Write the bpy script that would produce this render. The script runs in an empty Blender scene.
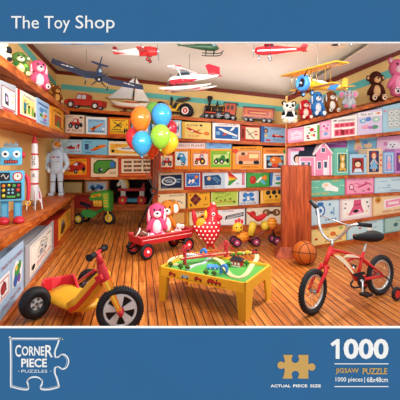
import bpy, bmesh, math, random
from mathutils import Vector, Matrix
V = Vector
PI = math.pi
EYE = 1.5            # camera height; the camera looks along +Y
COL = bpy.context.scene.collection

def lin(h, a=1.0):
    if isinstance(h, (tuple, list)): return tuple(h)
    h = h.lstrip('#'); r = []
    for i in (0, 2, 4):
        c = int(h[i:i+2], 16) / 255
        r.append(c/12.92 if c <= .04045 else ((c+.055)/1.055)**2.4)
    return (r[0], r[1], r[2], a)

def U(px, py, Z):    # a sight line through the picture, followed to depth Z
    return V(((px-200)/400*Z, Z, EYE + (150-py)/400*Z))
def FL(px, py, z=0.0):
    Z = (EYE - z)*400/(py-150)
    return U(px, py, Z)

class Wall:          # a vertical plane given by two ground points
    def __init__(s, a, b):
        s.a = V(a); s.b = V(b); d = (s.b-s.a).normalized(); s.d = d
        n = V((d.y, -d.x))
        if n.dot(-s.a) < 0: n = -n
        s.n = n      # towards the camera
    def at(s, px, py, off=0.0):
        A = s.a + s.n*off; u = (px-200)/400
        t = (u*A.y - A.x)/(s.d.x - u*s.d.y)
        g = A + s.d*t
        return V((g.x, g.y, EYE + (150-py)/400*g.y))
    def s(self, p): return (V((p[0], p[1])) - self.a).dot(self.d)
    def pt(self, s, off, z):
        g = self.a + self.d*s + self.n*off
        return V((g.x, g.y, z))
    def n3(s): return V((s.n.x, s.n.y, 0))
    def d3(s): return V((s.d.x, s.d.y, 0))

# ------------------------------------------------------------------ materials
def nodes(m):
    m.use_nodes = True; nt = m.node_tree; nt.nodes.clear()
    out = nt.nodes.new('ShaderNodeOutputMaterial'); b = nt.nodes.new('ShaderNodeBsdfPrincipled')
    nt.links.new(b.outputs[0], out.inputs[0]); return nt, b
def attr_mat(name, rough=.5, metal=0, noise=.06, nscale=40, coat=0, bump=0, spec=.4):
    m = bpy.data.materials.new(name); nt, b = nodes(m); L = nt.links.new
    a = nt.nodes.new('ShaderNodeAttribute'); a.attribute_name = 'col'
    t = nt.nodes.new('ShaderNodeTexCoord'); n = nt.nodes.new('ShaderNodeTexNoise')
    n.inputs['Scale'].default_value = nscale; L(t.outputs['Object'], n.inputs['Vector'])
    mr = nt.nodes.new('ShaderNodeMapRange'); mr.inputs[3].default_value = 1-noise; mr.inputs[4].default_value = 1+noise
    L(n.outputs[0], mr.inputs[0])
    mx = nt.nodes.new('ShaderNodeVectorMath'); mx.operation = 'SCALE'
    L(a.outputs['Color'], mx.inputs[0]); L(mr.outputs[0], mx.inputs['Scale'])
    L(mx.outputs[0], b.inputs['Base Color'])
    b.inputs['Roughness'].default_value = rough; b.inputs['Metallic'].default_value = metal
    b.inputs['Coat Weight'].default_value = coat; b.inputs['Specular IOR Level'].default_value = spec
    if bump:
        bp = nt.nodes.new('ShaderNodeBump'); bp.inputs['Strength'].default_value = bump; bp.inputs['Distance'].default_value = .01
        L(n.outputs[0], bp.inputs['Height']); L(bp.outputs[0], b.inputs['Normal'])
    return m
CARD = attr_mat('printed_card', .6, 0, .05, 9, spec=.25)
PAINT = attr_mat('toy_paint', .42, 0, .04, 12, coat=.08, spec=.3)
PLUSH = attr_mat('plush_fur', .95, 0, .16, 55, bump=.5, spec=.1)
STEEL = attr_mat('bright_metal', .28, .75, .05, 20)
RUBBER = attr_mat('rubber', .55, 0, .1, 60, bump=.3, spec=.3)
LATEX = attr_mat('balloon_latex', .16, 0, .03, 5, coat=.5)

def wood_mat(name, c1, c2, c3, axis='X', scale=9.0, rough=.5):
    m = bpy.data.materials.new(name); nt, b = nodes(m); L = nt.links.new
    t = nt.nodes.new('ShaderNodeTexCoord'); mp = nt.nodes.new('ShaderNodeMapping')
    s = {'X': (1.2, 9, 9), 'Y': (9, 1.2, 9), 'Z': (9, 9, 1.2)}[axis]
    mp.inputs['Scale'].default_value = s; L(t.outputs['Object'], mp.inputs['Vector'])
    n = nt.nodes.new('ShaderNodeTexNoise'); n.inputs['Scale'].default_value = scale/4; n.inputs['Detail'].default_value = 6
    n.inputs['Distortion'].default_value = .6
    L(mp.outputs[0], n.inputs['Vector'])
    r = nt.nodes.new('ShaderNodeValToRGB'); L(n.outputs[0], r.inputs[0])
    e = r.color_ramp.elements; e[0].position = .32; e[0].color = lin(c1); e[1].position = .68; e[1].color = lin(c3)
    x = r.color_ramp.elements.new(.5); x.color = lin(c2)
    L(r.outputs[0], b.inputs['Base Color']); b.inputs['Roughness'].default_value = rough
    b.inputs['Specular IOR Level'].default_value = .3
    return m
WOODS = wood_mat('shelf_wood', '#8E3A12', '#B9561F', '#D4752F', 'X')
WOODL = wood_mat('counter_wood', '#8E3A12', '#BE5E22', '#D67E35', 'Y')
WOODC = wood_mat('pillar_wood', '#7C2D0E', '#9C4018', '#B95424', 'Z')
SHADEW = wood_mat('shade_back_wood', '#140806', '#1F0E0A', '#2C150E', 'X', rough=.8)  # near-black wood: shade behind the boxes and in the recess, put into the colour

def flat_mat(name, c, rough=.8, noise=.05, ns=2.0, c2=None):
    m = bpy.data.materials.new(name); nt, b = nodes(m); L = nt.links.new
    t = nt.nodes.new('ShaderNodeTexCoord'); n = nt.nodes.new('ShaderNodeTexNoise'); n.inputs['Scale'].default_value = ns
    n.inputs['Detail'].default_value = 4
    L(t.outputs['Object'], n.inputs['Vector'])
    r = nt.nodes.new('ShaderNodeValToRGB'); L(n.outputs[0], r.inputs[0])
    a = lin(c); k = lin(c2) if c2 else tuple(min(1, x*(1-2*noise)) for x in a[:3])+(1,)
    r.color_ramp.elements[0].position = .3; r.color_ramp.elements[0].color = k
    r.color_ramp.elements[1].position = .7; r.color_ramp.elements[1].color = a
    L(r.outputs[0], b.inputs['Base Color']); b.inputs['Roughness'].default_value = rough
    b.inputs['Specular IOR Level'].default_value = .2
    return m
WALLM = flat_mat('yellow_wall_paint', '#F3CE86', .85, .03)
CEILM = flat_mat('cream_ceiling_plaster', '#E4DCD0', .9, .03, 1.2)
BLUEM = flat_mat('blue_printed_card', '#2A6699', .7, .02, 3)
STRIPEM = flat_mat('turquoise_paint', '#6CC7BE', .8, .03)
MOULDM = flat_mat('dark_red_moulding', '#7A2E1C', .5, .08, 6)

def floor_mat():
    m = bpy.data.materials.new('floor_planks'); nt, b = nodes(m); L = nt.links.new
    t = nt.nodes.new('ShaderNodeTexCoord'); mp = nt.nodes.new('ShaderNodeMapping')
    mp.inputs['Rotation'].default_value = (0, 0, math.radians(-98.7))
    L(t.outputs['Object'], mp.inputs['Vector'])
    br = nt.nodes.new('ShaderNodeTexBrick'); L(mp.outputs[0], br.inputs['Vector'])
    br.inputs['Scale'].default_value = 1.0; br.inputs['Brick Width'].default_value = 2.3; br.inputs['Row Height'].default_value = .082
    br.inputs['Mortar Size'].default_value = .006; br.inputs['Mortar Smooth'].default_value = .3; br.inputs['Bias'].default_value = 0
    br.inputs['Color1'].default_value = lin('#DB8C42'); br.inputs['Color2'].default_value = lin('#C06E2C')
    br.inputs['Mortar'].default_value = lin('#3A1406'); br.offset = .37
    mp2 = nt.nodes.new('ShaderNodeMapping'); mp2.inputs['Scale'].default_value = (1.5, 22, 1); L(mp.outputs[0], mp2.inputs['Vector'])
    n = nt.nodes.new('ShaderNodeTexNoise'); n.inputs['Scale'].default_value = 1.6; n.inputs['Detail'].default_value = 5
    L(mp2.outputs[0], n.inputs['Vector'])
    r = nt.nodes.new('ShaderNodeValToRGB'); L(n.outputs[0], r.inputs[0])
    r.color_ramp.elements[0].position = .36; r.color_ramp.elements[0].color = (.62, .5, .42, 1)
    r.color_ramp.elements[1].position = .66; r.color_ramp.elements[1].color = (1.12, 1.1, 1.02, 1)
    mx = nt.nodes.new('ShaderNodeMix'); mx.data_type = 'RGBA'; mx.blend_type = 'MULTIPLY'; mx.inputs[0].default_value = 1
    L(br.outputs[0], mx.inputs[6]); L(r.outputs[0], mx.inputs[7])
    L(mx.outputs[2], b.inputs['Base Color']); b.inputs['Roughness'].default_value = .42; b.inputs['Specular IOR Level'].default_value = .3
    return m
FLOORM = floor_mat()

# ------------------------------------------------------------------ mesh builder
_txt = {}
def text_tris(s, bold=0.0):
    k = (s, bold)
    if k not in _txt:
        c = bpy.data.curves.new('t', 'FONT'); c.body = s; c.size = 1; c.resolution_u = 3; c.offset = bold
        o = bpy.data.objects.new('t', c); COL.objects.link(o)
        bpy.context.view_layer.update()
        me = o.evaluated_get(bpy.context.evaluated_depsgraph_get()).to_mesh()
        vs = [(v.co.x, v.co.y) for v in me.vertices]; fs = [tuple(p.vertices) for p in me.polygons]
        x0 = min(v[0] for v in vs); x1 = max(v[0] for v in vs); y0 = min(v[1] for v in vs); y1 = max(v[1] for v in vs)
        vs = [((x-x0)/(x1-x0), (y-y0)/(y1-y0)) for x, y in vs]
        # outline edges for extrusion
        cnt = {}
        for f in fs:
            for i in range(len(f)):
                e = (f[i], f[(i+1) % len(f)]); r = (e[1], e[0])
                if r in cnt: cnt[r] = None
                else: cnt[e] = 1
        ed = [e for e, q in cnt.items() if q]
        bpy.data.objects.remove(o); bpy.data.curves.remove(c)
        _txt[k] = (vs, fs, ed)
    return _txt[k]

def R(axis, deg): return Matrix.Rotation(math.radians(deg), 4, axis)
def TR(x, y=0, z=0):
    return Matrix.Translation(V(x) if not isinstance(x, (int, float)) else V((x, y, z)))
def aim(a, b):   # matrix with z from a to b, at a
    d = (b-a); q = d.to_track_quat('Z', 'Y') if d.length > 1e-9 else Matrix.Identity(3).to_quaternion()
    return TR(a) @ q.to_matrix().to_4x4()

class MB:
    def __init__(s, T=None): s.v = []; s.f = []; s.c = []; s.sm = []; s.T = T.copy() if T else Matrix(); s.col = lin('#888888')
    def C(s, c): s.col = lin(c); return s
    def add(s, vs, fs, smooth=False, M=None, col=None):
        T = s.T @ M if M is not None else s.T
        b = len(s.v); s.v += [T @ V(p) for p in vs]
        c = lin(col) if col else s.col
        for f in fs: s.f.append([i+b for i in f]); s.c.append(c); s.sm.append(smooth)
        return s
    def hexa(s, p, col=None, M=None):  # p: bottom 4 ccw, top 4 ccw
        return s.add(p, [(3,2,1,0),(4,5,6,7),(0,1,5,4),(1,2,6,5),(2,3,7,6),(3,0,4,7)], M=M, col=col)
    def box(s, c, d, M=None, col=None):
        x, y, z = c; a, b, e = d[0]/2, d[1]/2, d[2]/2
        return s.hexa([(x-a,y-b,z-e),(x+a,y-b,z-e),(x+a,y+b,z-e),(x-a,y+b,z-e),(x-a,y-b,z+e),(x+a,y-b,z+e),(x+a,y+b,z+e),(x-a,y+b,z+e)], col, M)
    def rbox(s, c, d, r, M=None, col=None, seg=3):   # box rounded about its y axis (outline in x,z), with chamfered faces
        x, y, z = c; a, b, e = d[0]/2, d[1]/2, d[2]/2; r = min(r, a*.98, e*.98); k = min(r*.35, b*.6)
        def ring(ins, yy):
            o = []
            for cx, cz, a0 in ((a-r, e-r, 0), (-a+r, e-r, 90), (-a+r, -e+r, 180), (a-r, -e+r, 270)):
                for i in range(seg+1):
                    t = math.radians(a0+90*i/seg); o.append((x+cx+(r-ins)*math.cos(t), yy, z+cz+(r-ins)*math.sin(t)))
            return o
        rs = [ring(k, y-b), ring(0, y-b+k), ring(0, y+b-k), ring(k, y+b)]; n = len(rs[0]); fs = [tuple(range(n))[::1], tuple(range(3*n, 4*n))[::-1]]
        for q in range(3):
            for i in range(n): fs.append((q*n+i, (q+1)*n+i, (q+1)*n+(i+1) % n, q*n+(i+1) % n))
        return s.add([p for q in rs for p in q], fs, M=M, col=col)
    def prism(s, pts, d, M=None, col=None, smooth=False):   # pts 3-D outline, d extrusion vector
        n = len(pts); d = V(d); ps = [V(p) for p in pts]
        return s.add(ps+[p+d for p in ps], [tuple(range(n)), tuple(range(n, 2*n))[::-1]]+[(i, i+n, (i+1) % n+n, (i+1) % n) for i in range(n)], smooth, M, col)
    def px(s, pts, y0, y1, M=None, col=None):               # outline in x,z extruded along y
        return s.prism([(p[0], y0, p[1]) for p in pts], (0, y1-y0, 0), M, col)
    def face(s, pts, col=None, M=None): return s.add(pts, [tuple(range(len(pts)))], M=M, col=col)
    def sph(s, c, r, M=None, col=None, n=12, m=8):
        if isinstance(r, (int, float)): r = (r, r, r)
        L = Matrix.Translation(V(c)) @ (M or Matrix()) @ Matrix.Diagonal((r[0], r[1], r[2], 1))
        vs = [(0,0,1)]+[(math.sin(PI*j/m)*math.cos(2*PI*i/n), math.sin(PI*j/m)*math.sin(2*PI*i/n), math.cos(PI*j/m)) for j in range(1, m) for i in range(n)]+[(0,0,-1)]
        fs = [(0, 1+i, 1+(i+1) % n) for i in range(n)]
        for j in range(m-2):
            for i in range(n): a = 1+j*n; fs.append((a+i, a+n+i, a+n+(i+1) % n, a+(i+1) % n))
        a = 1+(m-2)*n; fs += [(a+i, len(vs)-1, a+(i+1) % n) for i in range(n)]
        return s.add(vs, fs, True, L, col)
    def lathe(s, prof, M=None, n=20, col=None, smooth=True):  # prof [(r,z)] around z
        vs = [(r*math.cos(2*PI*i/n), r*math.sin(2*PI*i/n), z) for r, z in prof for i in range(n)]
        fs = [(j*n+i, j*n+(i+1) % n, (j+1)*n+(i+1) % n, (j+1)*n+i) for j in range(len(prof)-1) for i in range(n)]
        if prof[0][0] > 1e-6: fs.append(tuple(range(n))[::-1])
        if prof[-1][0] > 1e-6: fs.append(tuple(range((len(prof)-1)*n, len(prof)*n)))
        return s.add(vs, fs, smooth, M, col)
    def cyl(s, a, b, r, r2=None, col=None, n=14):
        a = V(a); b = V(b); r2 = r if r2 is None else r2
        L = (b-a).length
        M = aim(a, b); vs = [(q*math.cos(2*PI*i/n), q*math.sin(2*PI*i/n), z) for q, z in ((r, 0), (r2, L)) for i in range(n)]
        b0 = len(s.v); T = s.T @ M; s.v += [T @ V(p) for p in vs]; c = lin(col) if col else s.col
        for i in range(n): s.f.append([b0+i, b0+(i+1) % n, b0+n+(i+1) % n, b0+n+i]); s.c.append(c); s.sm.append(True)
        s.f.append([b0+i for i in range(n)][::-1]); s.c.append(c); s.sm.append(False)
        s.f.append([b0+n+i for i in range(n)]); s.c.append(c); s.sm.append(False)
        return s
    def tube(s, pts, r, col=None, n=8, sub=4, flat=None):       # smooth tube through points; r number or list
        P = [V(p) for p in pts]; rr = r if isinstance(r, (list, tuple)) else [r]*len(P)
        Q = []; W = []
        if len(P) > 2 and sub > 1:
            for i in range(len(P)-1):
                p0 = P[max(i-1, 0)]; p1 = P[i]; p2 = P[i+1]; p3 = P[min(i+2, len(P)-1)]
                for k in range(sub):
                    t = k/sub; Q.append(.5*((2*p1)+(p2-p0)*t+(2*p0-5*p1+4*p2-p3)*t*t+(3*p1-p0-3*p2+p3)*t**3)); W.append(rr[i]*(1-t)+rr[i+1]*t)
            Q.append(P[-1]); W.append(rr[-1])
        else: Q = P; W = rr
        vs = []; up = None
        for i, p in enumerate(Q):
            d = (Q[min(i+1, len(Q)-1)]-Q[max(i-1, 0)]).normalized()
            if up is None: up = d.orthogonal().normalized()
            up = (up-d*up.dot(d)).normalized(); w = d.cross(up)
            for k in range(n):
                a = 2*PI*k/n; vs.append(p+(up*math.cos(a)+w*math.sin(a))*W[i])
        m = len(Q); fs = [(j*n+i, j*n+(i+1) % n, (j+1)*n+(i+1) % n, (j+1)*n+i) for j in range(m-1) for i in range(n)]
        fs += [tuple(range(n))[::-1], tuple(range((m-1)*n, m*n))]
        return s.add(vs, fs, True, None, col)
    def tor(s, c, axis, Rr, r, col=None, n=28, m=10, rz=None):
        M = aim(V(c), V(c)+V(axis)); rz = rz or r
        vs = [((Rr+r*math.cos(2*PI*j/m))*math.cos(2*PI*i/n), (Rr+r*math.cos(2*PI*j/m))*math.sin(2*PI*i/n), rz*math.sin(2*PI*j/m)) for i in range(n) for j in range(m)]
        fs = [(i*m+j, ((i+1) % n)*m+j, ((i+1) % n)*m+(j+1) % m, i*m+(j+1) % m) for i in range(n) for j in range(m)]
        return s.add(vs, fs, True, M, col)
    def loft(s, rings, col=None, smooth=True, M=None):
        n = len(rings[0]); fs = [(j*n+i, j*n+(i+1) % n, (j+1)*n+(i+1) % n, (j+1)*n+i) for j in range(len(rings)-1) for i in range(n)]
        fs += [tuple(range(n))[::-1], tuple(range((len(rings)-1)*n, len(rings)*n))]
        return s.add([p for q in rings for p in q], fs, smooth, M, col)
    def text(s, txt, o, ex, ey, col=None, ext=None, bold=0.0):  # o origin, ex full width vector, ey full height vector, ext extrusion vector
        vs, fs, ed = text_tris(txt, bold); o = V(o); ex = V(ex); ey = V(ey)
        P = [o+ex*x+ey*y for x, y in vs]
        if ext is None: return s.add(P, fs, col=col)
        n = len(P); e = V(ext)
        return s.add(P+[p+e for p in P], [tuple(i+n for i in f) for f in fs]+[(a, b, b+n, a+n) for a, b in ed], col=col)
    def build(s, name, parent=None, mat=CARD, loc=None, fix=True):
        me = bpy.data.meshes.new(name); o = bpy.data.objects.new(name, me)
        if parent is not None: base = root_loc(parent)
        elif loc is not None: base = V(loc)
        else:
            xs = [p.x for p in s.v]; ys = [p.y for p in s.v]; base = V(((min(xs)+max(xs))/2, (min(ys)+max(ys))/2, min(p.z for p in s.v)))
        me.from_pydata([tuple(p-base) for p in s.v], [], s.f)
        a = me.color_attributes.new('col', 'FLOAT_COLOR', 'CORNER'); d = []
        for p, c in zip(me.polygons, s.c): d += list(c)*p.loop_total
        a.data.foreach_set('color', d)
        me.polygons.foreach_set('use_smooth', s.sm)
        me.materials.append(mat)
        if fix:
            bm = bmesh.new(); bm.from_mesh(me); bmesh.ops.recalc_face_normals(bm, faces=bm.faces); bm.to_mesh(me); bm.free()
        me.update()
        COL.objects.link(o)
        if parent is not None: o.parent = parent
        else: o.location = base
        return o
_loc = {}
def root_loc(p):
    if p.name in _loc: return _loc[p.name]
    b = V(p.location)
    if p.parent: b = b+root_loc(p.parent)
    return b
def tag(o, label, cat, group=None, kind=None):
    if label: o['label'] = label
    if cat: o['category'] = cat
    if group: o['group'] = group
    if kind: o['kind'] = kind
    return o
def thing(name, label, cat, loc, group=None):
    o = bpy.data.objects.new(name, None); COL.objects.link(o); o.location = loc; o.empty_display_size = .05
    return tag(o, label, cat, group)
def struct(o): o['kind'] = 'structure'; return o

# ------------------------------------------------------------------ the three shelf fronts
WL = Wall((-1.66, 3.41), (-2.45, 7.79))
WB = Wall((-2.469, 7.9), (1.509, 7.1))
pR0 = U(286, 200, 5.9); pR1 = U(400, 200, 6.8)
WR = Wall((pR0.x, pR0.y), (pR1.x, pR1.y))
if WL.s(U(75, 0, 7.9)) < 0: pass
DL, DB, DR = .46, .40, .40
class Shelf:
    def __init__(s, W, x0, y0, x1, y1):
        s.W = W; p = W.at(x0, y0); q = W.at(x1, y1); s.s0 = W.s(p); s.s1 = W.s(q); s.z0 = p.z; s.z1 = q.z
    def z(s, t): return s.z0+(s.z1-s.z0)*(t-s.s0)/(s.s1-s.s0)
    def zp(s, px, off=0): return s.z(s.W.s(s.W.at(px, 150, off)))
    def pos(s, px, off): # standing point on the board at that sight line
        p = s.W.at(px, 150, off); p.z = s.z(s.W.s(p)); return p
def slab(W, sA, sB, zA, zB, o0, o1, th, mb=None):   # board along wall W from s=sA..sB, top z zA..zB, between offsets o0 (front) and o1 (back)
    mb = mb or MB()
    P = [W.pt(sA, o0, zA), W.pt(sB, o0, zB), W.pt(sB, o1, zB), W.pt(sA, o1, zA)]
    dn = V((0, 0, -th))
    return mb.hexa([p+dn for p in P]+P)
# ------------------------------------------------------------------ room shell
def wallpoly(name, pts, mat, th=.06, n=None):
    m = MB(); m.prism(pts, n*(-th) if n is not None else (0, 0, th)); return struct(m.build(name, mat=mat))
def px_s(W, px, off=0): return W.s(W.at(px, 150, off))
# floor
m = MB(); m.hexa([V((-5, 2.33, -.08)), V((5.5, 2.33, -.08)), V((5.5, 11.2, -.08)), V((-5, 11.2, -.08)), V((-5, 2.33, 0)), V((5.5, 2.33, 0)), V((5.5, 11.2, 0)), V((-5, 11.2, 0))])
struct(m.build('floor', mat=FLOORM, loc=(0, 0, 0)))
# corners of the walls (ground), behind the shelf fronts
def isect(W1, o1, W2, o2):
    a = W1.a+W1.n*o1; b = W2.a+W2.n*o2; d = W1.d; e = W2.d
    t = ((b.x-a.x)*e.y-(b.y-a.y)*e.x)/(d.x*e.y-d.y*e.x); return a+d*t
cLB = isect(WL, -DL, WB, -DB)
cBR = WB.at(287.75, 150, -DB); cRB = WR.at(287.7, 150, -DR)
WLn, WBn, WRn = WL.n3(), WB.n3(), WR.n3()
def zray(p, py): return EYE+(150-py)/400*p.y
l0 = WL.a+WL.n*(-DL)-WL.d*.95
zc = zray(V((0, cLB.y)), 70.5)
m0 = V((l0.x, l0.y, 3.10)); m1 = V((cLB.x, cLB.y, zc)); m2 = V((cBR.x, cBR.y, zray(cBR, 96))); m2b = V((cRB.x, cRB.y, zray(cRB, 96)))
pr = WR.at(400, 50, -DR); sA = WR.s(cRB); sB = WR.s(pr)
def rz(s): return m2b.z+(pr.z-m2b.z)*(s-sA)/(sB-sA)
sE = sB+.55; m3 = WR.pt(sE, -DR, rz(sE))
def g(p, z=0): return V((p.x, p.y, z))
wallpoly('wall_left', [g(m0), g(m1), m1, m0], WALLM, n=WLn)
# back wall stands above the recess on its left end
zrec = .93; s155 = px_s(WB, 157, -DB); pR = WB.pt(s155, -DB, 0)
wallpoly('wall_back', [g(m1, zrec), g(pR, zrec), g(pR), g(m2), m2, m1], WALLM, n=WBn)
wallpoly('wall_right', [g(m2b), g(m3), m3, m2b], WALLM, n=WRn)
q = MB(); q.add([g(cBR), g(cRB), m2b, m2], [(0, 1, 2, 3)]); struct(q.build('wall_corner', mat=WALLM, fix=False))
# recess below the back shelves
RZ = 10.35
rL = V((-3.75, RZ, 0)); rR = V((WB.at(160, 150, -DB).x-.16, RZ, 0))
q = MB(); q.hexa([V((-3.9, RZ, 0)), V((rR.x+.05, RZ, 0)), V((rR.x+.05, RZ+.05, 0)), V((-3.9, RZ+.05, 0)), V((-3.9, RZ, 1)), V((rR.x+.05, RZ, 1)), V((rR.x+.05, RZ+.05, 1)), V((-3.9, RZ+.05, 1))])
struct(q.build('wall_recess_back', mat=SHADEW))
q = MB(); q.prism([g(m1)+V((-.05, 0, 0)), V((-3.9, RZ, 0)), V((-3.9, RZ, 1)), g(m1, 1)+V((-.05, 0, 0))], (-.05, 0, 0)); struct(q.build('wall_recess_left', mat=SHADEW))
q = MB(); q.prism([g(pR)+V((0, .07, 0)), V((rR.x, RZ, 0)), V((rR.x, RZ, 1)), g(pR, 1)+V((0, .07, 0))], (.05, 0, 0)); struct(q.build('wall_recess_right', mat=SHADEW))
q = MB(); q.prism([g(m1, .95)+V((0, .06, 0)), g(pR, .95)+V((0, .06, 0)), V((rR.x, RZ, .95)), V((-3.9, RZ, .95))], (0, 0, .05)); struct(q.build('ceiling_recess', mat=SHADEW))
# ceiling: folded plaster from the moulding, left open towards the front to let light in
f0 = V((-2.15, 3.7, 3.12)); f1 = V((0, 3.7, 3.0)); f2 = V((2.6, 3.7, 3.15)); f3 = V((m3.x, 3.7, 3.4))
c = MB(); vs = [f0, f1, f2, f3, m0, m1, m2, m2b, m3]; up = V((0, 0, .06))
c.add(vs, [(0, 1, 4), (1, 5, 4), (1, 6, 5), (1, 2, 6), (2, 7, 6), (2, 8, 7), (2, 3, 8)])
c.add([v+up for v in vs], [(0, 1, 4), (1, 5, 4), (1, 6, 5), (1, 2, 6), (2, 7, 6), (2, 8, 7), (2, 3, 8)])
struct(c.build('ceiling', mat=CEILM, fix=False))
def strip(name, a, b, n, h, th, mat, k):
    m = MB(); o = n*th; m.hexa([a-V((0, 0, h)), b-V((0, 0, h)), b-V((0, 0, h))+o, a-V((0, 0, h))+o, a, b, b+o, a+o]); return struct(m.build(name, mat=mat))
strip('trim_1', m0, m1, WLn, .07, .03, MOULDM, 0); strip('trim_2', m1, m2, WBn, .07, .03, MOULDM, 0); strip('trim_3', m2b, m3, WRn, .08, .03, MOULDM, 0)
# turquoise painted band half way between moulding and top shelf
def band(name, W, off, x0, y0, x1, y1, h0, h1):
    a = W.at(x0, y0, off+.004); b = W.at(x1, y1, off+.004); a2 = W.at(x0, y0+h0, off+.004); b2 = W.at(x1, y1+h1, off+.004)
    m = MB(); m.prism([a, b, b2, a2], W.n3()*(-.003)); struct(m.build(name, mat=STRIPEM))
band('trim_4', WL, -DL, 12, 28, 58.5, 85, 9, 5); band('trim_5', WB, -DB, 61, 84, 287, 107, 5, 5); band('trim_6', WR, -DR, 287.5, 108, 412, 61, 5, 9)

# ------------------------------------------------------------------ shelving
L1 = Shelf(WL, 0, 54, 68, 109); L2 = Shelf(WL, 0, 108.5, 62, 132)
LC = Shelf(WL, 0, 239, 75, 193.5)
B1 = Shelf(WB, 75, 108, 285, 124.5); B2 = Shelf(WB, 75, 133.5, 285, 143)
B3l = Shelf(WB, 65, 154, 155, 156.5); B4l = Shelf(WB, 62, 177.5, 155, 176.5)
B3 = Shelf(WB, 157, 169.5, 285, 169.5); B4 = Shelf(WB, 157, 191, 285, 186.5); B5 = Shelf(WB, 157, 211, 285, 202.5); B6 = Shelf(WB, 157, 226.5, 285, 224.5)
R1 = Shelf(WR, 288, 124.5, 400, 97); R2 = Shelf(WR, 286, 143.5, 400, 131); R3 = Shelf(WR, 300, 177, 400, 173.5)
R4 = Shelf(WR, 300, 198.3, 400, 192); R5 = Shelf(WR, 311, 226.5, 400, 213); R6 = Shelf(WR, 313, 247, 400, 231.5)
def cutslab(W, S, a0, b0, a1, b1, o0, o1, th):
    P = [W.pt(a0, o0, S.z(a0)), W.pt(b0, o0, S.z(b0)), W.pt(b1, o1, S.z(b1)), W.pt(a1, o1, S.z(a1))]
    dn = V((0, 0, -th)); return MB().hexa([p+dn for p in P]+P)
def boards(root, W, off, lst, th, mat):
    for S, x0, x1 in lst:
        a = px_s(W, x0); b = px_s(W, x1); m = slab(W, a, b, S.z(a), S.z(b), 0, off+.005, th); m.build('shelf_board', root, mat)
# left wall shelf
WLe = px_s(WL, 69.5)
r = thing('wall_shelf', 'long orange wooden wall shelf of two boards along the left wall, above the robot', 'shelf', WL.pt(px_s(WL, 30), -DL+.05, 1.8))
for S, th in ((L1, .085), (L2, .06)):
    a = WL.s(V((-1.5, 2.6))); b = WLe
    slab(WL, a, b, S.z(a), S.z(b), 0, -DL+.005, th).build('shelf_board', r, WOODL)
# left counter
r = thing('display_counter', 'long orange wooden counter along the left wall with open space below', 'counter', WL.pt(px_s(WL, 30), -.2, 0))
a = WL.s(V((-1.5, 2.6))); b = px_s(WL, 75)
slab(WL, a, b, LC.z(a), LC.z(b), .02, -DL+.005, .05).build('countertop', r, WOODL)
slab(WL, a, b, LC.z(a)-.05, LC.z(b)-.05, -.03, -.07, .075).build('front_rail', r, WOODL)
slab(WL, a, b, .045, .045, .0, -DL+.02, .045).build('base_board', r, WOODL)
slab(WL, b-.1, b, LC.z(b-.1)-.125, LC.z(b)-.125, -.01, -.09, LC.z(b)-.17).build('end_post', r, WOODL)
slab(WL, b-.03, b-.0, LC.z(b)-.125, LC.z(b)-.125, -.09, -DL+.02, LC.z(b)-.17).build('end_panel', r, WOODL)
# back shelving: tall unit left of the post, tall unit right of it
bL, bP0, bP1, bR = px_s(WB, 58), px_s(WB, 152.5), px_s(WB, 157.5), px_s(WB, 287)
r = thing('shelving_unit', 'tall orange wooden shelving filling the back wall, packed with boxed toys', 'shelf', WB.pt((bL+bR)/2, -.2, 0))
bR2 = px_s(WB, 287, -DB)
def bb(S, a, b, th=.055): cutslab(WB, S, a, b, a, bR2 if b == bR else b, 0, -DB+.01, th).build('shelf_board', r, WOODS)
bb(B1, bL, bR+.0, .06); bb(B2, bL, bR)
bb(B3l, bL, bP0); bb(B4l, bL, bP0, .05)
for S in (B3, B4, B5): bb(S, bP1, bR)
bb(B6, bP1, bR, .05)
m = MB(); P = [WB.pt(s, o, 0) for s, o in ((bP1, -.02), (bR, -.02), (bR, -DB+.02), (bP1, -DB+.02))]
T = [WB.pt(bP1, -.02, B6.z(bP1)-.05), WB.pt(bR, -.02, B6.z(bR)-.05), WB.pt(bR, -DB+.02, B6.z(bR)-.05), WB.pt(bP1, -DB+.02, B6.z(bP1)-.05)]
m.hexa(P+T).build('plinth', r, WOODS)
def post(s0, s1, z0, z1, o0, o1, nm='upright', mat=WOODC, rr=None):
    P = [WB.pt(s, o, z) for z in (z0, z1) for s, o in ((s0, o0), (s1, o0), (s1, o1), (s0, o1))]
    return MB().hexa(P).build(nm, rr or r, mat)
post(bP0, bP1, 0, B2.z(bP0)-.055, .015, -DB+.01, mat=WOODC)
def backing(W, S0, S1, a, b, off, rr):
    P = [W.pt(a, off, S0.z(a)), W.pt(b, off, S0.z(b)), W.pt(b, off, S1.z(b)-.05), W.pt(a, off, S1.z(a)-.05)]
    MB().prism(P, W.n3()*.008).build('back_panel', rr, SHADEW)  # panel coloured as dark as the shade between the boards
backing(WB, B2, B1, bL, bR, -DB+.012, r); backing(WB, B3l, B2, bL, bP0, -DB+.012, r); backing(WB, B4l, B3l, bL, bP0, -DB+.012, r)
backing(WB, B3, B2, bP1, bR, -DB+.012, r); backing(WB, B4, B3, bP1, bR, -DB+.012, r); backing(WB, B5, B4, bP1, bR, -DB+.012, r); backing(WB, B6, B5, bP1, bR, -DB+.012, r)
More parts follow.
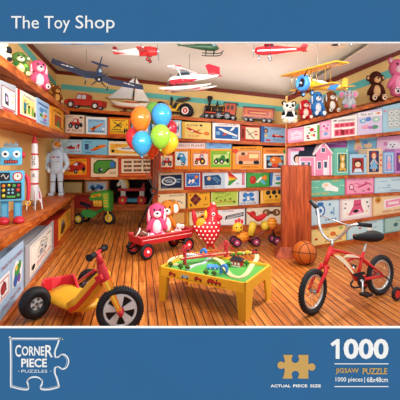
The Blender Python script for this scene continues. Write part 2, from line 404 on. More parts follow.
# right shelving
rA2 = px_s(WR, 287, -DR)
rA, rB = px_s(WR, 287), px_s(WR, 430)
r = thing('shelving_unit', 'orange wooden shelving along the right wall behind the bicycle, holding pastel toy boxes', 'shelf', WR.pt((rA+rB)/2, -.2, 0))
for S, th in ((R1, .06), (R2, .055), (R3, .05), (R4, .05), (R5, .05), (R6, .05)):
    cutslab(WR, S, rA, rB, rA2, rB, 0, -DR+.01, th).build('shelf_board', r, WOODS)
P = [WR.pt(s, o, 0) for s, o in ((rA, -.01), (rB, -.01), (rB, -DR+.02), (rA2, -DR+.02))]
T = [WR.pt(s, o, R6.z(s)-.05) for s, o in ((rA, -.01), (rB, -.01), (rB, -DR+.02), (rA2, -DR+.02))]
MB().hexa(P+T).build('plinth', r, WOODS)
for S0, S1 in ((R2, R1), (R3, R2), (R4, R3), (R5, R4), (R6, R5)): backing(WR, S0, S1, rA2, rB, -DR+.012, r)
P = [WR.pt(rA-.012, 0, 0), WR.pt(rA, 0, 0), WR.pt(rA2, -DR+.02, 0), WR.pt(rA2-.012, -DR+.02, 0)]
zt = R1.z(rA)-.061
MB().hexa(P+[p+V((0, 0, zt)) for p in P]).build('end_panel', r, WOODS)
# low cabinet in the recess
r = thing('low_cabinet', 'low dark red cabinet in the recess under the back shelves, carrying two boxes', 'cabinet', V((-3.0, 10, 0)))
zt = .43
def bxw(x0, x1, y0, y1, z0, z1, nm, mat, root, col=None):
    m = MB(); 
    if col: m.C(col)
    m.box(((x0+x1)/2, (y0+y1)/2, (z0+z1)/2), (x1-x0, y1-y0, z1-z0)); return m.build(nm, root, mat)
xc0, xc1 = -3.6, (112-200)/400*9.9
bxw(xc0, xc1, 9.88, 10.3, zt-.045, zt, 'countertop', WOODS, r)
bxw(xc0+.02, xc1-.02, 9.95, 10.3, .05, zt-.045, 'body', PAINT, r, '#A52A22')
bxw(xc0+.02, xc1-.02, 9.92, 10.3, 0, .05, 'plinth', WOODS, r)
# plinth that carries the horse
r = thing('wooden_plinth', 'low wooden plinth in the dark recess under the horse toy', 'plinth', V((-1.7, 9.9, 0)))
bxw(xc1+.01, rR.x-.06, 9.9, 10.32, .1, .15, 'top_board', WOODS, r); bxw(xc1+.01, rR.x-.06, 9.94, 10.3, 0, .1, 'front_board', WOODS, r)

# pillar
r = thing('wooden_pillar', 'square orange-brown wooden pillar standing on the floor behind the basketball', 'pillar', U(294, 246, 6.1)*1)
r.location.z = 0
cx, cy = U(295.5, 150, 5.72).x, 5.72
zt = EYE+(150-166)/400*5.55
M = TR(cx, cy, 0) @ R('Z', -8)
hw = .2
m = MB(M)
m.box((0, 0, zt/2), (2*hw, .34, zt-.0))
m.build('shaft', r, WOODC)
for k in range(4):
    m = MB(M); m.box((-hw+.05+.1*k+.0, -.173, zt/2), (.088, .012, zt-.01)); m.build('facing_board', r, WOODC)
m = MB(M); m.hexa([(-hw-.1, -.24, 0), (hw+.05, -.24, 0), (hw+.05, .22, 0), (-hw-.1, .22, 0), (-hw-.02, -.19, .15), (hw+.01, -.19, .15), (hw+.01, .18, .15), (-hw-.02, .18, .15)]); m.build('base', r, WOODC)

# ------------------------------------------------------------------ the box front with its printing
PZ = 2.30; TH = .014
root = thing('puzzle_box', 'blue jigsaw puzzle box front with white title around the open toy shop scene', 'box', V((0, PZ, 0)))
def panel(nm, x0, y0, x1, y1):
    a = U(x0, y1, PZ); b = U(x1, y0, PZ)
    if a.z < .001: a.z = .001
    m = MB(); m.C('#2A6699'); m.box(((a.x+b.x)/2, PZ+TH/2, (a.z+b.z)/2), (b.x-a.x, TH, b.z-a.z)); return m.build(nm, root, BLUEM)
top = panel('upper_panel', -42, -30, 442, 41.8); bot = panel('lower_panel', -42, 328.2, 442, 420)
panel('side_panel', -42, 41.8, -16, 328.2); panel('side_panel', 416, 41.8, 442, 328.2)
WH = '#F4F6F7'
def pline(nm, par, x0, y0, x1, y1, col=WH, e=.002):
    a = U(x0, y1, PZ); b = U(x1, y0, PZ); m = MB(); m.C(col); m.box(((a.x+b.x)/2, PZ-e/2, (a.z+b.z)/2), (b.x-a.x, e, b.z-a.z)); return m.build(nm, par, CARD)
a = U(-16, 43.2, PZ); b = U(416, 41.8, PZ); m = MB(); m.C(WH); m.box((0, PZ+TH/2-.001, (a.z+b.z)/2), (b.x-a.x, TH, b.z-a.z)); m.build('white_edge', top, CARD)
a = U(-16, 328.2, PZ); b = U(416, 327.0, PZ); m = MB(); m.C(WH); m.box((0, PZ+TH/2-.001, (a.z+b.z)/2), (b.x-a.x, TH, b.z-a.z)); m.build('white_edge', bot, CARD)
def ptext(nm, par, s, x0, y0, x1, y1, col=WH, bold=0.0, e=.003):
    o = U(x0, y1, PZ-.0003); m = MB(); m.C(col)
    ex = U(x1, y1, PZ)-U(x0, y1, PZ); ey = U(x0, y0, PZ)-U(x0, y1, PZ)
    m.text(s, o, ex, ey, ext=(0, -e, 0), bold=bold); return m.build(nm, par, CARD, fix=False)
ptext('title_lettering', top, 'The', 11.4, 16.2, 39, 28.6); ptext('title_lettering', top, 'Toy', 44.5, 16.2, 70, 32.6); ptext('title_lettering', top, 'Shop', 75.7, 15.6, 114.7, 32.6)
ptext('piece_count_lettering', bot, '000', 343.5, 338.6, 388.3, 358.8, bold=.03)
m = MB(); m.C(WH); m.prism([U(x, y, PZ) for x, y in ((330.4, 343.6), (336.6, 338.9), (339.4, 338.9), (339.4, 358.6), (335.6, 358.6), (335.6, 343.9), (332.2, 346.2))], (0, -.003, 0)); m.build('piece_count_lettering', bot, CARD)
pline('printed_rule', bot, 334.5, 363.3, 388.3, 364.1); pline('printed_rule', bot, 334.5, 386, 388.3, 386.8)
ptext('gold_lettering', bot, 'JIGSAW', 335.5, 368, 358.5, 374, '#C9A864', .015); ptext('gold_lettering', bot, 'PUZZLE', 362.5, 368, 387, 374, '#C9A864', .015)
ptext('size_lettering', bot, '1000 pieces', 335.5, 377, 362.5, 382.6); pline('printed_rule', bot, 364.3, 376.8, 364.8, 382.6); ptext('size_lettering', bot, '68x48cm', 366.8, 377, 387.6, 381.9)
for w, x0, x1 in (('ACTUAL', 270.5, 290.5), ('PIECE', 293, 307.2), ('SIZE', 310, 320.8)): ptext('caption_lettering', bot, w, x0, 384.3, x1, 387, bold=.02)
ptext('emblem_lettering', bot, 'C', 15.4, 344.8, 21.2, 356.6, bold=.01); ptext('emblem_lettering', bot, 'ORNE', 22.0, 346.2, 44.5, 355.4, bold=.015); ptext('emblem_lettering', bot, 'R', 45.4, 345, 52.8, 357, bold=.01)
ptext('emblem_lettering', bot, 'PIECE', 21.5, 358.4, 47, 367, bold=.02); ptext('emblem_lettering', bot, 'PUZZLES', 21.5, 369.6, 47.5, 372.4, '#D5E4F0')
for x in (18.5, 50.5): pline('emblem_dot', bot, x, 370.6, x+.7, 371.4, '#D5E4F0')
pline('emblem_dot', bot, 62.0, 338.6, 63.2, 339.8, '#C9C080')
def outline_tube(nm, par, pts, w, col, closed=True, e=.0025):
    P = [U(x, y, PZ) for x, y in pts]; n = len(P); m = MB(); m.C(col); L_, R_ = [], []
    for i in range(n):
        a = P[(i-1) % n]; b = P[(i+1) % n]; d = (b-a).normalized(); nn = V((d.z, 0, -d.x)); h = w/400*PZ/2
        L_.append(P[i]+nn*h); R_.append(P[i]-nn*h)
    o = V((0, -e, 0))
    for i in range(n):
        j = (i+1) % n
        m.add([L_[i]+o, L_[j]+o, R_[j]+o, R_[i]+o, L_[i], L_[j], R_[j], R_[i]], [(0, 1, 2, 3), (0, 4, 5, 1), (3, 2, 6, 7)])
    return m.build(nm, par, CARD)
def cr(pts, sub=6, closed=True):
    o = []; n = len(pts)
    for i in range(n):
        p0, p1, p2, p3 = pts[(i-1) % n], pts[i], pts[(i+1) % n], pts[(i+2) % n]
        for k in range(sub):
            t = k/sub; o.append(tuple(.5*((2*p1[j])+(p2[j]-p0[j])*t+(2*p0[j]-5*p1[j]+4*p2[j]-p3[j])*t*t+(3*p1[j]-p0[j]-3*p2[j]+p3[j])*t**3) for j in (0, 1)))
    return o
jig = [(10.6, 338.3), (11.4, 338.3), (35, 338.3), (59, 338.3), (59.6, 338.4), (58, 344), (55.6, 350), (55.3, 355.3), (57.5, 357.3), (61, 354.7), (65, 354.6), (68.3, 358.5), (68.5, 363), (66.3, 367.5), (62.5, 369), (58.7, 366.7), (55.5, 367.7), (55.2, 373), (57.5, 379), (59.2, 386.3), (58.5, 387), (50, 389.3), (42.5, 389.3), (40.6, 387.5), (42, 384.3), (42.2, 380.5), (39, 377.6), (34, 376.9), (29.3, 378.3), (27.3, 381.5), (28.4, 385), (28.5, 388.4), (26.5, 389.6), (19, 388.6), (12, 386.6), (10.9, 386), (10.9, 362)]
outline_tube('jigsaw_emblem_outline', bot, cr(jig, 4), 1.15, WH)
cxj = sum(p[0] for p in jig)/len(jig); cyj = sum(p[1] for p in jig)/len(jig)
outline_tube('jigsaw_emblem_inner_outline', bot, cr([(34.5+(x-34.5)*.945, 363+(y-363)*.945) for x, y in jig], 4), .4, '#BBD3E6')
gp = [(283.5, 354.8), (292, 354.8), (292.3, 356), (291.3, 359), (292.5, 361.8), (295.3, 362.8), (298, 361.6), (299, 359), (298.2, 356), (298.6, 354.8), (308, 354.8), (308.2, 356), (308.2, 362), (308.6, 364.2), (311, 363.2), (313.8, 363.8), (315.3, 366.6), (314, 369.6), (311.2, 370.4), (308.7, 369.2), (308.2, 371.5), (308.2, 377.4), (308, 378.2), (298.6, 378.2), (298.3, 376.5), (299, 374), (298, 371.6), (295.4, 370.6), (292.6, 371.6), (291.4, 374), (292.2, 376.6), (291.8, 378.2), (283.3, 378.2), (283.2, 377), (284.6, 371), (284, 367.8), (281.5, 368.6), (278.6, 367.8), (277.3, 365), (278.6, 362.2), (281.4, 361.3), (284, 362.6), (284.8, 360.5), (283.6, 356)]
gc = cr(gp, 3); m = MB(); m.C('#CBA35C'); P = [U(x, y, PZ) for x, y in gc]
m.prism(P, (0, -.003, 0)); o = m.build('gold_jigsaw_piece', bot, CARD)
# ------------------------------------------------------------------ printed toy boxes
K = '#1B1A22'; W_ = '#F3EFE6'; RD = '#C8281F'; OR = '#E8822A'; YL = '#F2C230'; GN = '#3E9440'; BL = '#2E6FB4'; LB = '#9CCBE8'; PK = '#EE86A8'; CR = '#F0DFC0'; TL = '#6FC2AE'; DB_ = '#173A66'; LV = '#CDBBE0'; GY = '#A9B0BA'; BR = '#7A3A1C'
def r_(c, u0, v0, u1, v1): return ('p', c, [(u0, v0), (u1, v0), (u1, v1), (u0, v1)])
def e_(c, u, v, a, b, n=14): return ('p', c, [(u+a*math.cos(2*PI*i/n), v+b*math.sin(2*PI*i/n)) for i in range(n)])
def p_(c, *pts): return ('p', c, list(pts))
def t_(c, s, u0, v0, u1, v1): return ('t', c, s, u0, v0, u1, v1)
def l_(c, w, *pts): return ('l', c, w, list(pts))
def fr(c, inner, k=.08, k2=None):
    k2 = k2 or k; return [r_(c, .0, 0, 1, 1), r_(inner, k, k2, 1-k, 1-k2)]
def dash(c, u0, u1, v, h=.03, n=5, seed=1):   # a line of print too small to read: short strokes
    rnd = random.Random(seed); o = []; u = u0; st = (u1-u0)/n
    for i in range(n): o.append(r_(c, u, v, u+st*rnd.uniform(.5, .85), v+h)); u += st
    return o
def car(c, u, v, w, h, c2=K):
    def q(a, b): return (u+a*w, v+b*h)
    return [p_(c, q(0, .25), q(.03, .5), q(.25, .6), q(.4, .95), q(.68, .95), q(.8, .62), q(.98, .55), q(1, .25)), p_('#D8E8F0', q(.32, .62), q(.43, .86), q(.53, .86), q(.53, .62)), p_('#D8E8F0', q(.57, .62), q(.57, .86), q(.66, .86), q(.73, .62)),
            e_(c2, u+.22*w, v+.22*h, .14*w, .24*h), e_(c2, u+.78*w, v+.22*h, .14*w, .24*h), e_(W_, u+.22*w, v+.22*h, .06*w, .1*h, 8), e_(W_, u+.78*w, v+.22*h, .06*w, .1*h, 8)]
def plane(c, u, v, w, h, c2=W_):
    def q(a, b): return (u+a*w, v+b*h)
    return [p_(c2, q(0, .62), q(.08, .75), q(.5, .62), q(.95, .35), q(1, .2), q(.5, .38)), p_(c, q(.3, .55), q(.45, .6), q(.8, 1), q(.66, 1)), p_(c, q(.35, .42), q(.5, .4), q(.4, 0), q(.28, .05)), p_(c, q(.82, .42), q(.9, .4), q(1, .75), q(.92, .75))]
def tractor_art(c, u, v, w, h):
    def q(a, b): return (u+a*w, v+b*h)
    return [p_(c, q(.1, .35), q(.1, .6), q(.45, .62), q(.5, .98), q(.8, .98), q(.85, .35)), p_(LB, q(.55, .65), q(.57, .88), q(.75, .88), q(.77, .65)), e_(K, u+.72*w, v+.3*h, .24*w, .32*h), e_(YL, u+.72*w, v+.3*h, .1*w, .13*h), e_(K, u+.18*w, v+.2*h, .15*w, .2*h), e_(YL, u+.18*w, v+.2*h, .06*w, .08*h)]
def doll(hair, dress, u, v, w, h, skin='#F3C9A4'):
    def q(a, b): return (u+a*w, v+b*h)
    return [e_(hair, u+.5*w, v+.8*h, .34*w, .2*h), p_(dress, q(.38, .62), q(.62, .62), q(.95, .12), q(.05, .12)), l_(skin, .07*w, q(.4, .58), q(.08, .34)), l_(skin, .07*w, q(.6, .58), q(.92, .34)), e_(skin, u+.5*w, v+.76*h, .21*w, .14*h), r_(skin, u+.34*w, v, u+.44*w, v+.14*h), r_(skin, u+.56*w, v, u+.66*w, v+.14*h),
            e_(K, u+.43*w, v+.77*h, .03*w, .02*h, 6), e_(K, u+.57*w, v+.77*h, .03*w, .02*h, 6)]
def teddy(c, u, v, w, h, c2='#F6DDA8'):
    return [e_(c, u+.28*w, v+.92*h, .13*w, .09*h, 8), e_(c, u+.72*w, v+.92*h, .13*w, .09*h, 8), e_(c, u+.5*w, v+.33*h, .36*w, .3*h), e_(c, u+.5*w, v+.76*h, .32*w, .2*h), e_(c2, u+.5*w, v+.33*h, .2*w, .18*h), e_(c2, u+.5*w, v+.7*h, .13*w, .08*h), e_(c, u+.2*w, v+.08*h, .17*w, .1*h), e_(c, u+.8*w, v+.08*h, .17*w, .1*h), e_(K, u+.38*w, v+.8*h, .035*w, .025*h, 6), e_(K, u+.62*w, v+.8*h, .035*w, .025*h, 6), e_(K, u+.5*w, v+.73*h, .05*w, .03*h, 6)]

def art(m, o, ex, ey, n, items, step=.0011, base=.0006):
    k = base; asp = ex.length/ey.length
    for it in items:
        if it[0] == 'p': m.face([o+ex*u+ey*v+n*k for u, v in it[2]], col=it[1])
        elif it[0] == 't':
            _, c, s, u0, v0, u1, v1 = it; m.text(s, o+ex*u0+ey*v0+n*k, ex*(u1-u0), ey*(v1-v0), col=c)
        elif it[0] == 'l':
            _, c, w, pts = it
            for a, b in zip(pts, pts[1:]):
                d = V(((b[0]-a[0])*asp, b[1]-a[1])); 
                if d.length < 1e-6: continue
                d.normalize(); q = V((-d.y/asp, d.x))*(w/2)
                m.face([o+ex*(x+sx*q.x)+ey*(y+sx*q.y)+n*k for (x, y), sx in ((a, 1), (b, 1), (b, -1), (a, -1))], col=c)
        k += step
STEPK = .0008
def toybox(S, x0, x1, hl, hr, body, items, label, group, depth=.24, off=-.03, lift=None, side=None, z0=None, name='toy_box', cat='box', under=None):
    """box whose front stands on shelf S between picture columns x0..x1, hl/hr tall (in picture pixels)"""
    W = S.W; P = []
    for x, h in ((x0, hl), (x1, hr)):
        p = W.at(x, 150, off); s = W.s(p); zb = S.z(s)+.0015 if z0 is None else (z0(x, p) if callable(z0) else z0)
        if lift: zb += (lift if not callable(lift) else lift(x, p))
        P.append((s, zb, zb+h/400*p.y))
    (s0, b0, t0), (s1, b1, t1) = P; bk = off-depth
    A = [W.pt(s0, off, b0), W.pt(s1, off, b1), W.pt(s1, bk, b1), W.pt(s0, bk, b0), W.pt(s0, off, t0), W.pt(s1, off, t1), W.pt(s1, bk, t1), W.pt(s0, bk, t0)]
    m = MB(); m.C(body); m.hexa(A, col=side or body)
    n = W.n3(); o = A[0]; ex = A[1]-A[0]; ey = A[4]-A[0]
    # the front: face colour then its printing
    art(m, o, ex, ey, n, [r_(body, .004, .004, .996, .996)]+items, STEPK)
    b = m.build(name, mat=CARD, fix=False)
    me = b.data; bm = bmesh.new(); bm.from_mesh(me); bm.faces.ensure_lookup_table(); bmesh.ops.recalc_face_normals(bm, faces=bm.faces[:6])
    for f in bm.faces[6:]:
        if f.normal.dot(n) < 0: f.normal_flip()
    bm.to_mesh(me); bm.free()
    tag(b, label, cat, group); return b
G1 = 'boxed toys on the left wall shelf'; G2 = 'boxes under the left counter'; G3 = 'boxed toys on the back shelves'; G4 = 'boxed toys on the right shelves'
# --- left wall, second shelf
toybox(L2, -6, 16, 30, 29.5, '#A7ADB6', [r_('#8F2038', .3, .13, .95, .92), r_(W_, .33, .17, .92, .88), p_('#2A2436', (.45, .28), (.62, .24), (.6, .62), (.42, .7)), p_(LV, (.49, .4), (.57, .38), (.56, .56), (.47, .6)), p_('#C9C3D6', (.38, .68), (.6, .64), (.6, .74), (.4, .78)), t_('#B0365A', 'TOP', .42, .78, .72, .85)]+[r_(RD, .35, .05, .85, .1), e_('#E8C070', .78, .45, .05, .04), e_('#E8C070', .8, .7, .05, .04)],
       'grey box with a white picture panel of a dark torch, nearest on left wall shelf', G1)
toybox(L2, 17.2, 36.2, 28, 25, '#F5ECDA', [r_(RD, 0, 0, .12, 1), r_(RD, 0, 0, 1, .12), r_('#F0E38C', .22, .2, .9, .82)]+[t_('#4A2E3A', 'FAMILY', .3, .85, .85, .92)]+[r_('#2A7A8C', .28, .32, .42, .62), e_('#D9A37A', .35, .68, .06, .05), r_('#2B3A2A', .3, .2, .4, .34), l_('#2A7A8C', .04, (.4, .58), (.55, .66)), r_('#5BA345', .5, .26, .6, .48), e_('#5A3324', .55, .53, .06, .05), r_('#7CB548', .7, .24, .8, .5), e_('#E2B080', .75, .55, .06, .05), r_(K, .83, .22, .9, .4)],
       'red and cream box with four small figures in green and blue on yellow', G1)
toybox(L2, 36.8, 49.2, 26, 23.5, '#A6CDEE', [r_('#3D6FB5', .1, .8, .9, .88), e_('#4E8ED0', .35, .6, .18, .1), e_('#6CA9DD', .65, .66, .16, .08), e_(GN, .3, .4, .12, .07), e_(YL, .52, .36, .1, .06), e_('#E75C6C', .68, .44, .1, .06), e_('#A05ACB', .6, .25, .12, .06), e_(W_, .5, .52, .08, .05)]+dash('#5A7FB4', .2, .8, .1, .05, 4), 'light blue box with scattered coloured blobs on left wall shelf', G1)
toybox(L2, 50.6, 63.5, 23, 22.5, '#EFA023', [r_('#F5C65A', .2, .14, .85, .8), r_('#B5481D', .26, .2, .8, .74), p_(GN, (.4, .2), (.7, .2), (.5, .6)), p_(RD, (.35, .5), (.5, .45), (.45, .72)), p_(K, (.6, .2), (.86, .12), (.86, .2))]+dash('#7A3A10', .2, .8, .86, .05, 3), 'orange box with a small green and red picture, farthest on left wall shelf', G1)
# --- under the left counter (stand on the base board)
zbase = .048
def under(x0, x1, hl, hr, *a, **k): return toybox(LC, x0, x1, hl, hr, *a, z0=zbase, off=-.035, depth=.36, **k)
def htop(px, y):  # height in pixels above the base board at a column
    p = WL.at(px, 150, -.035); return (150+(EYE-zbase)/p.y*400)-y
S_ = [p_(W_, (.1, .18), (.38, .2), (.4, .62), (.12, .66))]
under(-12, 23.5, htop(-12, 270), htop(23.5, 247), '#A9CBEA', [r_('#F4F6F8', .22, .3, .53, .68), l_(RD, .02, (.25, .33), (.25, .62), (.5, .62), (.5, .33), (.25, .33)), e_('#B23B3B', .36, .48, .08, .1), l_('#2A2A55', .02, (.3, .35), (.36, .6), (.44, .4)), p_('#F4F6F8', (.6, .3), (.9, .26), (.94, .6), (.72, .74), (.6, .6)), e_('#3C9A55', .76, .5, .09, .15), e_('#2F63B0', .7, .38, .07, .1), e_('#7A4CA0', .82, .37, .05, .08), e_(GN, .84, .6, .05, .08), e_('#E6C34A', .73, .6, .04, .05), t_('#8E2B50', 'PAINT BY NUMBERS', .3, .79, .95, .86), t_('#8E2B50', 'PAINTING FUN', .35, .12, .86, .19)], 'light blue painting set box under the counter, nearest the camera, with cut off left edge', G2)
under(25.3, 53.6, htop(25.3, 246.5), htop(53.6, 225), '#A9AEB8', [r_(W_, .12, .1, .9, .88), l_('#5B6472', .012, (.16, .15), (.86, .15), (.86, .83), (.16, .83), (.16, .15)), e_(K, .22, .27, .055, .07), l_(K, .02, (.36, .38), (.6, .36), (.72, .62), (.5, .7), (.36, .56), (.36, .38)), e_('#8C96A4', .47, .47, .06, .07), e_('#C9CED6', .6, .56, .07, .07), l_(K, .02, (.42, .72), (.55, .78), (.68, .7)), e_(K, .5, .6, .03, .03), e_(K, .64, .44, .03, .03), l_('#3B4A7A', .015, (.5, .42), (.66, .5)), t_('#C23A50', 'QUESTION HITS', .3, .21, .85, .3)]+dash('#33384A', .66, .84, .76, .03, 3), 'grey box with white panel and a black line drawing, under the counter', G2)
under(55.4, 71.3, htop(55.4, 220.5), htop(71.3, 209), '#B3301A', [r_('#F2B437', .14, .07, .95, .92), e_('#8C8480', .4, .58, .11, .16), e_('#5A2E18', .42, .42, .13, .16), e_('#3A2A28', .36, .3, .1, .08), t_('#4A2512', 'DRUM', .6, .72, .86, .79), t_('#4A2512', 'MAJOR', .58, .58, .9, .65), t_('#4A2512', 'BAND', .62, .46, .86, .52)]+dash('#8A4515', .25, .85, .14, .03, 6)+dash('#8A4515', .2, .8, .84, .03, 5), 'orange and red box with a dark figure, under far end of the counter', G2)
# --- back wall, row below the top board
def rowb(S, x0, x1, h, *a, **k):
    k.setdefault('depth', .27); return toybox(S, x0, x1, h, h, *a, **k)
jeep = car('#C23A30', .3, .36, .5, .42)
rowb(B2, 65.5, 84, 18.5, '#E9D5C0', [t_('#9C3A2A', 'RETRO', .08, .84, .42, .92), e_(K, .84, .86, .09, .05), p_('#C43A32', (.2, .42), (.25, .6), (.4, .64), (.45, .8), (.7, .8), (.74, .62), (.85, .56), (.84, .42)), p_(W_, (.45, .62), (.48, .75), (.6, .75), (.62, .62)), e_(K, .28, .42, .12, .14), e_(K, .62, .38, .13, .15), e_(K, .84, .46, .09, .12), e_(GY, .28, .42, .05, .06), e_(GY, .62, .38, .05, .06), p_(RD, (.1, .1), (.26, .18), (.28, .24), (.1, .16)), t_('#9A3A2A', 'ROUTE', .38, .1, .9, .22)], 'cream box with red off-road jeep on big black wheels', G3, side='#D8BE9A')
rowb(B2, 86, 106.5, 17.3, '#F1F2F0', [r_('#8FC4E6', .1, .1, .95, .86), t_('#33558C', 'SKY MASTER', .14, .72, .88, .83), p_(OR, (.25, .2), (.45, .3), (.85, .6), (.8, .66), (.4, .42), (.2, .36)), p_('#B8541C', (.35, .42), (.5, .38), (.35, .12), (.28, .14)), p_(K, (.3, .3), (.42, .36), (.5, .5), (.38, .44))]+dash('#3A5C90', .15, .9, .14, .06, 7)+[r_('#E9F0F4', .78, .25, .92, .4)], 'white framed blue box with an orange toy plane, second from the left', G3, side='#DADFE2')
rowb(B2, 108, 130.5, 17.8, '#D8601C', [r_(YL, .1, .1, .9, .9)]+dash('#A83A14', .2, .8, .8, .06, 6)+[l_(K, .05, (.26, .42), (.62, .74)), l_(K, .05, (.26, .74), (.62, .44)), l_(K, .035, (.4, .5), (.66, .62)), e_(OR, .84, .62, .05, .06)]+dash(K, .18, .62, .3, .05, 4, 3)+[t_(K, 'KAYAKER', .14, .14, .72, .26), r_(K, .72, .14, .78, .4), r_(K, .82, .14, .88, .4), r_(K, .76, .24, .84, .3)], 'orange framed yellow box with crossed black propeller drawing', G3, side='#A8481A')
rowb(B2, 131.5, 150, 17.6, '#5CA5DA', [p_(W_, (.35, .1), (.9, .1), (.9, .8), (.5, .8)), e_(YL, .3, .66, .1, .14), p_('#2F6FC0', (.05, .2), (.4, .3), (.36, .5), (.1, .42)), t_(DB_, 'FLY', .42, .16, .66, .28)], 'blue and white box with a yellow spot, beside the orange balloon', G3)
rowb(B2, 152, 181.3, 17.6, '#A9D5EA', [r_(W_, .66, .1, .95, .9), l_('#2F76B8', .05, (.74, .2), (.9, .4), (.92, .8)), e_('#2F76B8', .86, .56, .05, .1), e_(RD, .2, .5, .12, .2)], 'pale blue box with a dark blue arc, right of the balloon bunch', G3)
rowb(B2, 182.2, 211, 16.7, '#F0D27A', [r_('#E9B74A', 0, 0, .09, 1), t_(K, 'ALPHA', .14, .74, .55, .88), e_('#3A2A1A', .66, .81, .05, .06), p_(RD, (.12, .64), (.2, .68), (.6, .4), (.75, .32), (.6, .3), (.3, .46)), p_('#B9482A', (.3, .35), (.6, .55), (.68, .6), (.5, .4)), e_(W_, .35, .46, .05, .04), e_('#D9482A', .85, .34, .09, .1), e_(OR, .85, .34, .06, .07), t_(RD, 'ONE OFF', .22, .12, .6, .22)], 'yellow box with crossed red aeroplane wings, right of the pale blue one', G3, side='#C9A046')
rowb(B2, 212.5, 240, 17, '#F4F4F2', [r_('#235FA5', .1, .08, .94, .8), t_('#B04028', 'GLIDER FUN', .18, .85, .86, .95), p_(W_, (.2, .66), (.32, .7), (.9, .32), (.92, .24), (.5, .4)), p_('#E8EEF4', (.62, .56), (.72, .56), (.84, .78), (.74, .78)), p_('#C9483C', (.35, .28), (.5, .3), (.55, .42), (.42, .4)), r_('#7EB4DA', .14, .3, .28, .5), r_('#7EB4DA', .72, .14, .9, .24)], 'white framed dark blue box with a white glider', G3)
rowb(B2, 240.8, 260, 15.4, '#B8331F', [r_(CR, .26, .14, .97, .9), l_(K, .05, (.3, .78), (.45, .5), (.7, .2)), l_('#4A2A20', .04, (.38, .4), (.62, .56), (.8, .7)), e_('#D8482A', .8, .45, .1, .05), e_('#D8482A', .8, .64, .08, .04), r_('#6A1E14', .05, .2, .18, .8)], 'red box with a cream panel and thin black glider frame', G3)
rowb(B2, 260.8, 286.5, 15.8, '#8DB9E4', [r_('#2F66AE', 0, 0, .14, 1), e_(DB_, .2, .72, .09, .16), e_('#D29A6A', .2, .7, .05, .1), e_(YL, .2, .4, .05, .08), t_('#2C4C84', 'MASERATI', .42, .8, .8, .9), p_(RD, (.42, .4), (.5, .52), (.66, .5), (.9, .42), (.92, .34), (.44, .34)), r_(W_, .55, .44, .72, .48), e_(K, .52, .36, .04, .06), e_(K, .84, .36, .04, .06), t_('#2C4C84', 'RALLY', .5, .12, .9, .22), r_(RD, .2, .08, .38, .18)], 'light blue box with a low red racing car, at the corner', G3)
# --- back wall, third row left
rowb(B3l, 61, 81.6, 14.4, '#BDE0EE', [r_('#9CCDE4', 0, .0, 1, .1), t_('#555C66', 'HOT RODS', .3, .8, .95, .93), p_('#B42A3A', (.22, .4), (.4, .55), (.55, .5), (.75, .56), (.85, .72), (.92, .7), (.88, .4), (.5, .32)), p_(K, (.42, .5), (.5, .64), (.58, .5)), e_(W_, .75, .46, .07, .08), e_('#7A2030', .75, .46, .03, .04), t_('#8A3040', 'SPEEDSTER', .4, .14, .95, .24)], 'pale blue box with red hot rod racer, just right of the astronaut', G3)
rowb(B3l, 82, 107.6, 15, '#7CC3E2', [t_(K, 'MAXI', .12, .78, .36, .9), r_('#22304A', .12, .34, .26, .7), r_('#3E66A0', .15, .42, .23, .6), p_(OR, (.3, .24), (.5, .26), (.94, .56), (.96, .66), (.75, .68), (.5, .5)), p_('#C04A1C', (.3, .24), (.5, .26), (.8, .46), (.5, .38)), p_(K, (.52, .46), (.6, .6), (.68, .55))]+dash('#2D6A90', .12, .4, .1, .06, 4), 'sky blue box with an orange speedboat', G3, side='#4E9DC0')
rowb(B3l, 108.5, 147, 14, '#F3E6C4', [r_('#EDB637', .05, .14, .86, .82), t_(RD, 'BOAC', .18, .66, .36, .78), p_(W_, (.16, .48), (.3, .56), (.7, .44), (.84, .3), (.5, .3), (.3, .38)), p_('#D8DEE6', (.36, .48), (.5, .5), (.62, .7), (.54, .7)), r_('#3F66A8', .34, .46, .6, .52), e_(K, .12, .3, .04, .1), t_('#8A4A1A', 'JET', .66, .2, .8, .3)], 'cream edged yellow box with white airliner, behind the red balloon', G3)
# --- fourth row left
rowb(B4l, 62, 90, 19.5, '#D9481C', [r_('#F6A326', .03, .12, .88, .93), t_('#7A2410', 'MASTER RACER', .3, .8, .86, .89), p_('#C12C22', (.15, .36), (.2, .56), (.38, .66), (.5, .8), (.68, .78), (.84, .62), (.86, .42), (.5, .3), (.3, .26)), p_('#DCE4EC', (.4, .62), (.5, .74), (.58, .7), (.54, .58)), p_(K, (.56, .6), (.62, .72), (.7, .66)), e_(K, .5, .3, .07, .13), e_(K, .78, .4, .06, .12), e_(GY, .5, .3, .03, .06), e_(CR, .24, .44, .06, .07), t_('#7A2410', 'NEW', .74, .18, .86, .25)], 'orange box with a big red sports car, right of the astronaut', G3)
rowb(B4l, 90.8, 118, 20.2, '#F1D9B5', [p_('#2E4A22', (.1, .22), (.1, .66), (.25, .84), (.8, .84), (.93, .7), (.92, .4), (.7, .38), (.5, .16), (.2, .16)), p_('#4F9A38', (.14, .26), (.14, .64), (.28, .79), (.76, .79), (.88, .68), (.87, .44), (.66, .44), (.46, .21), (.2, .21)), e_('#3C78C0', .8, .6, .1, .16), e_('#22304A', .36, .34, .08, .12), e_(GY, .4, .36, .05, .06), t_(K, 'GOLF', .7, .14, .92, .26), t_('#8A3020', 'LITTLE TRACK', .12, .88, .7, .95)], 'cream box with a green and blue race track map', G3, side='#D8B888')
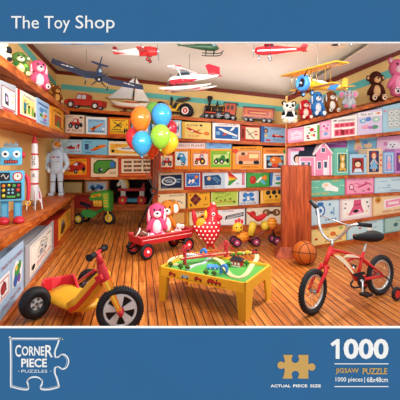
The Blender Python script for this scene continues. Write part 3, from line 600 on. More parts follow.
rowb(B4l, 118.8, 151.5, 19.8, '#C5341F', [r_('#E8863A', .03, .05, .97, .12), r_(CR, .08, .18, .96, .9)]+[r_('#6E4630', .16+.3*i, .68-.21*j, .4+.3*i, .8-.21*j) for i in range(3) for j in range(3) if .16+.3*i < .8]+[r_('#B9A07A', .18+.3*i, .77-.21*j, .38+.3*i, .79-.21*j) for i in range(3) for j in range(3)]+[r_(OR if (i+j) % 2 else '#A83A2A', .24+.3*i, .7-.21*j, .3+.3*i, .75-.21*j) for i in range(3) for j in range(3)], 'red framed cream box with three rows of small wagons, left of the post', G3)
# --- third row right (tall) with flat boxes on top
rowb(B3, 158.5, 173.8, 15.8, '#C8381F', [r_(CR, .16, .14, .92, .86), p_('#B8302A', (.22, .4), (.24, .54), (.42, .58), (.48, .74), (.68, .74), (.74, .56), (.88, .52), (.86, .38)), p_(LB, (.48, .56), (.51, .68), (.6, .68), (.62, .56)), e_(K, .34, .36, .12, .14), e_(K, .74, .36, .12, .14), e_(GY, .34, .36, .05, .06), e_(GY, .74, .36, .05, .06)], 'small red box with a red monster truck, right of the post', G3)
rowb(B3, 174.5, 190, 20.5, '#EE8F2C', [r_('#DDEBEA', .06, .18, .86, .86), p_('#3F96CC', (.2, .6), (.3, .8), (.6, .76), (.75, .5), (.7, .3), (.5, .36), (.3, .52)), e_(K, .26, .52, .1, .08), e_(K, .55, .28, .12, .09), e_(W_, .55, .28, .05, .04), t_('#4A6A5A', 'RALLY', .3, .86, .8, .92), r_(W_, .38, .62, .55, .7)], 'orange and pale box with a blue rally car', G3)
rowb(B3, 190.6, 209.5, 20.5, '#F0952B', [r_('#F6DCCB', .12, .16, .95, .8), l_('#B83A20', .03, (.14, .18), (.93, .18), (.93, .78), (.14, .78), (.14, .18))]+tractor_art('#C02F26', .2, .24, .6, .5)+[e_('#D9401F', .75, .84, .22, .08), t_('#F4D070', 'FARM', .6, .81, .9, .87)], 'orange box with a red tractor on cream panel', G3)
rowb(B3, 210, 231.6, 20.5, '#EFA02C', [r_('#79B83B', .04, .1, .95, .9), r_('#C9DF8A', .16, .24, .86, .72), p_('#2F7F2C', (.18, .4), (.3, .56), (.45, .54), (.55, .7), (.68, .68), (.72, .5), (.86, .54), (.86, .38), (.3, .34)), e_(K, .28, .38, .1, .12), e_(K, .55, .38, .1, .12), e_(K, .82, .42, .06, .12), e_(W_, .28, .38, .04, .05), e_(W_, .55, .38, .04, .05), e_('#DDEB9A', .85, .8, .06, .06), t_('#C9B822', 'DIGGER', .24, .78, .6, .85)], 'green box with a dark green farm digger', G3)
rowb(B3, 232.4, 262.5, 22.8, '#F19A2D', [r_('#E9BE94', .1, .2, .96, .82), l_('#8A4420', .02, (.12, .22), (.94, .22), (.94, .8), (.12, .8), (.12, .22)), p_('#E0895A', (.2, .36), (.2, .6), (.5, .62), (.52, .74), (.9, .72), (.9, .36)), e_(K, .28, .3, .08, .08), e_(K, .8, .3, .1, .09), r_('#5A3320', .3, .62, .42, .74), e_('#D8482A', .1, .8, .1, .1), r_('#F7DFA0', .56, .48, .86, .66), t_('#5A2A10', 'BIG WORKER', .28, .87, .8, .94), t_('#8A3A10', 'BUILDERS TRUCK', .3, .07, .86, .13)], 'orange box with a peach construction truck', G3)
rowb(B3, 263, 287.0, 21.6, '#EE8C2A', [r_('#F8F4EC', .03, .02, .97, .72), r_('#211C3C', .14, .06, .86, .64), e_('#5FB0D8', .24, .5, .09, .09), e_('#5FB0D8', .76, .5, .09, .09), p_(OR, (.3, .3), (.28, .5), (.46, .6), (.72, .54), (.8, .36), (.62, .22), (.4, .2)), e_('#D8442E', .5, .18, .16, .09), e_('#8BC4D8', .3, .24, .09, .08), e_('#8BC4D8', .74, .24, .09, .08), e_(CR, .44, .44, .05, .05), t_('#8A3A10', 'PUZZLE', .14, .8, .6, .9), e_(GN, .9, .82, .06, .1)], 'white and orange box with a jumbled orange clown toy on black', G3)
def lay(S, x0, x1, ylow, h, *a, **k):  # flat box lying on the boxes below, bottom edge at picture row ylow
    return toybox(S, x0, x1, h, h, *a, z0=lambda x, p: EYE+(150-ylow)/400*p.y, **k)
lay(B3, 175, 205.5, 148.9, 6.2, '#EBC9C4', [r_('#F6E2DE', .03, .15, .97, .85), t_('#7A4A5A', 'SPEEDY PLANES', .08, .3, .96, .72)], 'flat pale pink box lying on the rally car and tractor boxes', G3, depth=.22, off=-.05)
lay(B3, 206.2, 231.5, 148.9, 7.6, '#8DBFE6', [r_('#79AEE0', .04, .1, .96, .92), t_('#2B3F90', 'BRIO STAKE', .12, .42, .9, .82), t_('#3F5FA8', 'GAME', .38, .14, .64, .32)], 'flat light blue box lying on the green digger box', G3, depth=.22, off=-.05)
# --- fourth row right
rowb(B4, 158.5, 183.5, 17.8, '#CDB493', [r_('#12294A', .09, .12, .93, .86), e_('#D8DEE2', .42, .52, .3, .25, 22), e_('#12294A', .42, .52, .23, .17, 22), e_('#9DB2C4', .42, .52, .16, .1), e_('#12294A', .42, .52, .1, .05), l_('#D8DEE2', .03, (.2, .6), (.64, .42)), r_('#8FA8BE', .72, .55, .9, .62), r_('#8FA8BE', .72, .42, .86, .48), t_('#8FA8BE', 'SPACE', .12, .16, .34, .22)], 'tan framed navy box with a white oval racing circuit', G3)
rowb(B4, 184.3, 201.8, 17.8, '#B92D2B', [r_('#CFE2F0', .06, .16, .9, .92), r_('#2C66B8', .12, .2, .86, .88), e_(W_, .5, .48, .08, .1), e_(OR, .7, .7, .1, .1), p_(W_, (.22, .36), (.3, .32), (.42, .5), (.3, .6)), t_('#8FC0EA', 'ROCKETS', .24, .74, .6, .82), l_('#9CC8EA', .03, (.35, .28), (.6, .4), (.75, .28)), r_(OR, .55, .52, .62, .6)], 'red framed blue box with white rocket and orange planet', G3)
rowb(B4, 202.5, 223, 16.8, '#CBD3DA', [p_('#1F4B7C', (.1, .2), (.08, .78), (.78, .82), (.92, .6), (.9, .22)), e_('#D9B68A', .32, .62, .1, .12), l_('#8FC3DE', .03, (.5, .66), (.76, .34)), l_('#8FC3DE', .03, (.6, .7), (.84, .44)), t_('#8A2030', 'JACK STICKS', .1, .05, .6, .14)], 'pale grey box with a dark blue night picture, left of the rainbow fan', G3)
rowb(B4, 221.5, 246, 18.4, '#E3EBF2', [p_(RD, (.26, .86), (.34, .88), (.66, .5), (.3, .56)), p_(YL, (.3, .58), (.66, .5), (.32, .38)), p_(GN, (.3, .4), (.66, .5), (.34, .14), (.26, .18)), p_(OR, (.3, .68), (.66, .5), (.3, .56)), t_(K, 'LINCON', .44, .76, .8, .88), r_('#B83A5A', .84, .16, .94, .84), r_('#DFA0B0', .87, .24, .91, .76), e_('#A9BAC8', .66, .24, .07, .05), r_('#BCD2E2', 0, 0, .14, 1)], 'white box with a red, yellow and green fan triangle', G3)
rowb(B4, 246.5, 269.4, 16.2, '#2F8F3C', [r_('#3FA34A', .03, .06, .97, .94), e_('#B62A22', .28, .46, .15, .26), e_('#D24A38', .25, .52, .07, .1), p_(W_, (.42, .34), (.48, .26), (.7, .56), (.64, .66)), p_('#5FB8DE', (.6, .36), (.76, .16), (.86, .22), (.7, .46)), p_(OR, (.66, .6), (.84, .74), (.92, .5), (.78, .4)), t_('#D9E6B0', 'CROQUET', .3, .82, .7, .91)], 'green box with a large red ball and white mallet', G3)
rowb(B4, 270, 287, 16.2, '#CFE0EC', [p_('#2F6FB4', (0, .06), (.12, .06), (.2, .94), (0, .94)), e_(GN, .5, .2, .2, .07), e_('#4A8AC8', .5, .5, .16, .12), l_('#C03A30', .04, (.3, .66), (.66, .7))], 'pale blue box partly hidden by the pillar, below the clown box', G3)
# --- fifth row right
rowb(B5, 158, 187.4, 17, '#E7CB98', [r_('#F2E0B6', .04, .06, .96, .94), t_('#3A2A1A', 'MONTGOMERY', .38, .76, .88, .86), e_('#A56A36', .42, .4, .18, .2), e_('#C98F50', .5, .46, .12, .14), l_('#6A4020', .04, (.56, .3), (.7, .5), (.84, .34)), e_(RD, .04, .84, .03, .05), r_('#6A3A1A', .94, .0, 1, 1)], 'beige box with a brown animal drawing, behind the pink rabbit', G3)
rowb(B5, 188, 209.8, 17.3, '#F0AE2B', [p_('#6A1A22', (.34, .14), (.62, .5), (.34, .86), (.1, .5)), l_('#C98A40', .015, (.22, .32), (.5, .66)), l_('#C98A40', .015, (.22, .68), (.5, .34)), t_('#5A2A10', 'MYSTERY', .55, .78, .9, .88), t_('#5A2A10', 'GAME', .68, .14, .92, .22), e_(RD, .12, .76, .04, .06), r_('#7A3A14', .8, .42, .84, .62), e_(K, .14, .2, .04, .09)], 'amber box with a dark red diamond', G3)
rowb(B5, 211.2, 238, 16.4, '#D9E29A', [r_('#B5CF52', .04, .08, .96, .93), t_('#2F5A1C', 'CRICKET', .16, .76, .56, .87), t_('#4A7A28', 'BUGS', .24, .54, .44, .64), l_('#2F5A1C', .025, (.5, .6), (.75, .78)), e_('#2F5A1C', .2, .5, .04, .05), e_('#8A3A20', .36, .36, .03, .05), e_(K, .52, .38, .03, .05), e_('#2F5A1C', .72, .42, .04, .05), l_('#C06A2A', .03, (.16, .26), (.84, .3)), e_('#2F5A1C', .86, .24, .04, .06)], 'lime green box with tiny insects, above the chicken rocker', G3)
rowb(B5, 239, 258.6, 15.6, '#C9D3DE', [r_('#DDE5EC', .05, .1, .9, .9), e_('#2F7CC6', .34, .6, .15, .15), e_('#2F7CC6', .62, .62, .15, .15), e_('#5AA0DC', .48, .42, .16, .2), r_(W_, .42, .28, .54, .52), e_('#2F7CC6', .28, .3, .1, .1), e_('#2F7CC6', .7, .32, .1, .1), t_(K, 'ICE CAVE', .1, .08, .86, .17), l_(K, .02, (.2, .74), (.5, .86), (.8, .8))], 'grey box with blue and white crystals, above the caterpillar toy', G3)
rowb(B5, 260.2, 287, 16, '#EFA92C', [r_('#F5D9A0', .04, .06, .1, .94), r_('#F2BC3A', .13, .08, .98, .94)]+sum([[e_(K, .3+.22*i, .66, .09, .14), e_(K, .38+.22*i, .4, .04, .1)] for i in range(3)], [])+[t_('#A85A14', 'WILD WEST', .2, .12, .8, .24)], 'amber box with a row of three black shapes, left of the pillar', G3)
# --- bottom row right
rowb(B6, 158.5, 188.5, 17, '#E39A33', [r_('#C06F24', .4, .08, .94, .92), r_('#E8B064', .5, .16, .86, .84), e_('#F0D09A', .2, .4, .1, .1)], 'orange box behind the toys in the wagon', G3)
rowb(B6, 189.2, 215.5, 15, '#F2DC9A', [r_('#F4E8BE', .04, .06, .96, .94), p_(OR, (.14, .1), (.34, .08), (.72, .6), (.5, .76), (.3, .5)), p_(K, (.36, .5), (.66, .76), (.8, .7), (.6, .52)), p_('#E8D8B0', (.5, .48), (.7, .64), (.8, .4))]+dash('#8A6A3A', .3, .8, .84, .06, 4), 'cream box with an orange beaked picture, behind the red chicken', G3)
rowb(B6, 216.3, 245, 17.6, '#DFE3E8', [r_('#F4F5F5', .04, .05, .96, .93), t_('#3A4A6A', 'LITTLE', .2, .74, .36, .83), t_('#B04060', 'PIANO', .38, .74, .6, .83), p_(K, (.3, .3), (.34, .52), (.95, .72), (.95, .5)), p_('#C8CCD2', (.36, .34), (.38, .42), (.92, .62), (.92, .55)), l_('#E8EAEE', .02, (.38, .47), (.92, .67)), t_('#B8434F', 'TOT', .66, .2, .9, .3)], 'white box with a black toy keyboard on the lowest shelf', G3)
rowb(B6, 246.4, 287, 17.2, '#E9D9B8', [r_('#F1E6CC', .03, .06, .97, .94), e_('#7A4A2A', .5, .68, .1, .2), e_('#D9C49A', .5, .68, .05, .1), e_('#7A4A2A', .74, .68, .1, .2), e_('#D9C49A', .74, .68, .05, .1), r_('#7A4A2A', .5, .6, .74, .76), e_('#4A2A1A', .62, .68, .04, .08), e_(RD, .16, .6, .08, .2), e_('#2A2A2A', .32, .4, .03, .05)], 'cream box with brown cogwheels, behind the caterpillar toy', G3)
# --- boxes in the recess
class Lv:  # a level shelf on a frontal plane
    pass
WQ = Wall((-3.6, 9.9), (-2.0, 9.9)); SQ = Shelf(WQ, 60, 150+(EYE-.43)/9.9*400, 112, 150+(EYE-.43)/9.9*400)
toybox(SQ, 63.5, 82, 11, 11, '#E9B765', [r_('#F4CE8A', .05, .1, .95, .9)], 'plain pale yellow box in the recess behind the astronaut', 'boxes in the recess', off=-.03, depth=.22, side='#C98F3E')
toybox(SQ, 84.5, 108.6, 12.6, 12.6, '#B87850', [r_('#E8B088', .06, .1, .94, .9), r_('#BCD0E0', .13, .2, .87, .82), p_('#3A72B4', (.2, .4), (.3, .64), (.6, .68), (.78, .56), (.8, .36), (.3, .32)), e_(K, .34, .36, .06, .12), e_(K, .7, .38, .06, .12), e_('#C9DCEC', .45, .58, .06, .08)], 'brown framed box with a blue vintage car, in the recess above the tractor', 'boxes in the recess', off=-.03, depth=.22)
# --- right wall shelves
def rowr(S, x0, x1, h, *a, **k):
    k.setdefault('depth', .27); k.setdefault('off', -.03)
    hh = h if isinstance(h, tuple) else (h, h)
    return toybox(S, x0, x1, hh[0], hh[1], *a, **k)
rowr(R2, 288, 303.6, (14, 14.8), '#F2A4BE', [r_('#E77EA4', 0, .9, 1, .97), r_('#E77EA4', 0, .03, 1, .1)]+[e_('#F9D7E2', u, v, .13, .13) for u, v in ((.3, .6), (.55, .68), (.78, .6), (.3, .32), (.56, .32), (.8, .34))]+[e_('#F2A4BE', u, v, .05, .05) for u, v in ((.3, .6), (.55, .68), (.78, .6), (.3, .32), (.56, .32), (.8, .34))], 'pink box with a pattern of pale rosettes, leftmost on the right wall', G4, depth=.07)
rowr(R2, 304.4, 319.5, (15, 16.4), '#F4F1E4', [r_('#58A648', .84, 0, 1, 1), e_(RD, .48, .72, .16, .12), e_('#C43A50', .2, .32, .09, .1), e_('#C43A50', .62, .34, .09, .1), e_(GN, .3, .52, .1, .05), e_(GN, .68, .58, .08, .05), e_(K, .25, .16, .1, .05), e_(YL, .45, .38, .07, .07)]+dash(GN, .1, .4, .86, .06, 3), 'white box with red fruit and a green edge', G4)
rowr(R2, 320, 331, (17.4, 18.6), '#F09ABB', [r_('#F7C2D4', .14, .1, .9, .92), e_('#C04A8A', .35, .74, .12, .07), e_('#E0609A', .6, .6, .14, .08), e_('#7AA0D8', .5, .3, .2, .1), e_('#9A60B0', .7, .8, .08, .05)]+dash('#B03A6A', .2, .8, .44, .04, 3), 'narrow pink box with purple and blue spots', G4)
rowr(R2, 331.6, 357.2, (19, 21.5), '#F5EDE6', [r_('#E8728A', .1, .08, .9, .44), r_('#E8728A', .1, .52, .9, .76)]+[r_('#C03048', .14+.19*i, .14, .26+.19*i, .38) for i in range(4)]+[r_('#C03048', .14+.19*i, .58, .26+.19*i, .7) for i in range(4)]+[r_(W_, .4, .4, .8, .52), t_(K, 'SUPERMARKET', .24, .84, .9, .93), e_(K, .12, .9, .07, .03), r_('#8A1A2C', .36, .12, .48, .4)], 'white box with a pink and red shop front', G4)
rowr(R2, 357.8, 382.2, (22.5, 24.8), '#D9C9E4', [r_('#F2EEF2', 0, .8, 1, 1), t_('#3A2A4A', 'TEA SET', .1, .84, .62, .95), e_('#6FB6D8', .2, .62, .14, .1), e_('#5F8ACB', .42, .68, .12, .1), e_('#E8A0BC', .3, .34, .16, .09), e_('#8FCDB4', .74, .64, .16, .11), e_('#4F9A74', .68, .3, .14, .09), e_('#B470B8', .5, .3, .1, .07), e_(W_, .74, .64, .08, .05), e_(W_, .2, .62, .06, .04), e_(OR, .82, .92, .08, .04)], 'lavender box with a colourful tea set', G4)
rowr(R2, 382.8, 406, (26, 28.5), '#A6CFE2', [r_('#B9C4C4', .2, .12, .98, .9)]+[e_('#E6E8E4', .35+.22*i, .3+.22*j, .1, .09) for i in range(3) for j in range(3)]+[e_('#9AAAA8', .35+.22*i, .3+.22*j, .05, .04) for i in range(3) for j in range(3)]+[e_(PK, .07, .82, .05, .04)], 'pale blue box with grey flower outlines at the picture edge', G4)
# dolls' row
rowr(R3, 288, 304, (29, 29), '#EFA3BE', [r_('#D9DCE6', .16, .04, .86, .86), e_('#3A2024', .55, .62, .22, .15), e_('#EFC6A8', .57, .58, .14, .12), p_('#F4F4F8', (.4, .46), (.72, .46), (.86, .1), (.24, .1))]+dash('#B03A6A', .2, .8, .9, .04, 4), 'pink framed box with a dark-haired doll in white, left of the dollhouse', G4, depth=.05, off=-.12)
rowr(R3, 324, 350, (34, 34), '#B65CB0', [r_('#9A3E98', .06, .86, .94, .96), t_('#E9C8EA', 'PRINCESS', .14, .88, .84, .94)], 'purple box standing behind the dollhouse roof', G4, depth=.1, off=-.28)
rowr(R3, 334.5, 348.4, (27.5, 27.5), '#6FBFA6', [r_('#DDF0E4', .2, .1, .92, .82), r_('#2F6A5C', .24, .13, .88, .79)]+teddy('#D9A83E', .3, .16, .52, .6)+[e_('#F2D2B0', .56, .62, .1, .06), e_('#CDEBD8', .86, .9, .07, .04)], 'teal window box with a golden-haired doll in a brown coat', G4, depth=.2, off=-.03)
rowr(R3, 347.2, 378, (36.6, 36.6), '#9ACCE0', [r_('#7CB6D2', .04, .05, .96, .96), p_('#E8C49A', (.2, .66), (.26, .9), (.4, .93), (.5, .7)), p_('#F2A0B0', (.24, .6), (.36, .8), (.46, .66)), e_('#D8884A', .32, .9, .09, .05), e_('#E8C49A', .66, .78, .14, .08), e_('#5A90C8', .58, .86, .08, .05)], 'tall light blue box with two dolls behind the window boxes', G4, depth=.1, off=-.27)
rowr(R3, 350, 366.6, (20.5, 20.5), '#A9CFE4', [r_(K, .12, .1, .82, .82), r_('#B02E2C', .15, .12, .79, .8), e_('#5A2018', .46, .56, .26, .2), e_('#F3D4B8', .46, .5, .17, .13), p_('#D8E4EC', (.3, .3), (.62, .3), (.74, .12), (.2, .12)), e_(K, .4, .52, .02, .02, 6), e_(K, .53, .52, .02, .02, 6), e_('#3F66A8', .9, .9, .05, .04)], 'small pale blue box with a baby doll on red', G4, depth=.18, off=-.05)
rowr(R3, 367.4, 382.4, (25.5, 25.5), '#E9C6A0', [r_('#27386A', .1, .08, .76, .92)]+doll('#B8402A', '#7FB4DA', .12, .12, .6, .78)+[e_('#D8443A', .87, .75, .06, .04), e_('#D8443A', .87, .55, .06, .04), e_('#D8443A', .87, .35, .06, .04)], 'peach box with a red-haired doll in a blue dress', G4, depth=.2, off=-.04)
rowr(R3, 374.5, 404, (35.5, 37), '#E6A4CC', [r_('#F2C6DE', .06, .05, .96, .94), e_('#EFE9F0', .62, .78, .26, .13), e_('#F4F2F4', .6, .78, .17, .1), e_(K, .53, .8, .025, .02), e_(K, .66, .8, .025, .02), e_('#3A2A3A', .6, .74, .035, .02), e_('#D88AB4', .36, .82, .07, .06)], 'large pink box with a white puppy face, behind the doll boxes', G4, depth=.1, off=-.27)
rowr(R3, 383.2, 394.2, (21.8, 21.8), '#8FB0DC', [r_('#CFE0F2', .14, .08, .88, .92), r_('#7FA4D8', .2, .12, .82, .88)]+doll('#C8D4EC', '#F0A0BC', .26, .14, .5, .7, '#F4BFCB'), 'narrow blue box with a pink doll', G4, depth=.2, off=-.04)
rowr(R3, 394.8, 410, (24, 24), '#C88ACB', [r_('#7A3E86', .1, .1, .9, .86), e_('#E8C49A', .4, .55, .16, .14), e_('#D8A03A', .4, .68, .2, .1)], 'purple doll box cut off by the right edge', G4, depth=.2, off=-.04)
rowr(R4, 309, 344.7, (19.6, 18), '#5FB39A', [r_('#6FC2A8', .02, .04, .98, .96), e_('#EAF0EA', .48, .56, .14, .17), p_('#F2F4F0', (.4, .3), (.56, .28), (.8, .2), (.82, .4), (.6, .6)), e_('#F3CDA6', .46, .58, .06, .08), t_('#F2CF60', 'BABY', .64, .74, .86, .85), t_('#F2CF60', 'BABY BED', .06, .1, .54, .22)]+dash('#D0EEDF', .06, .3, .78, .05, 4)+dash('#D0EEDF', .84, .98, .5, .05, 2)+dash('#D0EEDF', .06, .26, .46, .04, 3), 'teal box with a baby in white blanket', G4)
rowr(R4, 345.4, 374, (17.6, 15.8), '#E66C98', [r_('#F0A2BE', .05, .08, .96, .93), t_('#8A1F48', 'HAIR SALON', .1, .8, .84, .9), e_('#B02A5A', .2, .44, .09, .18), e_('#F7C9D8', .2, .44, .06, .12), l_('#B02A5A', .05, (.26, .3), (.36, .12)), l_('#C83A6E', .1, (.42, .4), (.74, .6)), l_('#C83A6E', .06, (.66, .7), (.9, .52)), e_('#C83A6E', .8, .26, .06, .08), t_('#8A1F48', 'GIRL', .54, .14, .68, .24), l_('#D85A8A', .05, (.32, .66), (.5, .56))], 'pink box with a mirror and hairdressing tools', G4)
rowr(R4, 374.8, 408, (16, 14.6), '#B4D5E4', [r_('#C6E0EA', .03, .05, .98, .95), t_('#3A6A92', 'FLOWER', .5, .72, .82, .84)]+dash('#7FA9C2', .08, .4, .7, .04, 4)+dash('#7FA9C2', .1, .5, .3, .04, 4)+[t_('#3A6A92', 'GARDEN SHOP', .42, .08, .86, .16), e_('#9CC4D8', .4, .46, .05, .07)], 'pale blue plain box with small dark writing, above the bicycle saddle', G4)
rowr(R5, 310, 339.4, (26.5, 23), '#B5D5E4', [r_('#C8E2EC', .04, .06, .95, .93), e_('#2F72B4', .34, .52, .17, .24), e_('#DDECF2', .34, .52, .12, .17), e_('#2F72B4', .34, .52, .06, .08), p_('#2F72B4', (.22, .74), (.46, .74), (.42, .84), (.26, .84)), e_('#E08A3A', .2, .88, .03, .03), e_('#4A8AC0', .66, .72, .04, .05), e_('#4A8AC0', .72, .4, .04, .05), r_('#4A8AC0', .78, .3, .81, .6)]+dash('#4A8AC0', .5, .9, .12, .06, 5), 'pale blue box with a dark blue round dial, behind the left handlebar', G4)
rowr(R5, 340.2, 371.8, (22.8, 20.4), '#E7C9CB', [r_('#F5F0EA', .05, .07, .95, .93), l_('#CBA6B0', .012, (.08, .11), (.92, .11), (.92, .89), (.08, .89), (.08, .11)), p_('#D85A84', (.24, .2), (.4, .6), (.42, .86), (.64, .86), (.66, .6), (.74, .26)), p_('#F2A0BC', (.3, .2), (.42, .42), (.6, .44), (.7, .26)), e_(K, .48, .36, .09, .07), p_('#B8345E', (.42, .6), (.64, .62), (.64, .68), (.42, .66)), e_(K, .84, .7, .03, .04), e_(K, .88, .5, .025, .035), e_(K, .14, .56, .025, .035), e_(K, .16, .74, .025, .03), e_(YL, .2, .3, .025, .03), e_(YL, .82, .3, .03, .03)], 'white box with a pink dress in the middle', G4)
rowr(R5, 372.6, 408, (20.6, 19), '#E2B983', [r_('#F0D2A2', .03, .06, .98, .94), e_('#D8933A', .15, .76, .09, .16), e_('#8A5A20', .15, .76, .04, .07), p_('#F6E4E6', (.3, .28), (.3, .74), (.9, .78), (.9, .34)), p_('#EC8FB0', (.36, .34), (.36, .66), (.84, .72), (.84, .4)), r_('#F8DCE4', .42, .46, .72, .6), t_('#B03A5A', 'SWEET HOME', .26, .1, .8, .2)], 'peach box with an orange rosette and pink card', G4)
rowr(R6, 310, 346.2, (18.8, 18.5), '#E9C26A', [r_('#F3D88E', .03, .06, .96, .93), t_('#A84A28', 'KITCHEN', .2, .74, .5, .84), e_('#E0702A', .62, .5, .08, .12), l_('#A8401C', .05, (.68, .42), (.8, .26)), e_(RD, .16, .34, .04, .06), e_('#7FB05A', .84, .76, .05, .06), r_('#E89A50', .36, .36, .5, .44)]+dash('#A84A28', .4, .9, .12, .05, 5), 'yellow box with orange pan, lowest shelf behind the bicycle', G4)
rowr(R6, 347, 383.6, (18.5, 17.6), '#9CCBD8', [r_('#BFE0E6', .03, .06, .97, .93), t_('#B83A50', 'COUNTRY', .2, .7, .5, .8), t_('#3A6A8A', 'CALL', .66, .72, .82, .8), e_(RD, .34, .54, .04, .05), e_('#C05A30', .2, .2, .06, .08), l_('#5A98B4', .03, (.5, .3), (.8, .5)), e_(W_, .6, .42, .08, .1)], 'pale turquoise box under the bicycle saddle on lowest shelf', G4)
rowr(R6, 384.4, 412, (17, 16.6), '#86B0A8', [r_('#A9CBC2', .03, .06, .97, .93), e_('#3F6A6C', .4, .42, .08, .12), t_('#3F5A5C', 'LP MUSIC', .42, .6, .8, .7), e_('#D8C060', .8, .32, .06, .09)], 'grey-green box at the right end of lowest shelf', G4)
# ------------------------------------------------------------------ soft toys, vehicles and aircraft
def frame(P, yaw=0, scale=None, xdir=None):
    P = V(P); s = scale if scale else P.y/400
    if xdir is None: x = V((math.cos(math.radians(yaw)), math.sin(math.radians(yaw)), 0))
    else: x = V(xdir).normalized()
    h = V((x.x, x.y, 0)).normalized(); y = V((-h.y, h.x, 0)); z = x.cross(y).normalized() if xdir is not None else V((0, 0, 1))
    M = Matrix(((x.x*s, y.x*s, z.x*s, P.x), (x.y*s, y.y*s, z.y*s, P.y), (x.z*s, y.z*s, z.z*s, P.z), (0, 0, 0, 1)))
    return M
def shelf_frame(S, px, off, tilt=True, yaw=None, lift=.003):
    p = S.pos(px, off); p.z += lift
    d = S.W.pt(1, 0, S.z(1))-S.W.pt(0, 0, S.z(0))
    if d.x < 0: d = -d
    if not tilt: d.z = 0
    if yaw is not None: return frame(p, yaw)
    return frame(p, xdir=d)
GP = 'plush animals sitting on the top shelves'
def plush(F, label, kind, H, c, c2, ear='round', shirt=None, pad=None, w=1.0, extra=None, group=GP, name=None, nose=K, muzz=None, sit=True):
    """sitting soft toy, H tall in picture pixels, facing -y"""
    base = F.translation.copy(); r = thing(name or 'plush_'+kind, label, 'soft toy', base, group)
    h = H/10.0; m = MB(F).C(c)
    def S(x, y, z, a, b, d, col=None, M=None, n=14, q=9): m.sph((x*h*w, y*h, z*h), (a*h*w, b*h, d*h), col=col, M=M, n=n, m=q)
    S(0, 0, 2.9, 2.3, 1.9, 2.9); S(0, -.1, 7.1, 2.45, 2.1, 2.2)
    for s in (-1, 1):
        S(s*2.0, -.9, 3.8, .85, .85, 2.0, M=R('Y', s*-28) @ R('X', 12))        # arms
        S(s*1.75, -2.0, 1.0, 1.05, 2.0, 1.0)                                   # legs
    if ear == 'round':
        for s in (-1, 1): S(s*1.9, .1, 8.9, .85, .45, .85)
    if ear == 'side':
        for s in (-1, 1): S(s*2.7, .1, 7.3, .7, .4, .9)
    if ear == 'long':
        for s in (-1, 1): S(s*2.3, .0, 6.3, .7, .55, 2.3, M=R('Y', s*-10))
    if ear == 'flap':
        for s in (-1, 1): S(s*2.9, .2, 7.2, 1.5, .4, 1.7)
    m.build('body', r, PLUSH)
    def part(nm, fn, mat=PLUSH):
        q = MB(F); fn(q); return q.build(nm, r, mat)
    E = lambda q, x, y, z, a, b, d, col: q.C(col).sph((x*h*w, y*h, z*h), (a*h*w, b*h, d*h), n=10, m=7)
    part('belly', lambda q: E(q, 0, -1.05, 3.1, 1.5, 1.1, 2.0, c2)) if not shirt else part('jumper', lambda q: (E(q, 0, -.1, 3.6, 2.42, 2.0, 2.1, shirt), [q.C(shirt).sph((s*2.0*h*w, -.9*h, 4.2*h), (.95*h*w, .95*h, 1.3*h), M=R('Y', s*-28)) for s in (-1, 1)]))
    part('muzzle', lambda q: E(q, 0, -1.75, 6.5, 1.25, .9, .95, muzz or c2))
    part('nose', lambda q: E(q, 0, -2.6, 6.85, .42, .3, .3, nose), PAINT)
    for s in (-1, 1): part('eye', lambda q: E(q, s*.85, -1.95, 7.7, .3, .25, .36, K), PAINT)
    for s in (-1, 1): part('foot_pad', lambda q: E(q, s*1.75, -3.7, 1.1, .85, .4, .85, pad or c2))
    if ear in ('round', 'side'):
        for s in (-1, 1): part('inner_ear', lambda q: E(q, s*(1.9 if ear == 'round' else 2.7), -.25, 8.9 if ear == 'round' else 7.3, .5, .25, .5, muzz or c2))
    if ear in ('long', 'flap'):
        for s in (-1, 1): part('inner_ear', lambda q: E(q, s*(2.35 if ear == 'long' else 2.95), -.4 if ear == 'long' else -.1, 6.2 if ear == 'long' else 7.1, .4 if ear == 'long' else 1.0, .3, 1.7 if ear == 'long' else 1.2, muzz or c2))
    if extra: extra(F, r, h, w)
    return r
def pads4(col):
    def f(F, r, h, w):
        for s in (-1, 1):
            q = MB(F).C(col)
            q.sph((s*1.75*h*w, -4.05*h, .9*h), (.38*h*w, .2*h, .36*h), n=8, m=6)
            for dx in (-.45, 0, .45): q.sph(((s*1.75+dx)*h*w, -4.0*h, (1.5-.2*abs(dx))*h), (.17*h*w, .15*h, .17*h), n=6, m=5)
            q.build('paw_mark', r, PAINT)
    return f
# top shelf, back and right
plush(shelf_frame(R1, 289, -.06, False, yaw=0), 'black and white panda soft toy in a black jumper sitting on the top shelf', 'panda', 23, '#F2F0EA', '#F2F0EA', 'round', shirt='#17171D', pad='#EAC9A4', w=1.12,
      extra=lambda F, r, h, w: [MB(F).C(K).sph((s*1.05*h*w, -1.85*h, 7.7*h), (.6*h*w, .35*h, .65*h)).build('eye_patch', r, PLUSH) for s in (-1, 1)]+[MB(F).C(K).sph((s*1.95*h*w, .1*h, 9.0*h), (.95*h*w, .5*h, .9*h)).build('ear', r, PLUSH) for s in (-1, 1)])
plush(shelf_frame(R1, 305, -.08, False, yaw=4), 'red soft toy dog with pale face between the panda and the blue dog', 'dog', 21.5, '#C4232E', '#F0D9C9', 'long', w=.95)
plush(shelf_frame(R1, 317, -.08, False, yaw=4), 'bright blue soft toy dog with white muzzle, sitting under the biplane engine', 'dog', 27, '#3E86D0', '#E9F0F8', 'long', w=.82)
plush(shelf_frame(R1, 331, -.08, False, yaw=6), 'brown and white soft toy dog with long ears, right of the blue dog', 'dog', 24, '#8A4A22', '#F4EEE4', 'long', w=.92, extra=pads4(K))
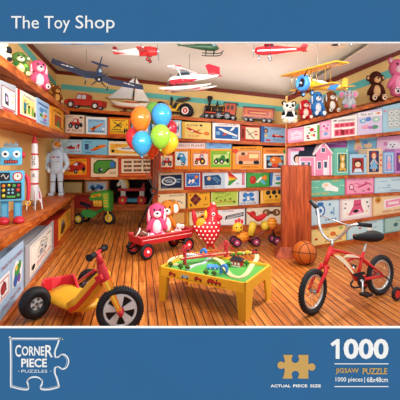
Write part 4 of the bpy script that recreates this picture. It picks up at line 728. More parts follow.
plush(shelf_frame(R1, 348.5, -.08, False, yaw=-10), 'light grey soft toy elephant with pink ears', 'elephant', 20.5, '#C3C8D0', '#D9DCE2', 'flap', w=1.05, muzz='#EE86AE', nose='#C3C8D0', pad='#EE7FA8',
      extra=lambda F, r, h, w: MB(F).C('#C3C8D0').tube([(0, -1.9*h, 6.8*h), (-.3*h, -2.9*h, 5.4*h), (-.4*h, -3.1*h, 3.6*h), (-1.1*h, -3.3*h, 2.4*h)], [.75*h, .6*h, .45*h, .35*h]).build('trunk', r, PLUSH))
plush(shelf_frame(R1, 375.5, -.08, False, yaw=-6), 'dark brown monkey soft toy with tan face, left of the pink bear', 'monkey', 33.5, '#4A2018', '#D9A878', 'side', w=.78, muzz='#D9A878', pad='#F0D2B4', extra=pads4(K))
plush(shelf_frame(R1, 397, -.08, False, yaw=-4), 'large pink teddy bear at the right edge of the top shelf', 'bear', 41, '#E877A2', '#F6A8C6', 'round', w=.78, muzz='#F8D6E2', pad='#FBE6EE', extra=pads4(K))
# top shelf, left wall
plush(shelf_frame(L1, 38.5, -.09, False, yaw=40), 'pink rabbit soft toy with long ears on the left wall shelf', 'rabbit', 33, '#E8648F', '#FBE2EA', 'long', w=.92, muzz='#F9E9EE', pad='#FBEFF3', extra=pads4(K))
plush(shelf_frame(L1, 56.5, -.09, False, yaw=40), 'small brown teddy bear on the left wall shelf under the dark blue wing', 'bear', 20, '#7A4220', '#D9A050', 'round', w=.9, pad='#E9C089', extra=pads4(K))
plush(shelf_frame(L1, 49.5, -.3, False, yaw=40), 'tan teddy bear half hidden behind the small brown bear', 'bear', 25, '#A8662E', '#D9A050', 'round', w=.85)
plush(shelf_frame(L1, 1, -.1, False, yaw=40), 'cream panda soft toy with black ears at the left picture edge', 'panda', 29, '#EED6AE', '#F0DFC0', 'round', w=1.0, shirt=None, pad=K,
      extra=lambda F, r, h, w: [MB(F).C(K).sph((s*1.95*h*w, .1*h, 9.0*h), (1.0*h*w, .5*h, .95*h)).build('ear', r, PLUSH) for s in (-1, 1)]+[MB(F).C(K).sph((2.1*h*w, -1.0*h, 4.6*h), (1.2*h, 1.1*h, 1.5*h)).build('sleeve', r, PLUSH)])
plush(shelf_frame(L1, 19.5, -.1, False, yaw=40), 'green and cream soft toy turtle left of the pink rabbit', 'turtle', 27, '#557A3C', '#E6C98C', 'side', w=1.15, muzz='#E9DFC2', pad='#DCC890',
      extra=lambda F, r, h, w: [MB(F).C(c).sph((x*h*w, y*h, z*h), (.8*h*w, .4*h, .7*h)).build('shell_patch', r, PLUSH) for x, y, z, c in ((-1.4, -1.7, 4.6, '#2E6A34'), (1.5, -1.6, 4.2, '#7FB04A'), (0, -2.0, 3.6, '#E9DFC2'))])

GV = 'toy vehicles on the top shelf'
def wheel(F, r, x, y, z, R_, wd, hub='#D8D8D8', tyre='#17171B', axis=(0, 1, 0), nm='wheel', sub='hub'):
    q = MB(F).C(tyre); c = V((x, y, z)); a = V(axis).normalized()
    q.tor(c, a, R_*.74, R_*.26, rz=wd/2, n=22, m=8)
    t = q.build(nm, r, RUBBER); q = MB(F).C(hub); q.cyl(c-a*wd*.42, c+a*wd*.42, R_*.6, n=18); q.C('#EDEDED').sph(c-a*wd*.45, R_*.2, n=8, m=6)
    q.build(sub, t, PAINT); return t
# red pickup
F = shelf_frame(B1, 85, -.17); r = thing('toy_pickup_truck', 'red toy pickup truck on the top shelf under the dark blue fighter plane', 'toy truck', F.translation, GV)
m = MB(F).C('#C8342C'); m.px([(-20, 4), (-20, 7), (-17, 8.6), (-8, 9.2), (-3, 9.2), (20, 9), (20, 3.6), (-18, 3.2)], -6, 6)
m.px([(-9, 9), (-7, 14.4), (-5.8, 15), (2.5, 15), (4, 14), (4, 9)], -5.2, 5.2)
m.build('body', r, PAINT)
MB(F).C('#CFE0EA').px([(-7.6, 9.6), (-6.2, 13.6), (-2.6, 13.6), (-2.6, 9.6)], -5.4, 5.4).build('side_window', r, PAINT)
MB(F).C('#CFE0EA').px([(-1.6, 9.6), (-1.6, 13.6), (2.6, 13.6), (2.6, 9.6)], -5.4, 5.4).build('side_window', r, PAINT)
MB(F).C('#8E1F1A').box((12, 0, 9.05), (14, 10, .5)).build('cargo_bed', r, PAINT)
MB(F).C('#E0E0E0').cyl((-20.3, -4, 6.4), (-19.6, -4, 6.4), 1.1).cyl((-20.3, 4, 6.4), (-19.6, 4, 6.4), 1.1).build('headlights', r, STEEL)
MB(F).C('#C9CDD0').box((-20.4, 0, 3.6), (1, 12.6, 1)).build('bumper', r, STEEL)
for x in (-12.5, 13.5):
    MB(F).C('#A8261F').tor((x, -5.6, 4.2), (0, 1, 0), 3.9, .8, n=18, m=6).build('wheel_arch', r, PAINT)
    for y in (-5.8, 5.8): wheel(F, r, x, y, 3.5, 3.5, 2.2)
# sailboat
F = shelf_frame(B1, 129, -.17); r = thing('toy_sailboat', 'white sailed model yacht with pale hull on a wooden stand on the top shelf', 'toy boat', F.translation, GV)
hull = []
for t in range(9):
    u = t/8; x = -21+42*u; wd = 4.6*math.sin(PI*min(1, .1+.85*u))**.7+.05; top = 11.2-2*math.sin(PI*u); bt = 4.6+ (4.5*(1-u/.25) if u < .25 else (2.2*(u-.8)/.2 if u > .8 else 0))
    bt = min(bt, top-.6); hull.append([(x, wd*math.cos(a), (top if k in (0, 8) else bt+(top-bt)*(1-math.sin(a)))) for k, a in [(k, PI*k/8) for k in range(9)]])
MB(F).C('#F1E6D6').loft(hull).build('hull', r, PAINT)
h2 = [[(x*.9, y*.72, z*.42+1.7) for x, y, z in q] for q in hull]
MB(F).C('#B3542A').loft(h2).build('keel_band', r, PAINT)
MB(F).C('#B5602E').box((2, 0, 10.3), (13, 5, 2.2)).build('cabin', r, WOODS)
MB(F).C('#E8D8C0').box((2, 0, 11.7), (14, 5.6, .5)).build('cabin_roof', r, PAINT)
MB(F).C('#5A2E18').cyl((3.2, 0, 9), (3.2, 0, 36.5), .5, .35).build('mast', r, PAINT)
MB(F).C('#F4F2EA').prism([(4.2, 0, 35), (4.4, 0, 12.6), (20.5, .6, 12.4)], (0, .35, 0)).build('main_sail', r, PLUSH)
MB(F).C('#E4E8EA').prism([(2.4, 0, 35), (2.0, -.6, 14), (-24.5, .4, 13.2)], (0, .35, 0)).build('jib_sail', r, PLUSH)
MB(F).C('#5A2E18').cyl((3, 0, 12.1), (21, .6, 12), .35).build('boom', r, PAINT)
MB(F).C('#5A2E18').cyl((-19, 0, 10.5), (-27, 0, 13.6), .4).build('bowsprit', r, PAINT)
MB(F).C('#6A2A12').box((0, 0, .6), (18, 7, 1.2)).box((-5, 0, 2.6), (1.2, 5, 3.6)).box((6, 0, 2.6), (1.2, 5, 3.6)).build('stand', r, PAINT)
# yellow vintage roadster
F = shelf_frame(B1, 175, -.16); r = thing('toy_roadster', 'yellow vintage toy car with black mudguards on the top shelf behind the balloons', 'toy car', F.translation, GV)
MB(F).C('#E9B830').px([(-17, 4.5), (-17, 9), (-8, 10), (-3.5, 10), (-3.5, 7.5), (1, 7), (3, 12), (8, 12), (13, 6.5), (13, 4.5)], -4.5, 4.5).build('body', r, PAINT)
MB(F).C(K).px([(-3, 8), (-.5, 7.5), (2, 13.2), (-.2, 13.6)], -3.8, 3.8).build('seat', r, PAINT)
MB(F).C('#2A2A2E').px([(0, 14.5), (3, 17.6), (13, 19.8), (14, 18), (6, 15)], -4.4, 4.4).build('folded_hood', r, PAINT)
MB(F).C('#2A2A2E').box((-5, 0, 14.5), (.5, 8, 9)).build('windscreen_frame', r, PAINT)
MB(F).C(K).box((-3, -5.6, 3.6), (16, 1.6, .7)).box((-3, 5.6, 3.6), (16, 1.6, .7)).build('running_board', r, PAINT)
for x in (-14, 11.5):
    MB(F).C(K).tube([(x-8, -5.8, 5), (x-5, -5.8, 10.5), (x, -5.8, 12.4), (x+5, -5.8, 10.2), (x+8, -5.8, 4)], 1.0, n=6).build('mudguard', r, PAINT)
    for y in (-5.8, 5.8):
        t = wheel(F, r, x, y, 6, 6, 2.2, hub='#F0EDE6'); MB(F).C('#C8281F').cyl((x, y-1.3, 6), (x, y+1.3, 6), 2.6).build('hub_cap', t, PAINT)
MB(F).C('#D8C060').sph((-17.6, -3, 10.5), 1.3).sph((-17.6, 3, 10.5), 1.3).build('headlights', r, STEEL)
# locomotive
F = shelf_frame(B1, 222, -.16); r = thing('toy_steam_locomotive', 'black and orange toy steam locomotive with tall flared chimney on the top shelf', 'toy train', F.translation, GV)
MB(F).C('#2B2622').cyl((-17, 0, 9.5), (3, 0, 9.5), 3.9, n=18).build('boiler', r, PAINT)
for x in (-11, -5, 1): MB(F).C('#E0A03A').tor((x, 0, 9.5), (1, 0, 0), 3.95, .35, m=6).build('boiler_band', r, STEEL)
MB(F).C('#6A6E74').cyl((-18.4, 0, 9.5), (-16.9, 0, 9.5), 4.1, n=18).build('smokebox_door', r, STEEL)
MB(F).C('#1E1A1A').lathe([(1.3, 0), (1.2, 4), (1.5, 5), (2.9, 8), (2.9, 9), (1.8, 10)], M=TR(-14.2, 0, 13), n=14).build('chimney', r, PAINT)
MB(F).C('#2B2622').lathe([(1.4, 0), (1.4, 2.4), (1.0, 3.2), (.6, 5.4), (0, 5.6)], M=TR(-6, 0, 13), n=12).build('steam_dome', r, PAINT)
MB(F).C('#E8B03A').lathe([(.9, 0), (1.1, 1.6), (.3, 2.4)], M=TR(-.6, 0, 13), n=10).build('bell', r, STEEL)
MB(F).C('#B8430F').px([(2.5, 6), (2.5, 16.5), (13, 16.5), (13, 6)], -4.4, 4.4).build('cab', r, PAINT)
MB(F).C('#3A1A10').px([(4.4, 10.6), (4.4, 14.6), (7, 14.6), (7, 10.6)], -4.55, 4.55).build('cab_window', r, PAINT)
MB(F).C('#3A1A10').px([(8.4, 10.6), (8.4, 14.6), (11, 14.6), (11, 10.6)], -4.55, 4.55).build('cab_window', r, PAINT)
MB(F).C('#1E1A1A').box((7.4, 0, 17), (14, 10.4, .9)).build('cab_roof', r, PAINT)
MB(F).C('#D8442A').box((-2, 0, 6.3), (30, 9.4, 1)).build('running_board', r, PAINT)
MB(F).C('#3B3B42').px([(-18, 5.8), (-23, .8), (-18, .8)], -4, 4).build('cow_catcher', r, PAINT)
for x, R_ in ((-15, 2.6), (-9.4, 2.6), (-3, 4.0), (5.4, 4.0), (11.5, 2.6)):
    for y in (-4.9, 4.9): wheel(F, r, x, y, R_, R_, 1.3, hub='#6E747C', tyre='#2A2C33')
MB(F).C('#B0B4BA').cyl((-9, -5.9, 3.4), (5.4, -5.9, 4.2), .45).build('side_rod', r, STEEL)
# tender
F = shelf_frame(B1, 257.5, -.16); r = thing('toy_train_wagon', 'orange and red toy tender behind the steam locomotive on the top shelf', 'toy train', F.translation, GV)
MB(F).C('#B23C16').box((0, 0, 9.4), (30, 9, 10)).build('body', r, PAINT)
MB(F).C('#D06A1C').box((0, -4.6, 9.4), (26, .5, 7.4)).build('side_panel', r, PAINT)
MB(F).C('#B32A1C').box((0, -4.9, 9.4), (21, .5, 4.4)).build('side_panel', r, PAINT)
MB(F).C('#E8B03A').box((0, -5.2, 9.4), (16, .3, .8)).build('gold_stripe', r, PAINT)
MB(F).C('#2A2622').box((0, 0, 14.6), (31.4, 9.8, 1.2)).build('top_rim', r, PAINT)
MB(F).C('#2A2622').box((0, 0, 4), (33, 8, 1.2)).build('chassis', r, PAINT)
for x in (-11.5, -6.5, 6.5, 11.5):
    for y in (-4.2, 4.2): wheel(F, r, x, y, 2.5, 2.5, 1.3, hub='#6E747C', tyre='#2A2C33')

# ------------------------------------------------------------------ hanging aircraft
GA = 'model aircraft hanging from the ceiling'
CD = '#8A8578'
def wing(m, pts, th):   # flat tapered wing from outline points (x,y,z), thickness th upward
    m.prism(pts, (0, 0, th))
def fuselage(m, secs, n=12, col=None):  # secs [(x, zc, ry, rz)]
    m.loft([[(x, ry*math.cos(2*PI*k/n), zc+rz*math.sin(2*PI*k/n)) for k in range(n)] for x, zc, ry, rz in secs], col=col)
def cord(r, P, ztop): MB().C('#6E6A62').cyl(P, (P[0], P[1], ztop), .0035, n=6).build('cord', r, PAINT)
def prop(F, r, x, z, L, blades, ang0, col='#26262A', w=1.1, ax='x', name='propeller'):
    m = MB(F).C(col)
    for k in range(blades):
        a = math.radians(ang0+360/blades*k); d = V((0, math.cos(a), math.sin(a))); n = V((0, -math.sin(a), math.cos(a)))
        c = V((x, 0, z)); m.prism([c-n*w*.3, c+n*w*.3, c+d*L*.5+n*w*.6, c+d*L+n*w*.2, c+d*L-n*w*.2, c+d*L*.5-n*w*.6], (-.5, 0, 0))
    m.C('#B8BCC0').lathe([(0, -2.2), (.9, -1.2), (1.2, 0), (1.2, .6)], M=TR(x, 0, z) @ R('Y', 90) , n=10)
    return m.build(name, r, PAINT)
# dark blue fighter, nose to the right and towards the viewer: x axis points to its tail
P = U(99, 76, 5.9); F = frame(P, yaw=112) @ R('X', 13) @ R('Y', -34)   # +x from nose to tail, roughly away left
r = thing('toy_fighter_plane', 'dark blue model fighter plane with four-bladed propeller hanging over the red pickup', 'toy aeroplane', P, GA)
m = MB(F).C('#17325A'); fuselage(m, [(-7, 0, 3.6, 3.6), (-6.4, 0, 4.2, 4.2), (-1, 0, 4.2, 4.4), (8, .4, 3.4, 3.8), (20, 1.6, 1.8, 2.2), (28, 2.6, .6, .9)]); m.build('fuselage', r, PAINT)
MB(F).C('#101820').cyl((-7.5, 0, 0), (-6.9, 0, 0), 3.3).build('engine_cowl', r, PAINT)
MB(F).C('#9DB6C8').sph((4, 0, 4), (4.2, 1.7, 2)).build('canopy', r, PAINT)
for s in (-1, 1):
    m = MB(F).C('#142C50'); m.prism([(-6, s*3.5, -1.5), (10, s*3.5, -1.5), (10, s*13, -3.6), (-5.6, s*13, -3.6)], (0, 0, 1.0)); m.prism([(-5.6, s*13, -3.6), (10, s*13, -3.6), (8, s*46, .2), (-2.5, s*46, .2)], (0, 0, .8)); w_ = m.build('wing', r, PAINT)
    c = V((1.6, s*31, -.9+.95)); m = MB(F).C('#F2F2F2'); m.prism([c+V((2.2*(1 if k % 2 == 0 else .42)*math.cos(PI/2+k*PI/5), 2.2*(1 if k % 2 == 0 else .42)*math.sin(PI/2+k*PI/5), 0)) for k in range(10)], (0, 0, .12)); m.box((c.x, c.y+4, c.z), (1.2, 3.4, .2)); m.box((c.x, c.y-4, c.z), (1.2, 3.4, .2)); m.build('star_marking', w_, PAINT)
    MB(F).C('#4FA0C4').prism([(-2.2, s*15, -3.75), (2, s*15, -3.75), (1.5, s*32, -.8), (-.5, s*32, -.8)], (0, 0, .1)).build('underside_panel', w_, PAINT)
    MB(F).C('#17325A').prism([(22, s*1, 2.2), (27, s*1, 2.4), (27, s*9, 2.6), (24, s*9, 2.6)], (0, 0, .6)).build('tailplane', r, PAINT)
    MB(F).C('#9AA4AC').cyl((-1, s*11, -3.5), (-1.5, s*11, -9), .5).build('landing_strut', r, STEEL)
    wheel(F, r, -1.6, s*11, -10, 2.2, 1.2)
MB(F).C('#17325A').px([(21, 2.5), (26, 10.5), (29, 10.5), (29, 2.8)], -.4, .4).build('tail_fin', r, PAINT)
prop(F, r, -8.2, 0, 10.5, 4, 35)
cord(r, U(86.5, 79, 6.05), 3.02)
# red and white aeroplane
P = U(140, 52, 5.2); F = frame(P, yaw=172)
r = thing('toy_aeroplane', 'red and white model aeroplane with fixed wheels, hanging above the sailboat', 'toy aeroplane', P, GA)
m = MB(F).C('#F0EDE8'); fuselage(m, [(-17, 0, 3.4, 3.7), (-8, .6, 4, 4.9), (2, .6, 3.6, 4.3), (14, .3, 2.4, 2.9), (26, .2, .9, 1.3)]); m.build('fuselage', r, PAINT)
m = MB(F).C('#C42B2B'); fuselage(m, [(-17.6, 0, 3.0, 3.4), (-16.5, 0, 3.9, 4.2), (-11, .3, 4.4, 5.0), (-5.5, .5, 4.3, 5.0), (0, -1.4, 3.8, 3.0)]); m.build('engine_cowl', r, PAINT)
MB(F).C('#D4DCE4').sph((-1, 0, 4), (4, 1.8, 1.8)).build('canopy', r, PAINT)
MB(F).C('#C42B2B').px([(12, -1.8), (27, -1.2), (27, .2), (12, -.4)], -1.9, 1.9).build('side_stripe', r, PAINT)
for s in (-1, 1):
    MB(F).C('#C42B2B').prism([(-9, s*2.5, -1.6), (-1, s*2.5, -1.6), (-2, s*21, -.6), (-7, s*21, -.6)], (0, 0, .8)).build('wing', r, PAINT)
    MB(F).C('#F0EDE8').prism([(20, s*.6, .4), (26, s*.6, .4), (26, s*8, .6), (22, s*8, .6)], (0, 0, .5)).build('tailplane', r, PAINT)
    MB(F).C('#8A2020').cyl((-9, s*3, -2), (-9, s*5, -8), .5).build('landing_strut', r, PAINT)
    wheel(F, r, -9, s*5, -8.6, 1.9, 1.2, hub='#C42B2B')
MB(F).C('#7A1A22').px([(21, .4), (25, 6.4), (28.5, 6.4), (28, -.4)], -.4, .4).build('tail_fin', r, PAINT)
prop(F, r, -18.2, 0, 9.5, 2, 68, '#6C7078')
cord(r, U(141, 47.5, 5.2), 3.02)
# green helicopter
P = U(196, 47, 4.95); F = frame(P, yaw=3)
r = thing('toy_helicopter', 'dark green model helicopter with landing skids, hanging at the top of the picture', 'toy helicopter', P, GA)
m = MB(F).C('#25472E'); fuselage(m, [(-16, 1.5, .5, .6), (-11, 1.2, .9, 1.1), (-2, .6, 1.6, 2.2), (6, .6, 3.6, 3.6), (14, 0, 3.9, 4), (20, -.6, 2.8, 3), (23, -1, .6, .8)]); m.build('fuselage', r, PAINT)
MB(F).C('#6E8A92').sph((17, 0, .8), (4.6, 3.2, 3)).build('canopy', r, PAINT)
for s in (-1, 1):
    MB(F).C('#1A2A20').tube([(6, s*5.5, -6.6), (9, s*5.5, -7.4), (23, s*5.5, -7.2), (27, s*5.5, -4.6)], .5, n=6).build('skid', r, PAINT)
    for x in (10, 18): MB(F).C('#1A2A20').cyl((x, s*5.5, -7.2), (x, s*2.4, -2), .4).build('skid_strut', r, PAINT)
MB(F).C('#1A2A20').cyl((9, 0, 3), (9, 0, 8), .7).build('rotor_mast', r, PAINT)
m = MB(F).C('#1D2622'); m.box((9, 0, 8.2), (66, 1.8, .4)); m.build('rotor_blade', r, PAINT)
MB(F).C('#25472E').px([(-17, 0), (-21, 5), (-19, 6), (-15, 2)], -.3, .3).build('tail_fin', r, PAINT)
# dark blue rotor craft at top left
P = U(82, 36, 4.7); F = frame(P, yaw=0)
r = thing('toy_helicopter', 'dark blue model helicopter mostly above the picture, only its belly and long rotor showing', 'toy helicopter', P, GA)
m = MB(F).C('#20303E'); fuselage(m, [(-20, -4, .8, .8), (-14, -5, 3, 2.2), (-8, -5, 4.2, 3.4), (0, -4.5, 3.6, 3), (8, -5, 1.4, 1.2), (22, -6, .8, .8)]); m.build('fuselage', r, PAINT)
MB(F).C('#2F7FB0').box((0, 0, -8.0), (44, 2.2, .5), M=R('X', 8)).build('wing', r, PAINT)
MB(F).C('#20303E').cyl((20, 0, -6), (24, 0, -2), .8).build('tail_fin', r, PAINT)
cord(r, U(103, 43, 4.7), 3.0) if False else None
# white and red seaplane
P = U(187, 79, 5.7); F = frame(P, yaw=168)
F = frame(P, yaw=-24)
r = thing('toy_seaplane', 'white and red model seaplane on two long floats, hanging above the train and roadster', 'toy aeroplane', P, GA)
m = MB(F).C('#F1EEEA'); fuselage(m, [(-19, 0, 2.6, 2.8), (-17, 0, 3.4, 3.6), (-6, 1.4, 4, 4.8), (6, 1.2, 3.4, 4), (20, .6, 2, 2.4), (34, 1.4, .6, .9)]); m.build('fuselage', r, PAINT)
m = MB(F).C('#C0283A'); fuselage(m, [(-19.4, -1, 2.2, 2.2), (-17, -1.2, 3.6, 3.0), (-6, -1, 4.2, 3.0), (4, -1.4, 3.4, 1.8), (12, -1.2, 2.6, .8)]); m.build('lower_cowl', r, PAINT)
MB(F).C('#2A3A4A').px([(-10, 3.0), (-7, 6.2), (3, 6.0), (5, 3.4)], -4.15, 4.15).build('cabin_window', r, PAINT)
MB(F).C('#E9EBEE').prism([(-9, -24, 8.4), (-2, -25, 8.4), (3, 25, 8.4), (-7, 25, 8.4)], (0, 0, 1)).build('wing', r, PAINT)
for s in (-1, 1):
    MB(F).C('#C0283A').box((-2.2, s*21, 9.05), (11.4, 3, .4)).build('wing_stripe', r, PAINT)
    MB(F).C('#D8DCE0').cyl((-3, s*3, -2), (-3, s*15, 8.4), .5).build('wing_strut', r, PAINT)
    f = MB(F).C('#F3F1EC'); f.loft([[(x, s*7+ry*math.cos(2*PI*k/10), z+rz*math.sin(2*PI*k/10)) for k in range(10)] for x, z, ry, rz in ((-29, -8, .3, .3), (-24, -9, 1.6, 1.4), (-10, -9.6, 2.2, 2), (8, -9.6, 2.1, 1.9), (22, -8.6, 1.2, 1.0), (29, -7.8, .4, .3))]); fl = f.build('float', r, PAINT)
    MB(F).C('#B02440').box((-2, s*7, -11), (38, 1.6, .9)).build('float_keel', fl, PAINT)
    for x in (-11, 6): MB(F).C('#B02440').cyl((x, s*7, -8), (x, s*2.6, -2), .5).build('float_strut', r, PAINT)
    MB(F).C('#C0283A').prism([(26, s*.8, 1.6), (33, s*.8, 1.6), (34, s*11, 1.8), (29, s*11, 1.8)], (0, 0, .6)).build('tailplane', r, PAINT)
MB(F).C('#C0283A').px([(24, 2), (20, 12), (24, 13), (35, 9), (35, 1.4)], -.5, .5).build('tail_fin', r, PAINT)
prop(F, r, -20, 0, 9, 2, 60, '#5A6068')
cord(r, U(189.5, 69, 5.8), 2.95)
# red high-wing aeroplane
P = U(276, 50.5, 4.7); F = frame(P, yaw=-14)
r = thing('toy_aeroplane', 'red high-wing model aeroplane with white stripe, hanging left of the biplane', 'toy aeroplane', P, GA)
m = MB(F).C('#C22A34'); fuselage(m, [(-21, 1, 2, 2.2), (-19, .8, 3.6, 3.8), (-12, .6, 4.2, 4.6), (0, .6, 4, 4.4), (12, .2, 2.6, 2.8), (29, -.4, .8, 1.2)]); m.build('fuselage', r, PAINT)
MB(F).C('#F0ECE8').px([(-18, -.6), (-2, -1.2), (20, -1), (20, -.3), (-2, .4), (-18, .6)], -4.2, 4.2).build('side_stripe', r, PAINT)
MB(F).C('#3A2A3A').px([(-11, 2.4), (-8, 4.6), (-2, 4.6), (-1, 2.6)], -3.3, 3.3).build('cabin_window', r, PAINT)
MB(F).C('#A8202C').prism([(-11, -24, 5.2), (-3, -24, 5.2), (-2, 24, 5.2), (-12, 24, 5.2)], (0, 0, 1)).build('wing', r, PAINT)
for s in (-1, 1):
    MB(F).C('#C22A34').cyl((-5, s*3, -1), (-6, s*14, 5.2), .5).build('wing_strut', r, PAINT)
    MB(F).C('#C22A34').prism([(22, s*.6, -.6), (28, s*.6, -.6), (31, s*12, -.2), (26, s*12, -.2)], (0, 0, .6)).build('tailplane', r, PAINT)
    MB(F).C('#4A4A50').cyl((-6, s*3, -2), (-6, s*6, -6.6), .4).build('landing_strut', r, PAINT); wheel(F, r, -6, s*6, -7.2, 1.7, 1.1)
MB(F).C('#C22A34').px([(22, .4), (28, 8.4), (31, 8.4), (30, -.6)], -.4, .4).build('tail_fin', r, PAINT)
MB(F).C('#4A4A50').cyl((-17, 0, -2), (-17, 0, -6.6), .4).build('landing_strut', r, PAINT); wheel(F, r, -17, 0, -7.2, 1.6, 1.0)
prop(F, r, -22, 1, 8, 2, 66, '#6C7078')
# yellow biplane: nose at left towards the viewer
P = U(311, 84, 4.6); F = frame(P, yaw=30)
r = thing('toy_biplane', 'yellow model biplane with blue engine ring hanging above the blue dog', 'toy aeroplane', P, GA)
m = MB(F).C('#DFA62E'); fuselage(m, [(-10, 0, 5, 5.6), (0, 0, 5, 5.6), (16, -.6, 3.8, 4.6), (52, -1, 1, 1.8)]); m.build('fuselage', r, PAINT)
MB(F).C('#3E82C8').tor((-11, 0, 0), (1, 0, 0), 6.2, 2.2, rz=3.4, n=22, m=10).build('engine_ring', r, PAINT)
MB(F).C('#1E2430').cyl((-12, 0, 0), (-10, 0, 0), 4.8).build('engine', r, PAINT)
MB(F).C('#3E82C8').px([(20, -4.4), (27, 3.2), (37, 2.2), (31, -4)], -3.5, 3.5).build('blue_band', r, PAINT)
MB(F).C('#3A1A10').sph((4, 0, 4), (3.4, 2, 1.2)).build('cockpit', r, PAINT)
MB(F).C('#D89E28').prism([(-12, -42, 13), (4, -43, 13), (9, 36, 13), (-7, 38, 13)], (0, 0, 1.2)).build('upper_wing', r, PAINT)
MB(F).C('#D89E28').prism([(-6, -32, -4), (4, -32, -4), (8, 28, -4), (-2, 28, -4)], (0, 0, 1.1)).build('lower_wing', r, PAINT)
for s in (-1, 1):
    for x, y in ((-5, 24), (2, 24), (-3, 5), (3, 5)):
        MB(F).C('#8A6A2A').cyl((x+ (s*1), s*y, -3 if y > 10 else 2), (x+s, s*y, 12.6), .45, n=6).build('wing_strut', r, PAINT)
    MB(F).C('#DFA62E').prism([(43, s*.6, 0), (51, s*.6, 0), (52, s*12, 0), (47, s*12, 0)], (0, 0, .6)).build('tailplane', r, PAINT)
    MB(F).C('#5A4A2A').cyl((-5, s*3, -3), (-5, s*6, -9), .5).build('landing_strut', r, PAINT); wheel(F, r, -5, s*6, -10, 2.8, 1.6, hub='#3E82C8')
MB(F).C('#E8B440').px([(43, .5), (48, 10.4), (54, 10), (53, -.8)], -.4, .4).build('tail_fin', r, PAINT)
wheel(F, r, 50, 0, -3, 1.2, .8)
prop(F, r, -13.5, 0, 15, 2, 128, '#2A1614', 1.7)
cord(r, U(317.4, 71, 4.75), 3.12)
# small dark aircraft cut off at the top right
P = U(345, 36, 4.6); F = frame(P, yaw=0)
r = thing('toy_aeroplane', 'dark model aeroplane at top right, only wheels and belly showing', 'toy aeroplane', P, GA)
m = MB(F).C('#22262E'); fuselage(m, [(-14, -4.6, 1, .8), (-6, -5, 2, 1.9), (6, -4.6, 2, 1.6), (16, -4.4, .6, .6)]); m.build('fuselage', r, PAINT)
MB(F).C('#22262E').box((-6, 0, -5.8), (6, 30, .6)).build('wing', r, PAINT)
for x, y in ((-6, 0), (6.5, 1)): wheel(F, r, x, y, -8.4, 1.4, 1.0)
# ------------------------------------------------------------------ dollhouse on the right wall shelf
s0 = px_s(WR, 296.5, -.05); s1 = px_s(WR, 331, -.05)
pb = R3.pos(315, -.05); F = frame(pb+V((0, 0, .004)), xdir=WR.pt(1, 0, R3.z(1))-WR.pt(0, 0, R3.z(0)) if WR.d.x > 0 else None)
r = thing('dollhouse', 'pink dollhouse with navy roof and white trim on the right wall shelf', 'dollhouse', F.translation)
k = 1.0
MB(F).C('#F08DB0').box((0, 9, 10), (34, 13, 20)).build('wall', r, PAINT)                       # main block
MB(F).C('#F08DB0').px([(1, 0), (1, 22), (12, 33), (23, 22), (23, 0)], 2.4, 12).build('gable_wall', r, PAINT)
MB(F).C('#1C2638').prism([(-19, 1, 19.5), (2, 1, 19.5), (10, 9, 33), (-10, 9, 33)], (0, 1, .8)).prism([(-10, 9, 33), (10, 9, 33), (14, 17, 20), (-19, 17, 20)], (0, 1, .8)).build('roof', r, PAINT)
for sg in (-1, 1):
    MB(F).C('#F6E6EC').prism([(12, 1.2, 35), (12+sg*13.5, 1.2, 21.5), (12+sg*12.4, 1.2, 20.4), (12, 1.2, 32.8)], (0, 11.5, 0)).build('gable_trim', r, PAINT)
MB(F).C('#8A3A3A').box((4, 12, 35), (5, 3, 5)).build('chimney', r, PAINT)
def dwin(x, z, w_, h_, y=2.4):
    a = MB(F).C('#F6EEF2').box((x, y-.1, z), (w_+1.4, .5, h_+1.4)).build('window_frame', r, PAINT)
    MB(F).C('#33466A').box((x-w_/4, y-.45, z), (w_/2-.4, .3, h_)).box((x+w_/4, y-.45, z), (w_/2-.4, .3, h_)).build('pane', a, PAINT)
dwin(12, 26, 4.4, 4.2); dwin(7, 10.5, 4, 7); dwin(-13, 10.5, 4, 7); dwin(-6, 10.5, 3.4, 7)
a = MB(F).C('#F6EEF2').box((15, 2.3, 8), (5.4, .5, 15.6)).build('door', r, PAINT); MB(F).C('#33466A').box((15, 2, 11), (3.2, .4, 6)).build('pane', a, PAINT)
for x in (1.2, 22.6, -16.8, 18.8): MB(F).C('#F8F0F4').box((x, 2.1, 10), (1, .8, 20)).build('corner_post', r, PAINT)
MB(F).C('#F8F0F4').box((-8, 1.9, 19.2), (19, .8, 1.2)).build('eaves_board', r, PAINT)

# ------------------------------------------------------------------ figures on the left counter
def cz(p): return LC.z(WL.s(p))
